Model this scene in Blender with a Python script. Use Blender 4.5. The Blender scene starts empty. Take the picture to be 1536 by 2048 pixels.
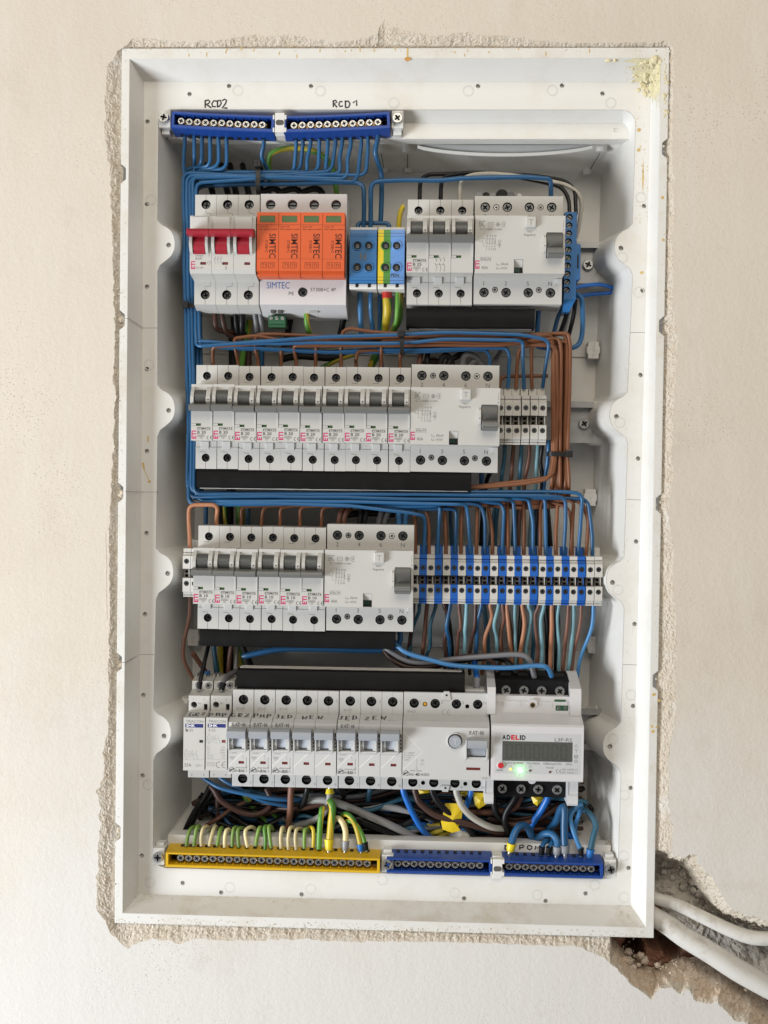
import bpy, bmesh, math, random
from mathutils import Vector, Matrix, Euler, noise
random.seed(7)
SC = bpy.context.scene
COL = SC.collection
S = 0.001          # everything below is written in millimetres: x right, y up, d towards the viewer
# ------------------------------------------------------------------ camera
CC = Vector((37.9, 5.7, 981.8)); CR = [math.radians(a) for a in (-1.209, 2.372, 0.732)]; FPX = 2450.0
RM = Euler(CR, 'XYZ').to_matrix()
def B(p): return Vector((p[0]*S, -p[2]*S, p[1]*S))
cam = bpy.data.cameras.new('camera'); co = bpy.data.objects.new('camera', cam); COL.objects.link(co)
co.matrix_world = Matrix.Translation(B(CC)) @ (Matrix.Rotation(math.radians(90), 3, 'X') @ RM).to_4x4()
cam.sensor_fit = 'VERTICAL'; cam.sensor_height = 36; cam.lens = FPX/2048*36
cam.clip_start = 0.01; cam.clip_end = 50
SC.camera = co
# ------------------------------------------------------------------ light
w = bpy.data.worlds.new('World'); SC.world = w; w.use_nodes = True
bg = w.node_tree.nodes['Background']; bg.inputs[0].default_value = (1.0, 0.94, 0.87, 1); bg.inputs[1].default_value = 0.205
def area(name, loc, tgt, sx, sy, power, col):
    l = bpy.data.lights.new(name, 'AREA'); l.shape = 'RECTANGLE'; l.size = sx; l.size_y = sy; l.energy = power; l.color = col
    o = bpy.data.objects.new(name, l); COL.objects.link(o)
    o.location = B(loc); o.rotation_euler = (B(tgt)-B(loc)).to_track_quat('-Z', 'Y').to_euler()
    return o
area('window_light', (-1650, -760, 980), (0, -100, 0), 0.75, 0.95, 54, (0.93, 0.965, 1.0))
area('room_light', (150, 1300, 1600), (0, 60, 0), 1.6, 1.2, 21, (1.0, 0.90, 0.75))
vs = SC.view_settings; vs.view_transform = 'Standard'; vs.look = 'None'; vs.exposure = 0.0; vs.gamma = 1; vs.use_curve_mapping = False
SC.display_settings.display_device = 'sRGB'
SC.cycles.max_bounces = 4; SC.cycles.diffuse_bounces = 2; SC.cycles.glossy_bounces = 3; SC.cycles.transmission_bounces = 3
SC.cycles.use_denoising = True
# ------------------------------------------------------------------ pixel -> mm
def P(px, py, d):
    r = RM @ Vector(((px-768)/FPX, (1024-py)/FPX, -1))
    t = (d-CC.z)/r.z
    return CC + r*t
# ------------------------------------------------------------------ materials
MATS = {}
def nd(nt, t, **kw):
    n = nt.nodes.new(t)
    for k, v in kw.items(): setattr(n, k, v)
    return n
def mat(key, col, rough=0.45, metal=0.0, var=0.06, vscale=60, bump=0.0, bscale=400, bevel=0.0, spec=0.5, emit=None, estr=0, rvar=0.12, trans=0.0, dirt=None, sss=0):
    m = bpy.data.materials.new(key); m.use_nodes = True; MATS[key] = m
    nt = m.node_tree; b = nt.nodes['Principled BSDF']; L = nt.links.new
    b.inputs['Metallic'].default_value = metal; b.inputs['Specular IOR Level'].default_value = spec
    b.inputs['Transmission Weight'].default_value = trans
    tc = nd(nt, 'ShaderNodeTexCoord')
    n1 = nd(nt, 'ShaderNodeTexNoise'); n1.inputs['Scale'].default_value = vscale; n1.inputs['Detail'].default_value = 4
    L(tc.outputs['Object'], n1.inputs['Vector'])
    mx = nd(nt, 'ShaderNodeMix', data_type='RGBA')
    c1 = [min(1, c*(1+var)) for c in col]; c0 = [c*(1-var) for c in col]
    mx.inputs[6].default_value = (*c0, 1); mx.inputs[7].default_value = (*c1, 1)
    L(n1.outputs['Fac'], mx.inputs[0]); out = mx.outputs[2]
    if dirt:
        dc, amt, ds = dirt
        n2 = nd(nt, 'ShaderNodeTexNoise'); n2.inputs['Scale'].default_value = ds; n2.inputs['Detail'].default_value = 8; n2.inputs['Roughness'].default_value = 0.7
        L(tc.outputs['Object'], n2.inputs['Vector'])
        rp = nd(nt, 'ShaderNodeMapRange'); rp.inputs[1].default_value = 0.5; rp.inputs[2].default_value = 0.72; rp.inputs[4].default_value = amt
        L(n2.outputs['Fac'], rp.inputs[0])
        m2 = nd(nt, 'ShaderNodeMix', data_type='RGBA'); L(rp.outputs[0], m2.inputs[0]); L(out, m2.inputs[6]); m2.inputs[7].default_value = (*dc, 1); out = m2.outputs[2]
    if key.startswith('wire'):
        oi = nd(nt, 'ShaderNodeObjectInfo'); hs = nd(nt, 'ShaderNodeHueSaturation'); mr = nd(nt, 'ShaderNodeMapRange'); mr.inputs[3].default_value = 0.8; mr.inputs[4].default_value = 1.18
        L(oi.outputs['Random'], mr.inputs[0]); L(mr.outputs[0], hs.inputs['Value']); L(out, hs.inputs['Color']); out = hs.outputs[0]
    L(out, b.inputs['Base Color'])
    rr = nd(nt, 'ShaderNodeMapRange'); rr.inputs[3].default_value = max(0.02, rough-rvar); rr.inputs[4].default_value = min(1, rough+rvar)
    L(n1.outputs['Fac'], rr.inputs[0]); L(rr.outputs[0], b.inputs['Roughness'])
    nrm = None
    if bevel:
        bv = nd(nt, 'ShaderNodeBevel', samples=3); bv.inputs['Radius'].default_value = bevel*S; nrm = bv.outputs[0]
    if bump:
        n3 = nd(nt, 'ShaderNodeTexNoise'); n3.inputs['Scale'].default_value = bscale; n3.inputs['Detail'].default_value = 5
        L(tc.outputs['Object'], n3.inputs['Vector'])
        bp = nd(nt, 'ShaderNodeBump'); bp.inputs['Strength'].default_value = bump; bp.inputs['Distance'].default_value = S*0.6
        L(n3.outputs['Fac'], bp.inputs['Height'])
        if nrm: L(nrm, bp.inputs['Normal'])
        nrm = bp.outputs[0]
    if nrm: L(nrm, b.inputs['Normal'])
    if emit:
        b.inputs['Emission Color'].default_value = (*emit, 1); b.inputs['Emission Strength'].default_value = estr
    return m
def stripes(key, ca, cb, ratio=0.62, turns=0.0):
    m = mat(key, ca, 0.4, var=0.05); nt = m.node_tree; L = nt.links.new; b = nt.nodes['Principled BSDF']
    src = b.inputs['Base Color'].links[0].from_socket
    uv = nd(nt, 'ShaderNodeUVMap'); sp = nd(nt, 'ShaderNodeSeparateXYZ'); L(uv.outputs[0], sp.inputs[0])
    a = nd(nt, 'ShaderNodeMath', operation='MULTIPLY_ADD'); L(sp.outputs[1], a.inputs[0]); a.inputs[1].default_value = turns; L(sp.outputs[0], a.inputs[2])
    f = nd(nt, 'ShaderNodeMath', operation='PINGPONG'); L(a.outputs[0], f.inputs[0]); f.inputs[1].default_value = 0.5
    g = nd(nt, 'ShaderNodeMath', operation='GREATER_THAN'); L(f.outputs[0], g.inputs[0]); g.inputs[1].default_value = ratio*0.5
    mx = nd(nt, 'ShaderNodeMix', data_type='RGBA'); L(g.outputs[0], mx.inputs[0]); L(src, mx.inputs[6]); mx.inputs[7].default_value = (*cb, 1)
    L(mx.outputs[2], b.inputs['Base Color'])
BV = 0.35
mat('white', (0.555, 0.548, 0.525), 0.42, bevel=BV, var=0.02, dirt=((0.55, 0.52, 0.46), 0.16, 70))
mat('white2', (0.65, 0.645, 0.655), 0.36, bevel=BV, var=0.02)
mat('eaton', (0.575, 0.577, 0.57), 0.42, bevel=BV, var=0.02, dirt=((0.55, 0.53, 0.48), 0.14, 70))
mat('clip', (0.60, 0.60, 0.585), 0.35, bevel=0.2)
mat('grey_lever', (0.155, 0.16, 0.155), 0.38, bevel=0.4)
mat('grey_dark', (0.085, 0.088, 0.086), 0.42, bevel=0.3)
mat('grey_pale', (0.36, 0.385, 0.42), 0.36, bevel=0.4)
mat('window_pale', (0.52, 0.56, 0.62), 0.3)
mat('red', (0.35, 0.016, 0.032), 0.36, bevel=0.5)
mat('red_dark', (0.16, 0.02, 0.02), 0.4)
mat('orange', (0.66, 0.108, 0.026), 0.45, bevel=BV, var=0.03)
mat('green_window', (0.085, 0.14, 0.055), 0.25)
mat('green_flag', (0.03, 0.11, 0.02), 0.4)
mat('teal_flag', (0.006, 0.035, 0.03), 0.35)
mat('green_plastic', (0.02, 0.10, 0.045), 0.45, bevel=0.2)
mat('black', (0.010, 0.010, 0.011), 0.5, spec=0.16, bump=0.15, bscale=300)
mat('tape', (0.009, 0.0085, 0.0085), 0.55, spec=0.12, bump=0.5, bscale=90, var=0.25)
mat('hole', (0.008, 0.008, 0.008), 0.7)
mat('groove', (0.10, 0.095, 0.085), 0.8)
mat('ink', (0.035, 0.035, 0.037), 0.6)
mat('ink_grey', (0.17, 0.17, 0.17), 0.6)
mat('ink_pale', (0.34, 0.34, 0.335), 0.6)
mat('ink_pink', (0.55, 0.025, 0.15), 0.5)
mat('ink_blue', (0.03, 0.16, 0.42), 0.5)
mat('ink_red', (0.6, 0.02, 0.03), 0.5)
mat('ink_orange', (0.06, 0.008, 0.003), 0.6)
mat('ink_navy', (0.01, 0.02, 0.16), 0.5)
mat('ink_white', (0.85, 0.85, 0.84), 0.5)
mat('marker', (0.012, 0.012, 0.016), 0.35)
mat('steel', (0.60, 0.61, 0.61), 0.30, metal=0.9, var=0.2, vscale=300)
mat('steel_dark', (0.16, 0.17, 0.18), 0.36, metal=1.0, var=0.3, vscale=300)
mat('zinc', (0.38, 0.385, 0.39), 0.45, metal=0.7, var=0.18, vscale=220)
mat('brass', (0.55, 0.36, 0.14), 0.4, metal=0.9, var=0.2)
mat('copper', (0.55, 0.22, 0.1), 0.35, metal=1.0)
mat('rail_blue', (0.010, 0.058, 0.30), 0.36, bevel=0.3, var=0.08)
mat('rail_yellow', (0.70, 0.43, 0.010), 0.40, bevel=0.3, var=0.06)
mat('rail_white', (0.74, 0.74, 0.72), 0.4, bevel=0.3)
mat('block_blue', (0.03, 0.17, 0.42), 0.42, bevel=0.25)
mat('block_lightblue', (0.12, 0.28, 0.62), 0.42, bevel=0.25)
mat('block_yellow', (0.74, 0.56, 0.02), 0.45, bevel=0.25)
mat('block_green', (0.07, 0.25, 0.04), 0.45, bevel=0.25)
mat('comb_blue', (0.025, 0.15, 0.40), 0.42, bevel=0.3)
mat('din_white', (0.58, 0.57, 0.54), 0.5, bevel=0.25)
mat('din_blue', (0.01, 0.11, 0.46), 0.45, bevel=0.25)
mat('din_inner', (0.10, 0.085, 0.07), 0.6)
mat('lcd', (0.092, 0.094, 0.086), 0.22)
mat('lcd_digit', (0.074, 0.076, 0.07), 0.25)
mat('faceplate', (0.56, 0.57, 0.58), 0.4)
mat('led_green', (0.1, 0.6, 0.1), 0.3, emit=(0.12, 1.0, 0.16), estr=130)
mat('led_yellow', (0.8, 0.6, 0.1), 0.3, emit=(1.0, 0.75, 0.12), estr=1.2)
mat('led_off', (0.12, 0.07, 0.05), 0.3)
mat('amber', (0.75, 0.38, 0.03), 0.3)
mat('sleeve_red', (0.5, 0.03, 0.02), 0.45)
mat('tag_yellow', (0.80, 0.58, 0.02), 0.4, bump=0.5, bscale=60)
mat('wire_blue', (0.020, 0.105, 0.245), 0.36, var=0.10, vscale=30)
mat('wire_bright', (0.012, 0.14, 0.52), 0.36, var=0.1, vscale=30)
mat('wire_brown', (0.205, 0.078, 0.034), 0.42, var=0.12, vscale=40)
mat('wire_tan', (0.43, 0.19, 0.10), 0.5, var=0.1, vscale=40)
mat('wire_dark', (0.065, 0.028, 0.02), 0.45, var=0.15, vscale=40)
mat('wire_rust', (0.16, 0.07, 0.045), 0.5, var=0.12, vscale=40)
mat('wire_teal', (0.17, 0.33, 0.38), 0.5, var=0.08, vscale=40)
mat('wire_slate', (0.03, 0.12, 0.19), 0.45, var=0.1, vscale=40)
mat('wire_sky', (0.045, 0.18, 0.39), 0.42, var=0.08, vscale=40)
mat('wire_black', (0.008, 0.008, 0.009), 0.4, var=0.2, spec=0.3)
mat('wire_grey', (0.155, 0.155, 0.165), 0.42, var=0.08)
mat('wire_pale', (0.44, 0.42, 0.37), 0.45, var=0.06)
mat('wire_ash', (0.30, 0.30, 0.295), 0.42, var=0.06)
stripes('wire_gy', (0.58, 0.44, 0.03), (0.075, 0.24, 0.03), 0.5, 1.3)
stripes('wire_yg', (0.10, 0.27, 0.035), (0.58, 0.46, 0.05), 0.62, 1.3)
stripes('wire_cream', (0.68, 0.58, 0.32), (0.42, 0.44, 0.20), 0.7, 0.5)
mat('wire_lime', (0.17, 0.29, 0.055), 0.42, var=0.1)
mat('fer_yellow', (0.78, 0.62, 0.02), 0.4); mat('fer_grey', (0.27, 0.28, 0.30), 0.4); mat('fer_blue', (0.02, 0.16, 0.50), 0.4)
mat('shell', (0.755, 0.748, 0.72), 0.42, bevel=0.9, var=0.012, vscale=14, bump=0.03, bscale=500, dirt=((0.62, 0.57, 0.46), 0.42, 19))
mat('shell_mark', (0.68, 0.67, 0.64), 0.5)
mat('shell_dusty', (0.735, 0.725, 0.69), 0.6, bevel=0.9, var=0.03, vscale=30, bump=0.25, bscale=600, dirt=((0.55, 0.48, 0.365), 0.85, 26))
mat('shell_worn', (0.75, 0.742, 0.712), 0.5, bevel=0.9, var=0.015, vscale=20, bump=0.06, bscale=500, dirt=((0.60, 0.54, 0.42), 0.62, 24))
mat('brown_rubble', (0.56, 0.45, 0.345), 0.95, var=0.3, vscale=40, bump=1.0, bscale=320, dirt=((0.68, 0.62, 0.55), 0.95, 55))
mat('cable', (0.70, 0.69, 0.655), 0.5, var=0.05, vscale=30, dirt=((0.38, 0.32, 0.26), 0.8, 46), bump=0.2, bscale=200)
mat('stain', (0.62, 0.44, 0.16), 0.5, var=0.25, vscale=300)
mat('stain_dark', (0.50, 0.24, 0.03), 0.3, var=0.2, vscale=300)
mat('flag_rust', (0.24, 0.05, 0.04), 0.4)
mat('foam', (0.73, 0.665, 0.445), 0.8, var=0.15, vscale=200, bump=1.0, bscale=260)
mat('crumb', (0.66, 0.585, 0.475), 0.95, var=0.25, vscale=500, bump=1.0, bscale=700)
mat('tie', (0.012, 0.012, 0.012), 0.38)
mat('gasket', (0.52, 0.54, 0.53), 0.5)
# ------------------------------------------------------------------ scene-graph helpers
POS = {}
def tag(o, label, cat=None, group=None, kind=None):
    if label: o['label'] = label
    if cat: o['category'] = cat
    if group: o['group'] = group
    if kind: o['kind'] = kind
    return o
def thing(name, label, cat, pos, group=None):
    o = bpy.data.objects.new(name, None); COL.objects.link(o); o.empty_display_size = 0.01
    o.location = B(pos); POS[o] = Vector(pos); return tag(o, label, cat, group)
def kids(o): return [c for c in COL.objects if c.parent == o]
CH = {}
def link_child(o, parent):
    o.parent = parent; CH.setdefault(parent, []).append(o)
def dup(root, pos, label, group=None):
    r = root.copy(); COL.objects.link(r); r.location = B(pos); r.rotation_euler = (random.uniform(-.004, .004), random.uniform(-.004, .004), random.uniform(-.006, .006)); POS[r] = Vector(pos); r['label'] = label
    if group: r['group'] = group
    for c in CH.get(root, []):
        k = c.copy(); COL.objects.link(k); link_child(k, r)
        for g in CH.get(c, []):
            h = g.copy(); COL.objects.link(h); link_child(h, k)
    return r
# ------------------------------------------------------------------ text
TX = {}
def tmesh(s, bold=0.0):
    k = (s, bold)
    if k in TX: return TX[k]
    cu = bpy.data.curves.new('t', 'FONT'); cu.body = s; cu.size = 1; cu.resolution_u = 3; cu.offset = bold
    o = bpy.data.objects.new('t', cu); COL.objects.link(o)
    dg = bpy.context.evaluated_depsgraph_get(); dg.update(); me = o.evaluated_get(dg).to_mesh()
    v = [(a.co.x, a.co.y) for a in me.vertices]; f = [tuple(p.vertices) for p in me.polygons]
    o.evaluated_get(dg).to_mesh_clear(); bpy.data.objects.remove(o); bpy.data.curves.remove(cu)
    TX[k] = (v, f); return TX[k]
_h = tmesh('H'); CAP = max(a[1] for a in _h[0])
BOXC = {}
class MB:
    def __init__(s, oz=0.0): s.v = []; s.f = []; s.m = []; s.sm = []; s.uv = {}; s.oz = oz
    def add(s, vs, fs, m, smooth=False):
        o = len(s.v); s.v += [(a[0], a[1], a[2]+s.oz) for a in vs]
        for f in fs: s.f.append([i+o for i in f]); s.m.append(m); s.sm.append(smooth)
        return o
    def box(s, x0, x1, y0, y1, d0, d1, m, r=0.0):
        if r <= 0:
            vs = [(x, y, d) for d in (d0, d1) for y in (y0, y1) for x in (x0, x1)]
            s.add(vs, [(0,2,3,1),(4,5,7,6),(0,1,5,4),(2,6,7,3),(0,4,6,2),(1,3,7,5)], m)
        else:
            bm = bmesh.new(); bmesh.ops.create_cube(bm, size=1)
            for v in bm.verts: v.co = Vector(((x0+x1)/2+v.co.x*(x1-x0), (y0+y1)/2+v.co.y*(y1-y0), (d0+d1)/2+v.co.z*(d1-d0)))
            bmesh.ops.bevel(bm, geom=bm.edges[:], offset=r, segments=2, affect='EDGES', profile=0.5)
            bm.verts.index_update(); s.add([v.co[:] for v in bm.verts], [[v.index for v in f.verts] for f in bm.faces], m); bm.free()
    def prism(s, poly, x0, x1, m, axis='x', smooth=False):
        """poly = [(a,b)] swept along an axis: 'x' -> (y,d), 'y' -> (x,d), 'd' -> (x,y)"""
        def mk(t, a, b): return {'x': (t, a, b), 'y': (a, t, b), 'd': (a, b, t)}[axis]
        n = len(poly); A = sum(poly[i][0]*poly[(i+1) % n][1]-poly[(i+1) % n][0]*poly[i][1] for i in range(n))
        if (A < 0) != (axis == 'y'): poly = poly[::-1]
        vs = [mk(x0, *p) for p in poly]+[mk(x1, *p) for p in poly]
        fs = [list(range(n))[::-1], list(range(n, 2*n))]
        s.add(vs, fs, m); s.add(vs, [(i, (i+1) % n, n+(i+1) % n, n+i) for i in range(n)], m, smooth)
    def plate(s, outline, d, m, holes=(), hm='hole', seg=18):
        """flat face facing the viewer at depth d; holes = (x,y,r,depth) or (poly,depth)"""
        bm = bmesh.new(); loops = []
        def loop(pts):
            vv = [bm.verts.new((p[0], p[1], 0)) for p in pts]
            for i in range(len(vv)): bm.edges.new((vv[i], vv[(i+1) % len(vv)]))
        loop(outline); hp = []
        for h in holes:
            if len(h) == 4: pts = [(h[0]+h[2]*math.cos(a*2*math.pi/seg), h[1]+h[2]*math.sin(a*2*math.pi/seg)) for a in range(seg)]; dep = h[3]
            else: pts, dep = h
            hp.append((pts, dep)); loop(pts)
        bmesh.ops.triangle_fill(bm, use_beauty=True, use_dissolve=False, edges=bm.edges[:])
        bm.normal_update()
        bm.verts.index_update()
        fs = [[v.index for v in f.verts] if f.normal.z > 0 else [v.index for v in f.verts][::-1] for f in bm.faces]
        s.add([(v.co.x, v.co.y, d) for v in bm.verts], fs, m); bm.free()
        for pts, dep in hp:
            n = len(pts); vs = [(x, y, d) for x, y in pts]+[(x, y, d-dep) for x, y in pts]
            A = sum(pts[i][0]*pts[(i+1) % n][1]-pts[(i+1) % n][0]*pts[i][1] for i in range(n))
            q = [(i, n+i, n+(i+1) % n, (i+1) % n) for i in range(n)]
            if A < 0: q = [t[::-1] for t in q]
            wm = hm if isinstance(hm, str) else hm[0]; bmat = hm if isinstance(hm, str) else hm[1]
            s.add(vs, q, wm, len(pts) > 8); s.add(vs, [list(range(n, 2*n)) if A > 0 else list(range(n, 2*n))[::-1]], bmat)
    def cyl(s, x, y, d0, d1, r, m, n=20, r2=None, cap=True):
        r2 = r if r2 is None else r2
        vs = [(x+rr*math.cos(i*2*math.pi/n), y+rr*math.sin(i*2*math.pi/n), d) for rr, d in ((r, d0), (r2, d1)) for i in range(n)]
        s.add(vs, [(i, (i+1) % n, n+(i+1) % n, n+i) for i in range(n)], m, True)
        if cap: s.add(vs, [list(range(n, 2*n)), list(range(n))[::-1]], m)
    def ring(s, x, y, d, r, t, m, n=24, h=0.25):
        vs = []
        for rr, dd in ((r-t, d), (r-t/2, d+h), (r+t/2, d+h), (r+t, d)):
            vs += [(x+rr*math.cos(i*2*math.pi/n), y+rr*math.sin(i*2*math.pi/n), dd) for i in range(n)]
        s.add(vs, [(k*n+i, (k+1)*n+i, (k+1)*n+(i+1) % n, k*n+(i+1) % n)[::-1] for k in range(3) for i in range(n)], m, True)
    def tube(s, pts, r, m, n=8, caps=True, v0=None):
        pts = [Vector(p) for p in pts]; T = []
        for i in range(len(pts)):
            t = pts[min(i+1, len(pts)-1)]-pts[max(i-1, 0)]; T.append(t.normalized() if t.length > 1e-9 else Vector((0, 1, 0)))
        u = T[0].orthogonal().normalized() if v0 is None else (Vector(v0)-T[0]*T[0].dot(Vector(v0))).normalized()
        vs = []; L = [0.0]
        for i, p in enumerate(pts):
            if i:
                ax = T[i-1].cross(T[i])
                if ax.length > 1e-7: u = Matrix.Rotation(T[i-1].angle(T[i]), 3, ax.normalized()) @ u
                L.append(L[-1]+(p-pts[i-1]).length)
            w_ = T[i].cross(u); rr = r(i/(len(pts)-1)) if callable(r) else r
            for k in range(n):
                a = k*2*math.pi/n; vs.append(tuple(p+(u*math.cos(a)+w_*math.sin(a))*rr))
        o = len(s.v); f0 = len(s.f); fs = []; uvs = []
        for i in range(len(pts)-1):
            for k in range(n):
                fs.append((i*n+k, i*n+(k+1) % n, (i+1)*n+(k+1) % n, (i+1)*n+k))
                uvs.append(((k/n, L[i]*0.01), ((k+1)/n, L[i]*0.01), ((k+1)/n, L[i+1]*0.01), (k/n, L[i+1]*0.01)))
        s.add(vs, fs, m, True)
        for j, q in enumerate(uvs): s.uv[f0+j] = q
        if caps: s.add(vs, [list(range(n))[::-1], list(range((len(pts)-1)*n, len(pts)*n))], m)
    def text(s, t, x, y, h, d, m, al='L', rot=0, bold=0.0, sx=1.0, w=None, tf=None):
        v, f = tmesh(t, bold); k = h/CAP
        if not v: return
        xs = [a[0] for a in v]; x0, x1 = min(xs), max(xs)
        if w: sx = w/((x1-x0)*k)
        ox = {'L': x0, 'C': (x0+x1)/2, 'R': x1}[al]; c, sn = math.cos(math.radians(rot)), math.sin(math.radians(rot))
        out = []
        for a in v:
            lx, ly = (a[0]-ox)*k*sx, a[1]*k; X, Y = x+lx*c-ly*sn, y+lx*sn+ly*c
            out.append(tf(X, Y) if tf else (X, Y, d))
        s.add(out, f, m)
    def line(s, pts, wd, d, m, tf=None):
        """flat pen stroke"""
        pts = [Vector((p[0], p[1])) for p in pts]; n = len(pts); vs = []
        for i, p in enumerate(pts):
            t = (pts[min(i+1, n-1)]-pts[max(i-1, 0)]); t = t.normalized() if t.length > 1e-9 else Vector((1, 0))
            q = Vector((-t.y, t.x))*wd/2
            for e in (p+q, p-q): vs.append(tf(e.x, e.y) if tf else (e.x, e.y, d))
        s.add(vs, [(2*i, 2*i+1, 2*i+3, 2*i+2) for i in range(n-1)], m)
    def rect(s, x0, x1, y0, y1, d, m, wd=None):
        if wd is None: s.add([(x0, y0, d), (x1, y0, d), (x1, y1, d), (x0, y1, d)], [(0, 1, 2, 3)], m)
        else:
            for a in ([(x0, y0), (x1, y0)], [(x1, y0), (x1, y1)], [(x1, y1), (x0, y1)], [(x0, y1), (x0, y0)]): s.line(a, wd, d, m)
    def build(s, name, parent=None, rel=True, off=None, kind=None):
        if off is None: off = Vector((0, 0, 0)) if (rel or parent is None) else POS[parent]
        me = bpy.data.meshes.new(name); me.from_pydata([B((a[0]-off[0], a[1]-off[1], a[2]-off[2])) for a in s.v], [], s.f)
        ks = []
        for k in s.m:
            if k not in ks: ks.append(k)
        for k in ks: me.materials.append(MATS[k])
        ix = {k: i for i, k in enumerate(ks)}
        me.polygons.foreach_set('material_index', [ix[k] for k in s.m]); me.polygons.foreach_set('use_smooth', s.sm)
        if s.uv:
            ul = me.uv_layers.new(name='UVMap')
            for fi, q in s.uv.items():
                p = me.polygons[fi]
                for j, li in enumerate(p.loop_indices): ul.data[li].uv = q[j]
        me.update(); me.validate()
        o = bpy.data.objects.new(name, me); COL.objects.link(o)
        if parent is not None: link_child(o, parent)
        else: o.location = B(off)
        if kind: o['kind'] = kind
        return o
# one screw mesh per size and finish, shared by every screw of that kind
SCR = {}
def screw(parent, x, y, d, r, m='steel', name='screw', h=None, style='+', rot=None, rel=True):
    k = (round(r, 2), m, style)
    if k not in SCR:
        b = MB(); hh = h or r*0.8; n = 20; aw = r*0.17; al = r*0.62
        if style == '+': cr = [(aw, al), (-aw, al), (-aw, aw), (-al, aw), (-al, -aw), (-aw, -aw), (-aw, -al), (aw, -al), (aw, -aw), (al, -aw), (al, aw), (aw, aw)]
        else: cr = [(al*1.3, aw), (-al*1.3, aw), (-al*1.3, -aw), (al*1.3, -aw)]
        b.plate([(r*0.86*math.cos(i*2*math.pi/n), r*0.86*math.sin(i*2*math.pi/n)) for i in range(n)], hh, m, [(cr, r*0.5)], hm='hole')
        b.cyl(0, 0, hh*0.7, hh, r, m, n, r*0.86, cap=False); b.cyl(0, 0, -hh, hh*0.7, r, m, n, cap=False)
        if style == '+':
            for a in range(4):   # faint secondary flutes between the arms
                c, s_ = math.cos(math.pi/4+a*math.pi/2), math.sin(math.pi/4+a*math.pi/2)
                b.line([(c*r*0.30, s_*r*0.30), (c*r*0.66, s_*r*0.66)], r*0.10, hh+0.02, 'steel_dark')
        o = b.build(name); SCR[k] = o.data; bpy.data.objects.remove(o)
    o = bpy.data.objects.new(name, SCR[k]); COL.objects.link(o); link_child(o, parent)
    p = Vector((x, y, d))-(Vector((0, 0, 0)) if rel else POS[parent])
    o.location = B(p); o.rotation_euler = (0, random.uniform(0, 6.28) if rot is None else rot, 0)
    return o
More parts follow.
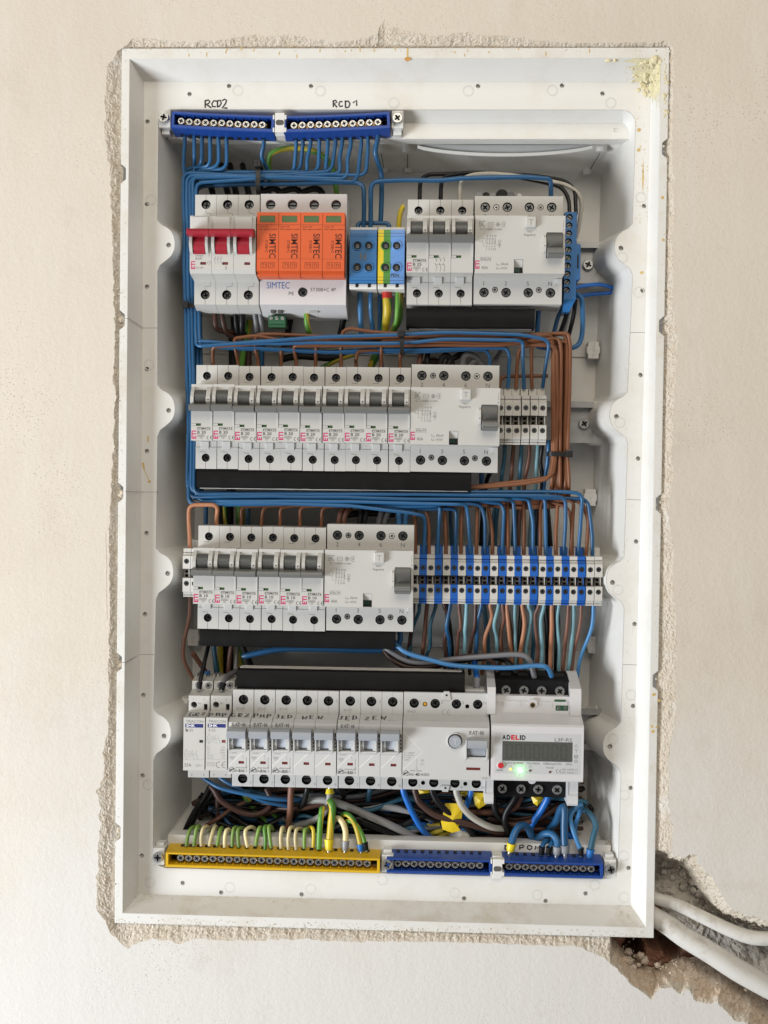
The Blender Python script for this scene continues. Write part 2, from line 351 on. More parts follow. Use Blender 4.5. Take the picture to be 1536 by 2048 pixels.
# ================================================================== the wall with its chopped hole
def wallmat(key, rough_face):
    m = mat(key, (0.685, 0.625, 0.54), 0.9, var=0.03, vscale=9, rvar=0.05); nt = m.node_tree; L = nt.links.new; b = nt.nodes['Principled BSDF']
    tc = nd(nt, 'ShaderNodeTexCoord'); src = b.inputs['Base Color'].links[0].from_socket
    def noi(sc, det=6, ro=0.6):
        n = nd(nt, 'ShaderNodeTexNoise'); n.inputs['Scale'].default_value = sc; n.inputs['Detail'].default_value = det; n.inputs['Roughness'].default_value = ro
        L(tc.outputs['Object'], n.inputs['Vector']); return n.outputs['Fac']
    def rng(s, a, c, lo, hi):
        r = nd(nt, 'ShaderNodeMapRange'); L(s, r.inputs[0])
        for i, v in enumerate((a, c, lo, hi)): r.inputs[i+1].default_value = v
        return r.outputs[0]
    def mix(f, a, col):
        x = nd(nt, 'ShaderNodeMix', data_type='RGBA'); L(f, x.inputs[0]); L(a, x.inputs[6]); x.inputs[7].default_value = (*col, 1); return x.outputs[2]
    if rough_face:
        o = mix(rng(noi(45), 0.40, 0.62, 0.1, 0.85), src, (0.62, 0.54, 0.43))
        o = mix(rng(noi(750, 3), 0.56, 0.64, 0, 0.6), o, (0.36, 0.29, 0.22))
        o = mix(rng(noi(22), 0.56, 0.66, 0, 0.85), o, (0.70, 0.67, 0.62))
        bs, sc2 = 1.0, 420
    else:
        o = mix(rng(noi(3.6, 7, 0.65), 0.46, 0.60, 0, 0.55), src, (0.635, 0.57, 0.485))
        sz = nd(nt, 'ShaderNodeSeparateXYZ'); L(tc.outputs['Object'], sz.inputs[0])      # base colour turns whiter over the lower part, edge made ragged by noise
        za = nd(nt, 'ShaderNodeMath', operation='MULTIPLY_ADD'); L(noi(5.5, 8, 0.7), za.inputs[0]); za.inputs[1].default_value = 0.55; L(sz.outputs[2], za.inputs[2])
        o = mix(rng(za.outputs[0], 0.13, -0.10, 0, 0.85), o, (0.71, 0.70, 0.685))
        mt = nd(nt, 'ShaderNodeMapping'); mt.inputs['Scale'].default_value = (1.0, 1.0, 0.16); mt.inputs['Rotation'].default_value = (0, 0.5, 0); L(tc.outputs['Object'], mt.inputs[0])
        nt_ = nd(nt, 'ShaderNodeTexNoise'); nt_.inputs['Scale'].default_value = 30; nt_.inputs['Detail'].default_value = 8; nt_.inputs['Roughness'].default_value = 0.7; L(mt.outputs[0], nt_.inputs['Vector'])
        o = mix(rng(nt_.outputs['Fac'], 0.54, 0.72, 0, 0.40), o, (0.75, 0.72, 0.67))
        v = nd(nt, 'ShaderNodeTexVoronoi'); v.inputs['Scale'].default_value = 420; L(tc.outputs['Object'], v.inputs['Vector'])
        sp = nd(nt, 'ShaderNodeMath', operation='LESS_THAN'); L(v.outputs['Distance'], sp.inputs[0]); sp.inputs[1].default_value = 0.17
        gate = nd(nt, 'ShaderNodeMath', operation='MULTIPLY'); L(sp.outputs[0], gate.inputs[0]); L(rng(noi(9, 5), 0.50, 0.66, 0.02, 0.85), gate.inputs[1])
        o = mix(gate.outputs[0], o, (0.27, 0.23, 0.19))
        o = mix(rng(noi(14, 8, 0.75), 0.58, 0.75, 0, 0.5), o, (0.55, 0.49, 0.42))
        bs, sc2 = 0.42, 300
    L(o, b.inputs['Base Color'])
    n3 = nd(nt, 'ShaderNodeTexNoise'); n3.inputs['Scale'].default_value = sc2; n3.inputs['Detail'].default_value = 7; n3.inputs['Roughness'].default_value = 0.68
    L(tc.outputs['Object'], n3.inputs['Vector'])
    n4 = nd(nt, 'ShaderNodeTexNoise'); n4.inputs['Scale'].default_value = 26; n4.inputs['Detail'].default_value = 5
    mp = nd(nt, 'ShaderNodeMapping'); mp.inputs['Scale'].default_value = (1, 1, 0.35); L(tc.outputs['Object'], mp.inputs[0]); L(mp.outputs[0], n4.inputs['Vector'])
    ad = nd(nt, 'ShaderNodeMath', operation='MULTIPLY_ADD'); L(n4.outputs['Fac'], ad.inputs[0]); ad.inputs[1].default_value = 1.6; L(n3.outputs['Fac'], ad.inputs[2])
    bp = nd(nt, 'ShaderNodeBump'); bp.inputs['Strength'].default_value = bs; bp.inputs['Distance'].default_value = 0.0012 if rough_face else 0.0010
    L(ad.outputs[0], bp.inputs['Height']); L(bp.outputs[0], b.inputs['Normal'])
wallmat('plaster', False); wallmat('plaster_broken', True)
LEFT = [(265,75),(249,94),(236,102),(226,117),(211,132),(212,152),(211,177),(207,202),(212,227),(208,248),(209,265),(212,290),(217,327),(222,357),(222,405),(222,446),(225,497),(226,548),(228,600),(229,682),(229,743),(229,805),(228,856),(226,907),(224,959),(220,1015),(219,1082),(218,1164),(220,1225),(218,1277),(219,1307),(214,1344),(219,1369),(217,1400),(216,1420),(217,1461),(205,1509),(208,1523),(206,1554),(195,1584),(199,1621),(199,1656),(195,1707),(192,1810),(195,1820),(211,1849),(220,1866),(238,1882),(255,1897)]
BOT = [(270,1888),(292,1878),(347,1883),(413,1878),(497,1883),(597,1877),(701,1884),(782,1882),(886,1884),(990,1887),(1094,1892),(1157,1894),(1183,1901)]
CHL = [(1224,1929),(1261,1966),(1271,1973),(1303,1998),(1323,1979),(1344,1976),(1362,1989),(1378,1981),(1391,2000),(1422,2007),(1435,2002),(1446,2020),(1472,2039),(1485,2050),(1560,2110),(1700,2220),(1820,2330)]
CHU = [(1850,1990),(1700,1900),(1600,1860),(1536,1841),(1506,1833),(1472,1825),(1456,1807),(1438,1781),(1428,1760),(1412,1737),(1398,1726),(1396,1710),(1365,1712),(1348,1714)]
RIGHT = [(1341,1703),(1343,1646),(1335,1595),(1341,1560),(1335,1533),(1339,1492),(1347,1461),(1352,1427),(1350,1389),(1353,1307),(1355,1246),(1347,1195),(1346,1143),(1347,1092),(1339,1041),(1336,1015),(1347,959),(1346,887),(1349,805),(1351,743),(1357,682),(1347,620),(1347,569),(1345,466),(1352,425),(1345,384),(1344,302),(1345,241),(1347,200),(1348,144),(1344,94),(1336,82)]
TOP = [(1282,86),(1157,86),(1073,80),(1040,75),(990,71),(948,63),(907,67),(865,73),(815,61),(782,52),(769,38),(757,57),(755,65),(722,82),(680,82),(626,77),(588,67),(547,73),(492,71),(430,80),(355,84),(305,77)]
def pp_(q): return [P(x, y, 1.5) for x, y in q]
DW = 1.5     # the plaster face stands 1.5 mm proud of the rim
segs = [(LEFT, 0), (BOT, 0), (CHL, 1), (CHU, 2), (RIGHT, 0), (TOP, 0)]
raw = [(Vector(P(x, y, DW)[:2]), k) for pts, k in segs for x, y in pts]
loop = []
for i, (p, k) in enumerate(raw):
    q, k2 = raw[(i+1) % len(raw)]; n = max(1, int((q-p).length/1.3)); nrm = Vector((-(q-p).y, (q-p).x)).normalized()
    for j in range(n):
        a = p.lerp(q, j/n); am = 1.5 if k == 0 else 2.4
        am *= max(0.35, 0.9+1.6*noise.noise(Vector((a.x*0.018, a.y*0.018, 21)))); t = noise.noise(Vector((a.x*0.16, a.y*0.16, 3)))*am+noise.noise(Vector((a.x*0.05, a.y*0.05, 33)))*am*0.8+noise.noise(Vector((a.x*0.6, a.y*0.6, 9)))*0.9
        loop.append((a+nrm*t, k if k == k2 or k == 0 else k))
wm = MB()
E_ = 900
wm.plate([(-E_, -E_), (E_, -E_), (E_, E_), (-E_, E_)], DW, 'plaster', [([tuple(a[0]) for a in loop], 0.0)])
wm.f = wm.f[:-len(loop)-1]; wm.m = wm.m[:-len(loop)-1]; wm.sm = wm.sm[:-len(loop)-1]   # keep the face only, no walls or bottom
K = 20; n = len(loop); vs = []
for ii, (a, k) in enumerate(loop):
    sm_ = sum((loop[(ii+o) % n][0] for o in range(-9, 10)), Vector((0, 0)))/19 if k else a
    if k == 0:
        q = Vector((max(-217, min(217, a.x)), max(-353, min(353, a.y)))); dd = -3.6
        if (q-a).length < 0.8: q = a+(Vector((0, 0))-a).normalized()*1.2
    elif k == 1: q = sm_+Vector((0.45, 0.89))*(11+13*min(1, max(0, (a.x-P(1325, 1990, 0).x)/26))); dd = -29
    else: q = sm_+Vector((-0.55, -0.83))*15; dd = -27
    for j in range(K+1):
        t = j/K; p = a.lerp(q, t); d = DW+(dd-DW)*(t**1.25)
        if 0 < j:
            nz = 0.55*noise.fractal(Vector((p.x*0.25, p.y*0.25, 5)), 0.8, 2.1, 3)+0.55*noise.noise(Vector((p.x*0.62, p.y*0.62, 5)))+0.25*noise.noise(Vector((p.x*1.1, p.y*1.1, 15)))
            amp = (1.1 if k == 0 else 4.0)*math.sin(math.pi*min(1, t*1.1)*0.9)+0.3
            d += nz*amp; p = p+Vector((noise.noise(Vector((p.x*.35, p.y*.35, 1))), noise.noise(Vector((p.x*.35, p.y*.35, 7)))))*(0.6 if k == 0 else 1.6)
        vs.append((p.x, p.y, d))
wm.add(vs, [(i*(K+1)+j, i*(K+1)+j+1, ((i+1) % n)*(K+1)+j+1, ((i+1) % n)*(K+1)+j) for i in range(n) for j in range(K)], 'plaster_broken', False)
nb = n*K; wm.m[-nb:] = ['brown_rubble' if loop[i][1] == 1 and j > 3+5*noise.noise(Vector((i*0.06, 3, 0)))+2*noise.noise(Vector((i*0.3, 3, 0))) else 'plaster_broken' for i in range(n) for j in range(K)]
wm.tube(pp_([(211,1066),(213,1130),(213,1180),(214,1240)]), 0.22, 'plaster_broken', 5); wm.tube(pp_([(1268,560+690),(1264,1270)]), 0.1, 'plaster_broken', 5)
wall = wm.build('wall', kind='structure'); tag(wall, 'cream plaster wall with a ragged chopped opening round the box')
# ---- masonry at the bottom of the chased slot
mat('brick', (0.33, 0.165, 0.105), 0.95, var=0.35, vscale=60, bump=1.0, bscale=300, dirt=((0.52, 0.45, 0.38), 0.9, 40))
mat('mortar', (0.56, 0.52, 0.46), 0.95, var=0.4, vscale=70, bump=1.0, bscale=260, dirt=((0.12, 0.11, 0.10), 0.75, 44))
g = MB(); p0 = P(1215, 1680, -30); NX, NY, ST = 190, 190, 1.35; vs = []; fm = []
hol = [(P(1268, 1905, -30), 9, 15), (P(1325, 1872, -30), 17, 13), (P(1345, 1890, -30), 9, 12)]
for j in range(NY+1):
    for i in range(NX+1):
        x, y = p0.x+i*ST, p0.y-j*ST
        d = -33+5.5*noise.fractal(Vector((x*0.035, y*0.035, 2)), 0.9, 2.0, 6)+2.0*noise.fractal(Vector((x*0.2, y*0.2, 4)), 0.7, 2.0, 4)
        for c, rx, ry in hol:
            e = ((x-c.x)/rx)**2+((y-c.y)/ry)**2+0.25*noise.noise(Vector((x*0.12, y*0.12, 8)))
            if e < 1.0: d -= 42*min(1, (1.0-e)*5)
        vs.append((x, y, d))
q1, q2 = P(1310, 1815, -30), P(1536, 1975, -30)
fs = []; ms = []
for j in range(NY):
    for i in range(NX):
        a = j*(NX+1)+i; x, y, d = vs[a]
        side = (q2.x-q1.x)*(y-q1.y)-(q2.y-q1.y)*(x-q1.x)+1500*noise.noise(Vector((x*0.05, y*0.05, 6)))
        fs.append((a, a+NX+1, a+NX+2, a+1)); ms.append('mortar' if side > 0 else 'brick')
g.v = vs; g.f = [list(f) for f in fs]; g.m = ms; g.sm = [False]*len(fs)
tag(g.build('brickwork', kind='structure'), 'broken hollow brick and grey mortar inside the chased slot')
# ---- the two white cables in the slot
def smooth(pts, n=8):
    pts = [Vector(p) for p in pts]; out = []
    for i in range(len(pts)-1):
        a, b_, c, d = pts[max(i-1, 0)], pts[i], pts[i+1], pts[min(i+2, len(pts)-1)]
        for j in range(n):
            t = j/n; out.append(0.5*((2*b_)+(c-a)*t+(2*a-5*b_+4*c-d)*t*t+(3*b_-a-3*c+d)*t**3))
    return out+[pts[-1]]
def pp(pts): return [P(*p) for p in pts]
for nm, lb, pts, r in (('cable', 'thinner white sheathed cable curving out of the slot above the thick one', [(1285,1785,-22),(1310,1796,-17),(1357,1811,-14),(1409,1836,-12),(1462,1861,-10),(1500,1874,-9),(1536,1877,-9),(1600,1876,-12),(1700,1890,-16)], 5.4),
                       ('cable', 'thick white cable running down the slot from the lower box corner', [(1270,1800,-24),(1303,1830,-16),(1334,1849,-12),(1370,1875,-10),(1422,1906,-8),(1475,1940,-7),(1536,1974,-7),(1620,2020,-9),(1720,2080,-12)], 8.6)):
    b = MB(); b.tube(smooth(pp(pts), 10), (lambda t, r=r: r*(0.86+0.2*min(1, t*1.6))), 'cable', 20); o = b.build(nm, off=P(*pts[2])); tag(o, lb, 'cable', 'white cables in the slot')
# ================================================================== the flush box
box = thing('distribution_box', 'large white plastic flush box set in the wall holding all the breakers', 'electrical box', (0, -353.8, -95))
def px(x, y, d): v = P(x, y, d); return (v.x, v.y, v.z)
RX, RY = 218, 353.8
# rim with breakout notches in its outer edge
NL = [P(240, y, 0).y for y in (347, 640, 985, 1325, 1665)]; NR = [P(1340, y, 0).y for y in (297, 652, 1008, 1362)]
out = [(-RX, -RY), (RX, -RY)]
for y in sorted(NR): out += [(RX, y-8), (RX-4.2, y-4.5), (RX-4.2, y+4.5), (RX, y+8)]
out += [(RX, RY), (-RX, RY)]
for y in sorted(NL, reverse=True): out += [(-RX, y+8), (-RX+4.2, y+4.5), (-RX+4.2, y-4.5), (-RX, y-8)]
IX, IY = 211.5, 345.5
fr = MB()
fr.plate(out, 0, 'shell_worn', [([(-IX, -IY), (IX, -IY), (IX, IY), (-IX, IY)], 0.0)])
cut = 5; fr.f = fr.f[:-cut]; fr.m = fr.m[:-cut]; fr.sm = fr.sm[:-cut]
no = len(out); vo = [(x, y, d) for d in (0, -16) for x, y in out]
fr.add(vo, [(i, no+i, no+(i+1) % no, (i+1) % no) for i in range(no)], 'shell')
DL = -18
LO = [P(276, 1789, DL), P(1262, 1812, DL), P(1302, 164, DL), P(288, 163, DL)]
ri = [(-IX, -IY, 0), (IX, -IY, 0), (IX, IY, 0), (-IX, IY, 0)]
fr.add(ri+[tuple(v) for v in LO], [(i, (i+1) % 4, 4+(i+1) % 4, 4+i) for i in range(1, 4)], 'shell'); fr.add(ri+[tuple(v) for v in LO], [(0, 1, 5, 4)], 'shell_dusty')
# cavity edge with its eight screw bosses
BS = [(0,-50),(-8,-41),(-22,-33),(-31,-23),(-35.5,-9),(-35,8),(-28,22),(-15,33),(-5,41),(0,53)]
def sub(a, b_, n): return [(a[0]+(b_[0]-a[0])*i/n, a[1]+(b_[1]-a[1])*i/n) for i in range(n)]
def arc(cx, cy, r, a0, a1, n=9): return [(cx+r*math.cos(math.radians(a0+(a1-a0)*i/n)), cy+r*math.sin(math.radians(a0+(a1-a0)*i/n))) for i in range(n+1)]
cav = arc(347, 249, 30, 180, 270)+arc(1243, 248, 28, 270, 360)
for yc, xb in ((497,1265),(833,1255),(1163,1248),(1494,1242)): cav += [(xb+dx, yc+dy) for dx, dy in BS]
cav += arc(1209, 1731, 27, 0, 90)+arc(334, 1708, 28, 90, 180)
for yc, xb in ((1468,307),(1146,312),(820,315),(490,315)): cav += [(xb-dx*0.96, yc+dy) for dx, dy in BS[::-1]]
def catmull_closed(pts, n=4):
    o_ = []; N = len(pts)
    for i in range(N):
        a, b_, c, d = [Vector(pts[(i+k) % N]) for k in (-1, 0, 1, 2)]
        L_ = (c-b_).length
        for j in range(n if L_ < 60 else 1):
            t = j/n
            o_.append(tuple(0.5*((2*b_)+(c-a)*t+(2*a-5*b_+4*c-d)*t*t+(3*b_-a-3*c+d)*t**3)) if L_ < 60 and (b_-a).length < 60 and (d-c).length < 60 else tuple(b_.lerp(c, t)))
    return o_
cav = [P(x, y, DL) for x, y in catmull_closed(cav, 4)]
HOLES = [(295,243),(294,408),(294,573),(294,738),(294,902),(293,1066),(290,1228),(287,1390),(285,1551),(284,1711),(1288,412),(1285,581),(1281,750),(1276,917),(1272,1083),(1269,1248),(1266,1412),(1261,1576),(1257,1736),(379,188),(458,172),(622,172),(956,172),(1124,171),(1205,187),(365,1766),(442,1785),(603,1789),(928,1797),(1091,1802),(1171,1787)]
BHOL = [(337,490),(337,821),(335,1147),(328,1472),(1242,496),(1233,833),(1225,1165),(1220,1493)]
hl = [(*P(x, y, DL)[:2], 1.75, 3.2) for x, y in HOLES]
for x, y in BHOL: hl.append((*P(x, y, DL)[:2], 1.95, 3.6))
hl.append(([tuple(v[:2]) for v in cav], 0.0))
lm = MB(); lm.plate([tuple(v[:2]) for v in LO], DL, 'shell', hl, hm='shell')
cut = len(cav)+1; lm.f = lm.f[:-cut]; lm.m = lm.m[:-cut]; lm.sm = lm.sm[:-cut]
fr.add(lm.v, lm.f, 'shell')
for i, s_ in enumerate(lm.sm): fr.sm[len(fr.sm)-len(lm.sm)+i] = s_
# walls of the well
DB = -95
insx = P(1270, 350, DL).x-P(1203, 350, DB).x; insy = P(700, 219, DL).y-P(700, 345, DB).y
mxx = max(v.x for v in cav); mxy = max(v.y for v in cav)
def deeper(v, t):
    ax = min(1, abs(v.x)/150); ay = min(1, max(0, (abs(v.y)-270)/40))
    return (v.x-math.copysign(insx*t*ax, v.x), v.y-math.copysign(insy*t*ay, v.y), DL+(DB-DL)*t)
nC = len(cav); lv = []
for t in (0, 0.012, 0.03, 0.3, 0.55, 0.8, 0.96, 1.0):
    tt = t if t > 0.03 else t
    lv += [deeper(v, t if t in (0, 1.0) else min(1, t+0.05*math.sin(math.pi*t))) for v in cav]
fr.add(lv, [(k*nC+i, k*nC+(i+1) % nC, (k+1)*nC+(i+1) % nC, (k+1)*nC+i) for k in range(7) for i in range(nC)], 'shell', True)
for x, y in [(476,181),(641,182),(788,206),(937,182),(1105,181),(1222,206),(1282,395),(1245,515),(1240,845),(1236,1180),(1226,1478),(1278,585),(1262,1390),(1250,1590),(1248,1712),(1190,1770),(1248,1795),(910,1786),(1075,1790),(765,1760),(460,1775),(622,1778),(302,400),(298,730),(296,1570),(300,1765)]:
    c = P(x, y, DL); fr.ring(c.x, c.y, DL-0.02, 4.0, 0.32, 'shell_mark', h=0.10)
fr.build('frame', box, rel=False)
bk = MB(); bk.plate([deeper(v, 1)[:2] for v in cav], DB, 'shell', [])
a, c = P(365, 705, DB), P(1195, 705, DB); bk.box(a.x, c.x, a.y-1.2, a.y+1.2, DB, DB+1.5, 'shell')
a, c = P(365, 1282, DB), P(1185, 1282, DB); bk.box(a.x, c.x, a.y-1.2, a.y+1.2, DB, DB+1.5, 'shell')
bk.build('back_panel', box, rel=False)
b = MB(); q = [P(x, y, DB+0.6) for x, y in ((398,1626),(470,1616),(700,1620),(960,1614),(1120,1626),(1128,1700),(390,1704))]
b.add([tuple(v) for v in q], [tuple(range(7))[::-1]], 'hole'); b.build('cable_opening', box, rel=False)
# shelves that carry the terminal bars
for nm, yf, yb in (('bar_shelf', (246, 278), 215), ('bar_shelf', (1678, 1742), 1768)):
    b = MB(); lo, hi = (P(700, yf[1], -31).y, P(700, yf[0], -31).y); x0, x1 = P(336, yf[0], -31).x, P(1267 if yb < 900 else 1222, yf[0], -31).x
    r = 7; top = yb < 900
    cs = [(x0, lo), (x1-r, lo)]+[(x1-r+r*math.cos(a_*math.pi/12-math.pi/2), lo+r+r*math.sin(a_*math.pi/12-math.pi/2)) for a_ in range(1, 6)]+[(x1, lo+r), (x1, hi), (x0, hi)] if not top else [(x0, lo), (x1, lo), (x1, hi-r)]+[(x1-r+r*math.cos(a_*math.pi/12), hi-r+r*math.sin(a_*math.pi/12)) for a_ in range(1, 6)]+[(x1-r, hi), (x0, hi)]
    b.prism(cs, -46, -31.5, 'shell', 'd')
    h_ = [(*P(1231, 260, -31)[:2], 1.6, 0.4)] if top else []
    b.plate(cs, -31, 'shell', h_, hm='shell')
    for i in range(len(cs)):
        a, c = cs[i], cs[(i+1) % len(cs)]; b.add([(a[0], a[1], -31.5), (c[0], c[1], -31.5), (c[0], c[1], -31), (a[0], a[1], -31)], [(0, 1, 2, 3)], 'shell')
    # web back to the wall of the well
    if top: yt = P(700, 220, DL).y; b.prism([(hi-0.05, -31.1), (yt, -18.6), (yt, -46), (hi-0.05, -46)], x0+2, x1-1, 'shell')
    else: b.box(x0, x1, P(700, 1760, -40).y, lo+0.5, -46, -31.7, 'shell')
    b.build(nm, box, rel=False)
# DIN rails
for yc, xe in ((526, 1196), (845, 1188), (1152, 1184), (1458, 1204)):
    a, c = P(376, yc, -64), P(xe, yc, -64); y = P(1190, yc, -64).y
    b = MB(); b.prism([(-17.5, -62), (-17.5, -63.2), (-13.6, -63.2), (-13.6, -70.5), (13.6, -70.5), (13.6, -63.2), (17.5, -63.2), (17.5, -62), (12.4, -62), (12.4, -69.3), (-12.4, -69.3), (-12.4, -62)], a.x, c.x, 'zinc')
    for i in range(len(b.v)): b.v[i] = (b.v[i][0], b.v[i][1]+y, b.v[i][2])
    o = b.build('din_rail', box, rel=False)
    for sx in (c.x-8, a.x+8): screw(o, sx-POS[box].x, y-POS[box].y-1, -69.3-POS[box].z, 4.6, 'steel')
    for sx in (-1, 1):
        lg = MB(); xx = c.x if sx > 0 else a.x
        lg.box(min(xx-6*sx, xx+17*sx), max(xx-6*sx, xx+17*sx), y-19, y+19, -95, -71, 'shell', 5)
        lg.build('rail_support', box, rel=False)
for x, y in ((1187,700),(1181,995),(1187,1290),(386,1275),(1216,1290-590)):
    if x == 1216: continue
    p = P(x, y, -82); b = MB(); q = [(-4.6, -7.2), (4.6, -7.2), (4.6, -3.5), (5.6, -2.2), (5.6, 2.2), (4.6, 3.5), (4.6, 7.2), (-4.6, 7.2), (-4.6, 3.5), (-5.6, 2.2), (-5.6, -2.2), (-4.6, -3.5)]
    q = [(p.x+a_, p.y+c_) for a_, c_ in q]; b.prism(q, -95, -82.2, 'shell', 'd'); b.plate(q, -82, 'shell', [(p.x, p.y+k*4.4, 1.4, 5) for k in (-1, 0, 1)], hm='shell_mark')
    for i in range(12):
        a, c = q[i], q[(i+1) % 12]; b.add([(a[0], a[1], -82.2), (c[0], c[1], -82.2), (c[0], c[1], -82), (a[0], a[1], -82)], [(0, 1, 2, 3)], 'shell')
    b.build('bracket_post', box, rel=False)
# pegs, cable entry flap and slot at the ceiling of the well
for x, y, d, r in ((759,301,-58,4.0),(815,301,-58,4.2),(1203,299,-58,4.4),(767,341,-90,3.8),(816,341,-90,4.0),(1175,345,-90,4.0)):
    p = P(x, y, d); b = MB(); b.prism([(p.x+r*math.cos(i*math.pi/10), p.z+r*0.8*math.sin(i*math.pi/10)) for i in range(20)], p.y-2, p.y+7, 'shell', 'y', smooth=True); b.build('peg', box, rel=False)
for a, c in (((815, 306, -62), (815, 338, -89)), ((762, 306, -62), (768, 338, -89)), ((1200, 306, -62), (1180, 340, -89))):
    b = MB(); b.tube([P(*a), P(*c)], 0.35, 'groove', 6); b.build('split_line', box, rel=False)
b = MB(); v1 = []; v2 = []; N = 30
for i in range(N+1):
    t = i/N; x = 835+(1185-835)*t; yb = 292+16*(1-(2*t-1)**2)**0.8; yt = 290
    v1 += [P(x, yb-1.5, -47), P(x, yb+4.5, -48)]; v2 += [P(x, yt, -49), P(x, yb-1, -49)]
b.add([tuple(v) for v in v1], [(2*i, 2*i+1, 2*i+3, 2*i+2) for i in range(N)], 'shell', True)
b.add([(v[0], v[1], v[2]-1.2) for v in v1], [(2*i, 2*i+2, 2*i+3, 2*i+1) for i in range(N)], 'rail_white', True)
b.add([tuple(v) for v in v2], [(2*i, 2*i+1, 2*i+3, 2*i+2) for i in range(N)], 'gasket', True)
b.build('entry_flap', box, rel=False)
# moulded break lines across rim, ledge and well
for pts in ([(250,637,0),(258,637,0),(286,656,-18),(315,656,-18),(362,682,-94)], [(250,983,0),(256,983,0),(286,984,-18),(314,984,-18),(376,987,-94)], [(244,1325,0),(252,1325,0),(279,1309,-18),(309,1309,-18),(366,1277,-94)],
            [(1330,646,0),(1325,648,0),(1293,665,-18),(1261,665,-18),(1208,700,-94)], [(1322,1000,0),(1316,1000,0),(1282,1000,-18),(1253,999,-18),(1190,998,-94)], [(1316,1350,0),(1309,1348,0),(1275,1330,-18),(1246,1329,-18),(1196,1297,-94)]):
    b = MB(); b.tube([P(*p)+Vector((0, 0, 0.02)) for p in pts], 0.16, 'groove', 5); b.build('break_line', box, rel=False)
# handwriting on the ledge
def hand(name, strokes, zm, d, wd, parent, rel=False, m='marker', tf=None, sub=None):
    ox, oy, s_ = zm; b = MB()
    for st in strokes:
        q = [P(ox+x/s_, oy+y/s_, d)[:2] for x, y in st]
        if tf is None: b.line(q, wd, d+0.12, m)
        else: b.line(q, wd, d, m, tf)
    return b.build(name, parent, rel=rel)
Z1 = (180, 40, 2.4)
hand('handwriting', [[(553,422),(553,385)],[(553,388),(568,384),(576,392),(568,402),(556,403),(582,422)],[(608,390),(594,388),(585,402),(588,416),(604,416)],[(612,386),(612,418)],[(612,388),(626,386),(630,400),(622,414),(610,418)],[(634,388),(646,380),(656,386),(650,402),(634,424),(648,422),(660,424)]], Z1, DL, 1.25, box)
hand('handwriting', [[(1168,418),(1168,390)],[(1164,390),(1180,386),(1186,394),(1172,402),(1186,420)],[(1212,392),(1200,392),(1194,404),(1200,416),(1214,412)],[(1226,390),(1226,420)],[(1222,390),(1240,390),(1248,402),(1242,418),(1226,422)],[(1262,398),(1280,386),(1280,412)]], Z1, DL, 1.25, box)
Z6 = (770, 1560, 3.2)
hand('handwriting', [[(768,418),(768,444)],[(764,420),(782,420),(790,432),(780,444),(768,446)],[(862,446),(862,418),(880,416),(890,424),(880,432),(864,434)],[(924,418),(912,424),(912,438),(924,446),(938,440),(940,426),(924,418)],[(960,446),(964,422),(976,438),(988,420),(992,446)],[(1040,446),(1042,420),(1058,420),(1060,432),(1044,436)],[(1080,448),(1090,422),(1100,448)],[(1084,438),(1098,438)]], Z6, -31, 1.1, box)
# ---- residue: foam in the upper right corner, stains, crumbs
def lumps(name, spots, m, seed, off, lab=None, cat=None, kind=None, parent=None):
    rnd = random.Random(seed); b = MB()
    for x, y, d, r, fl in spots:
        bm = bmesh.new(); bmesh.ops.create_icosphere(bm, subdivisions=3 if r > 1.5 else 2, radius=1)
        c = P(x, y, d); sh = rnd.uniform(0, 50); vs = []
        for v in bm.verts:
            q = v.co.normalized(); k = 1+0.5*noise.fractal(q*1.6+Vector((sh, 0, 0)), 0.8, 2, 4)
            vs.append((c.x+q.x*r*k, c.y+q.y*r*k, c.z+q.z*r*k*fl))
        bm.verts.index_update(); b.add(vs, [[v.index for v in f.verts] for f in bm.faces], m, True); bm.free()
    o = b.build(name, parent, rel=False, off=off); tag(o, lab, cat, None, kind); return o
rn = random.Random(3)
def slope_d(x, y): return -9
sp = [(1322-abs(rn.gauss(0, 14)), 152+rn.gauss(0, 16), -6+rn.uniform(-4, 2), rn.uniform(1.5, 4.6), 0.75) for _ in range(34)]+[(1275+i*6, 163+rn.uniform(-3, 3), -15+i*0.9, rn.uniform(0.8, 2.0), 0.6) for i in range(8)]+[(1330+rn.uniform(-3, 4), 130+i*9, -1.5, rn.uniform(1.2, 2.6), 0.6) for i in range(10)]+[(1225+rn.uniform(-8, 8), 120+rn.uniform(-3, 4), -3, 2.2, 0.5) for _ in range(4)]
def px_of(v):
    q = RM.transposed() @ (Vector(v)-CC); return (768+FPX*q.x/-q.z, 1024-FPX*q.y/-q.z, v[2])
sp = []
for _ in range(80):
    u = rn.random(); s_ = abs(rn.gauss(0, 11)); top = rn.random() < 0.42
    if top: v = Vector((IX-s_*1.1, IY, 0)).lerp(Vector((min(LO[2].x, LO[2].x-s_*1.1+4), LO[2].y, DL)), u)
    else: v = Vector((IX, IY-s_*1.15, 0)).lerp(Vector((LO[2].x, LO[2].y-s_*1.15+5, DL)), u)
    sp.append((*px_of(v), max(0.5, rn.uniform(1.0, 4.2)*(1-s_/26)), 0.5))
for _ in range(26): sp.append((1300-abs(rn.gauss(0, 10)), 166+abs(rn.gauss(0, 14)), DL+0.1, rn.uniform(0.5, 1.7), 0.3))
for _ in range(26): sp.append((1331+rn.uniform(-3, 5), 105+rn.random()*130, 0, rn.uniform(0.5, 1.6), 0.3))
for _ in range(8): sp.append((1222+rn.uniform(-12, 12), 118+rn.uniform(-3, 5), -1, rn.uniform(0.8, 1.8), 0.4))
fo_ = lumps('foam_residue', sp, 'foam', 5, P(1320, 155, -6), 'crumbly yellow foam stuck in the upper right corner of the box', 'foam')
b = MB(); rj = random.Random(8)      # thin smear of the same foam on the two lip faces meeting in the corner
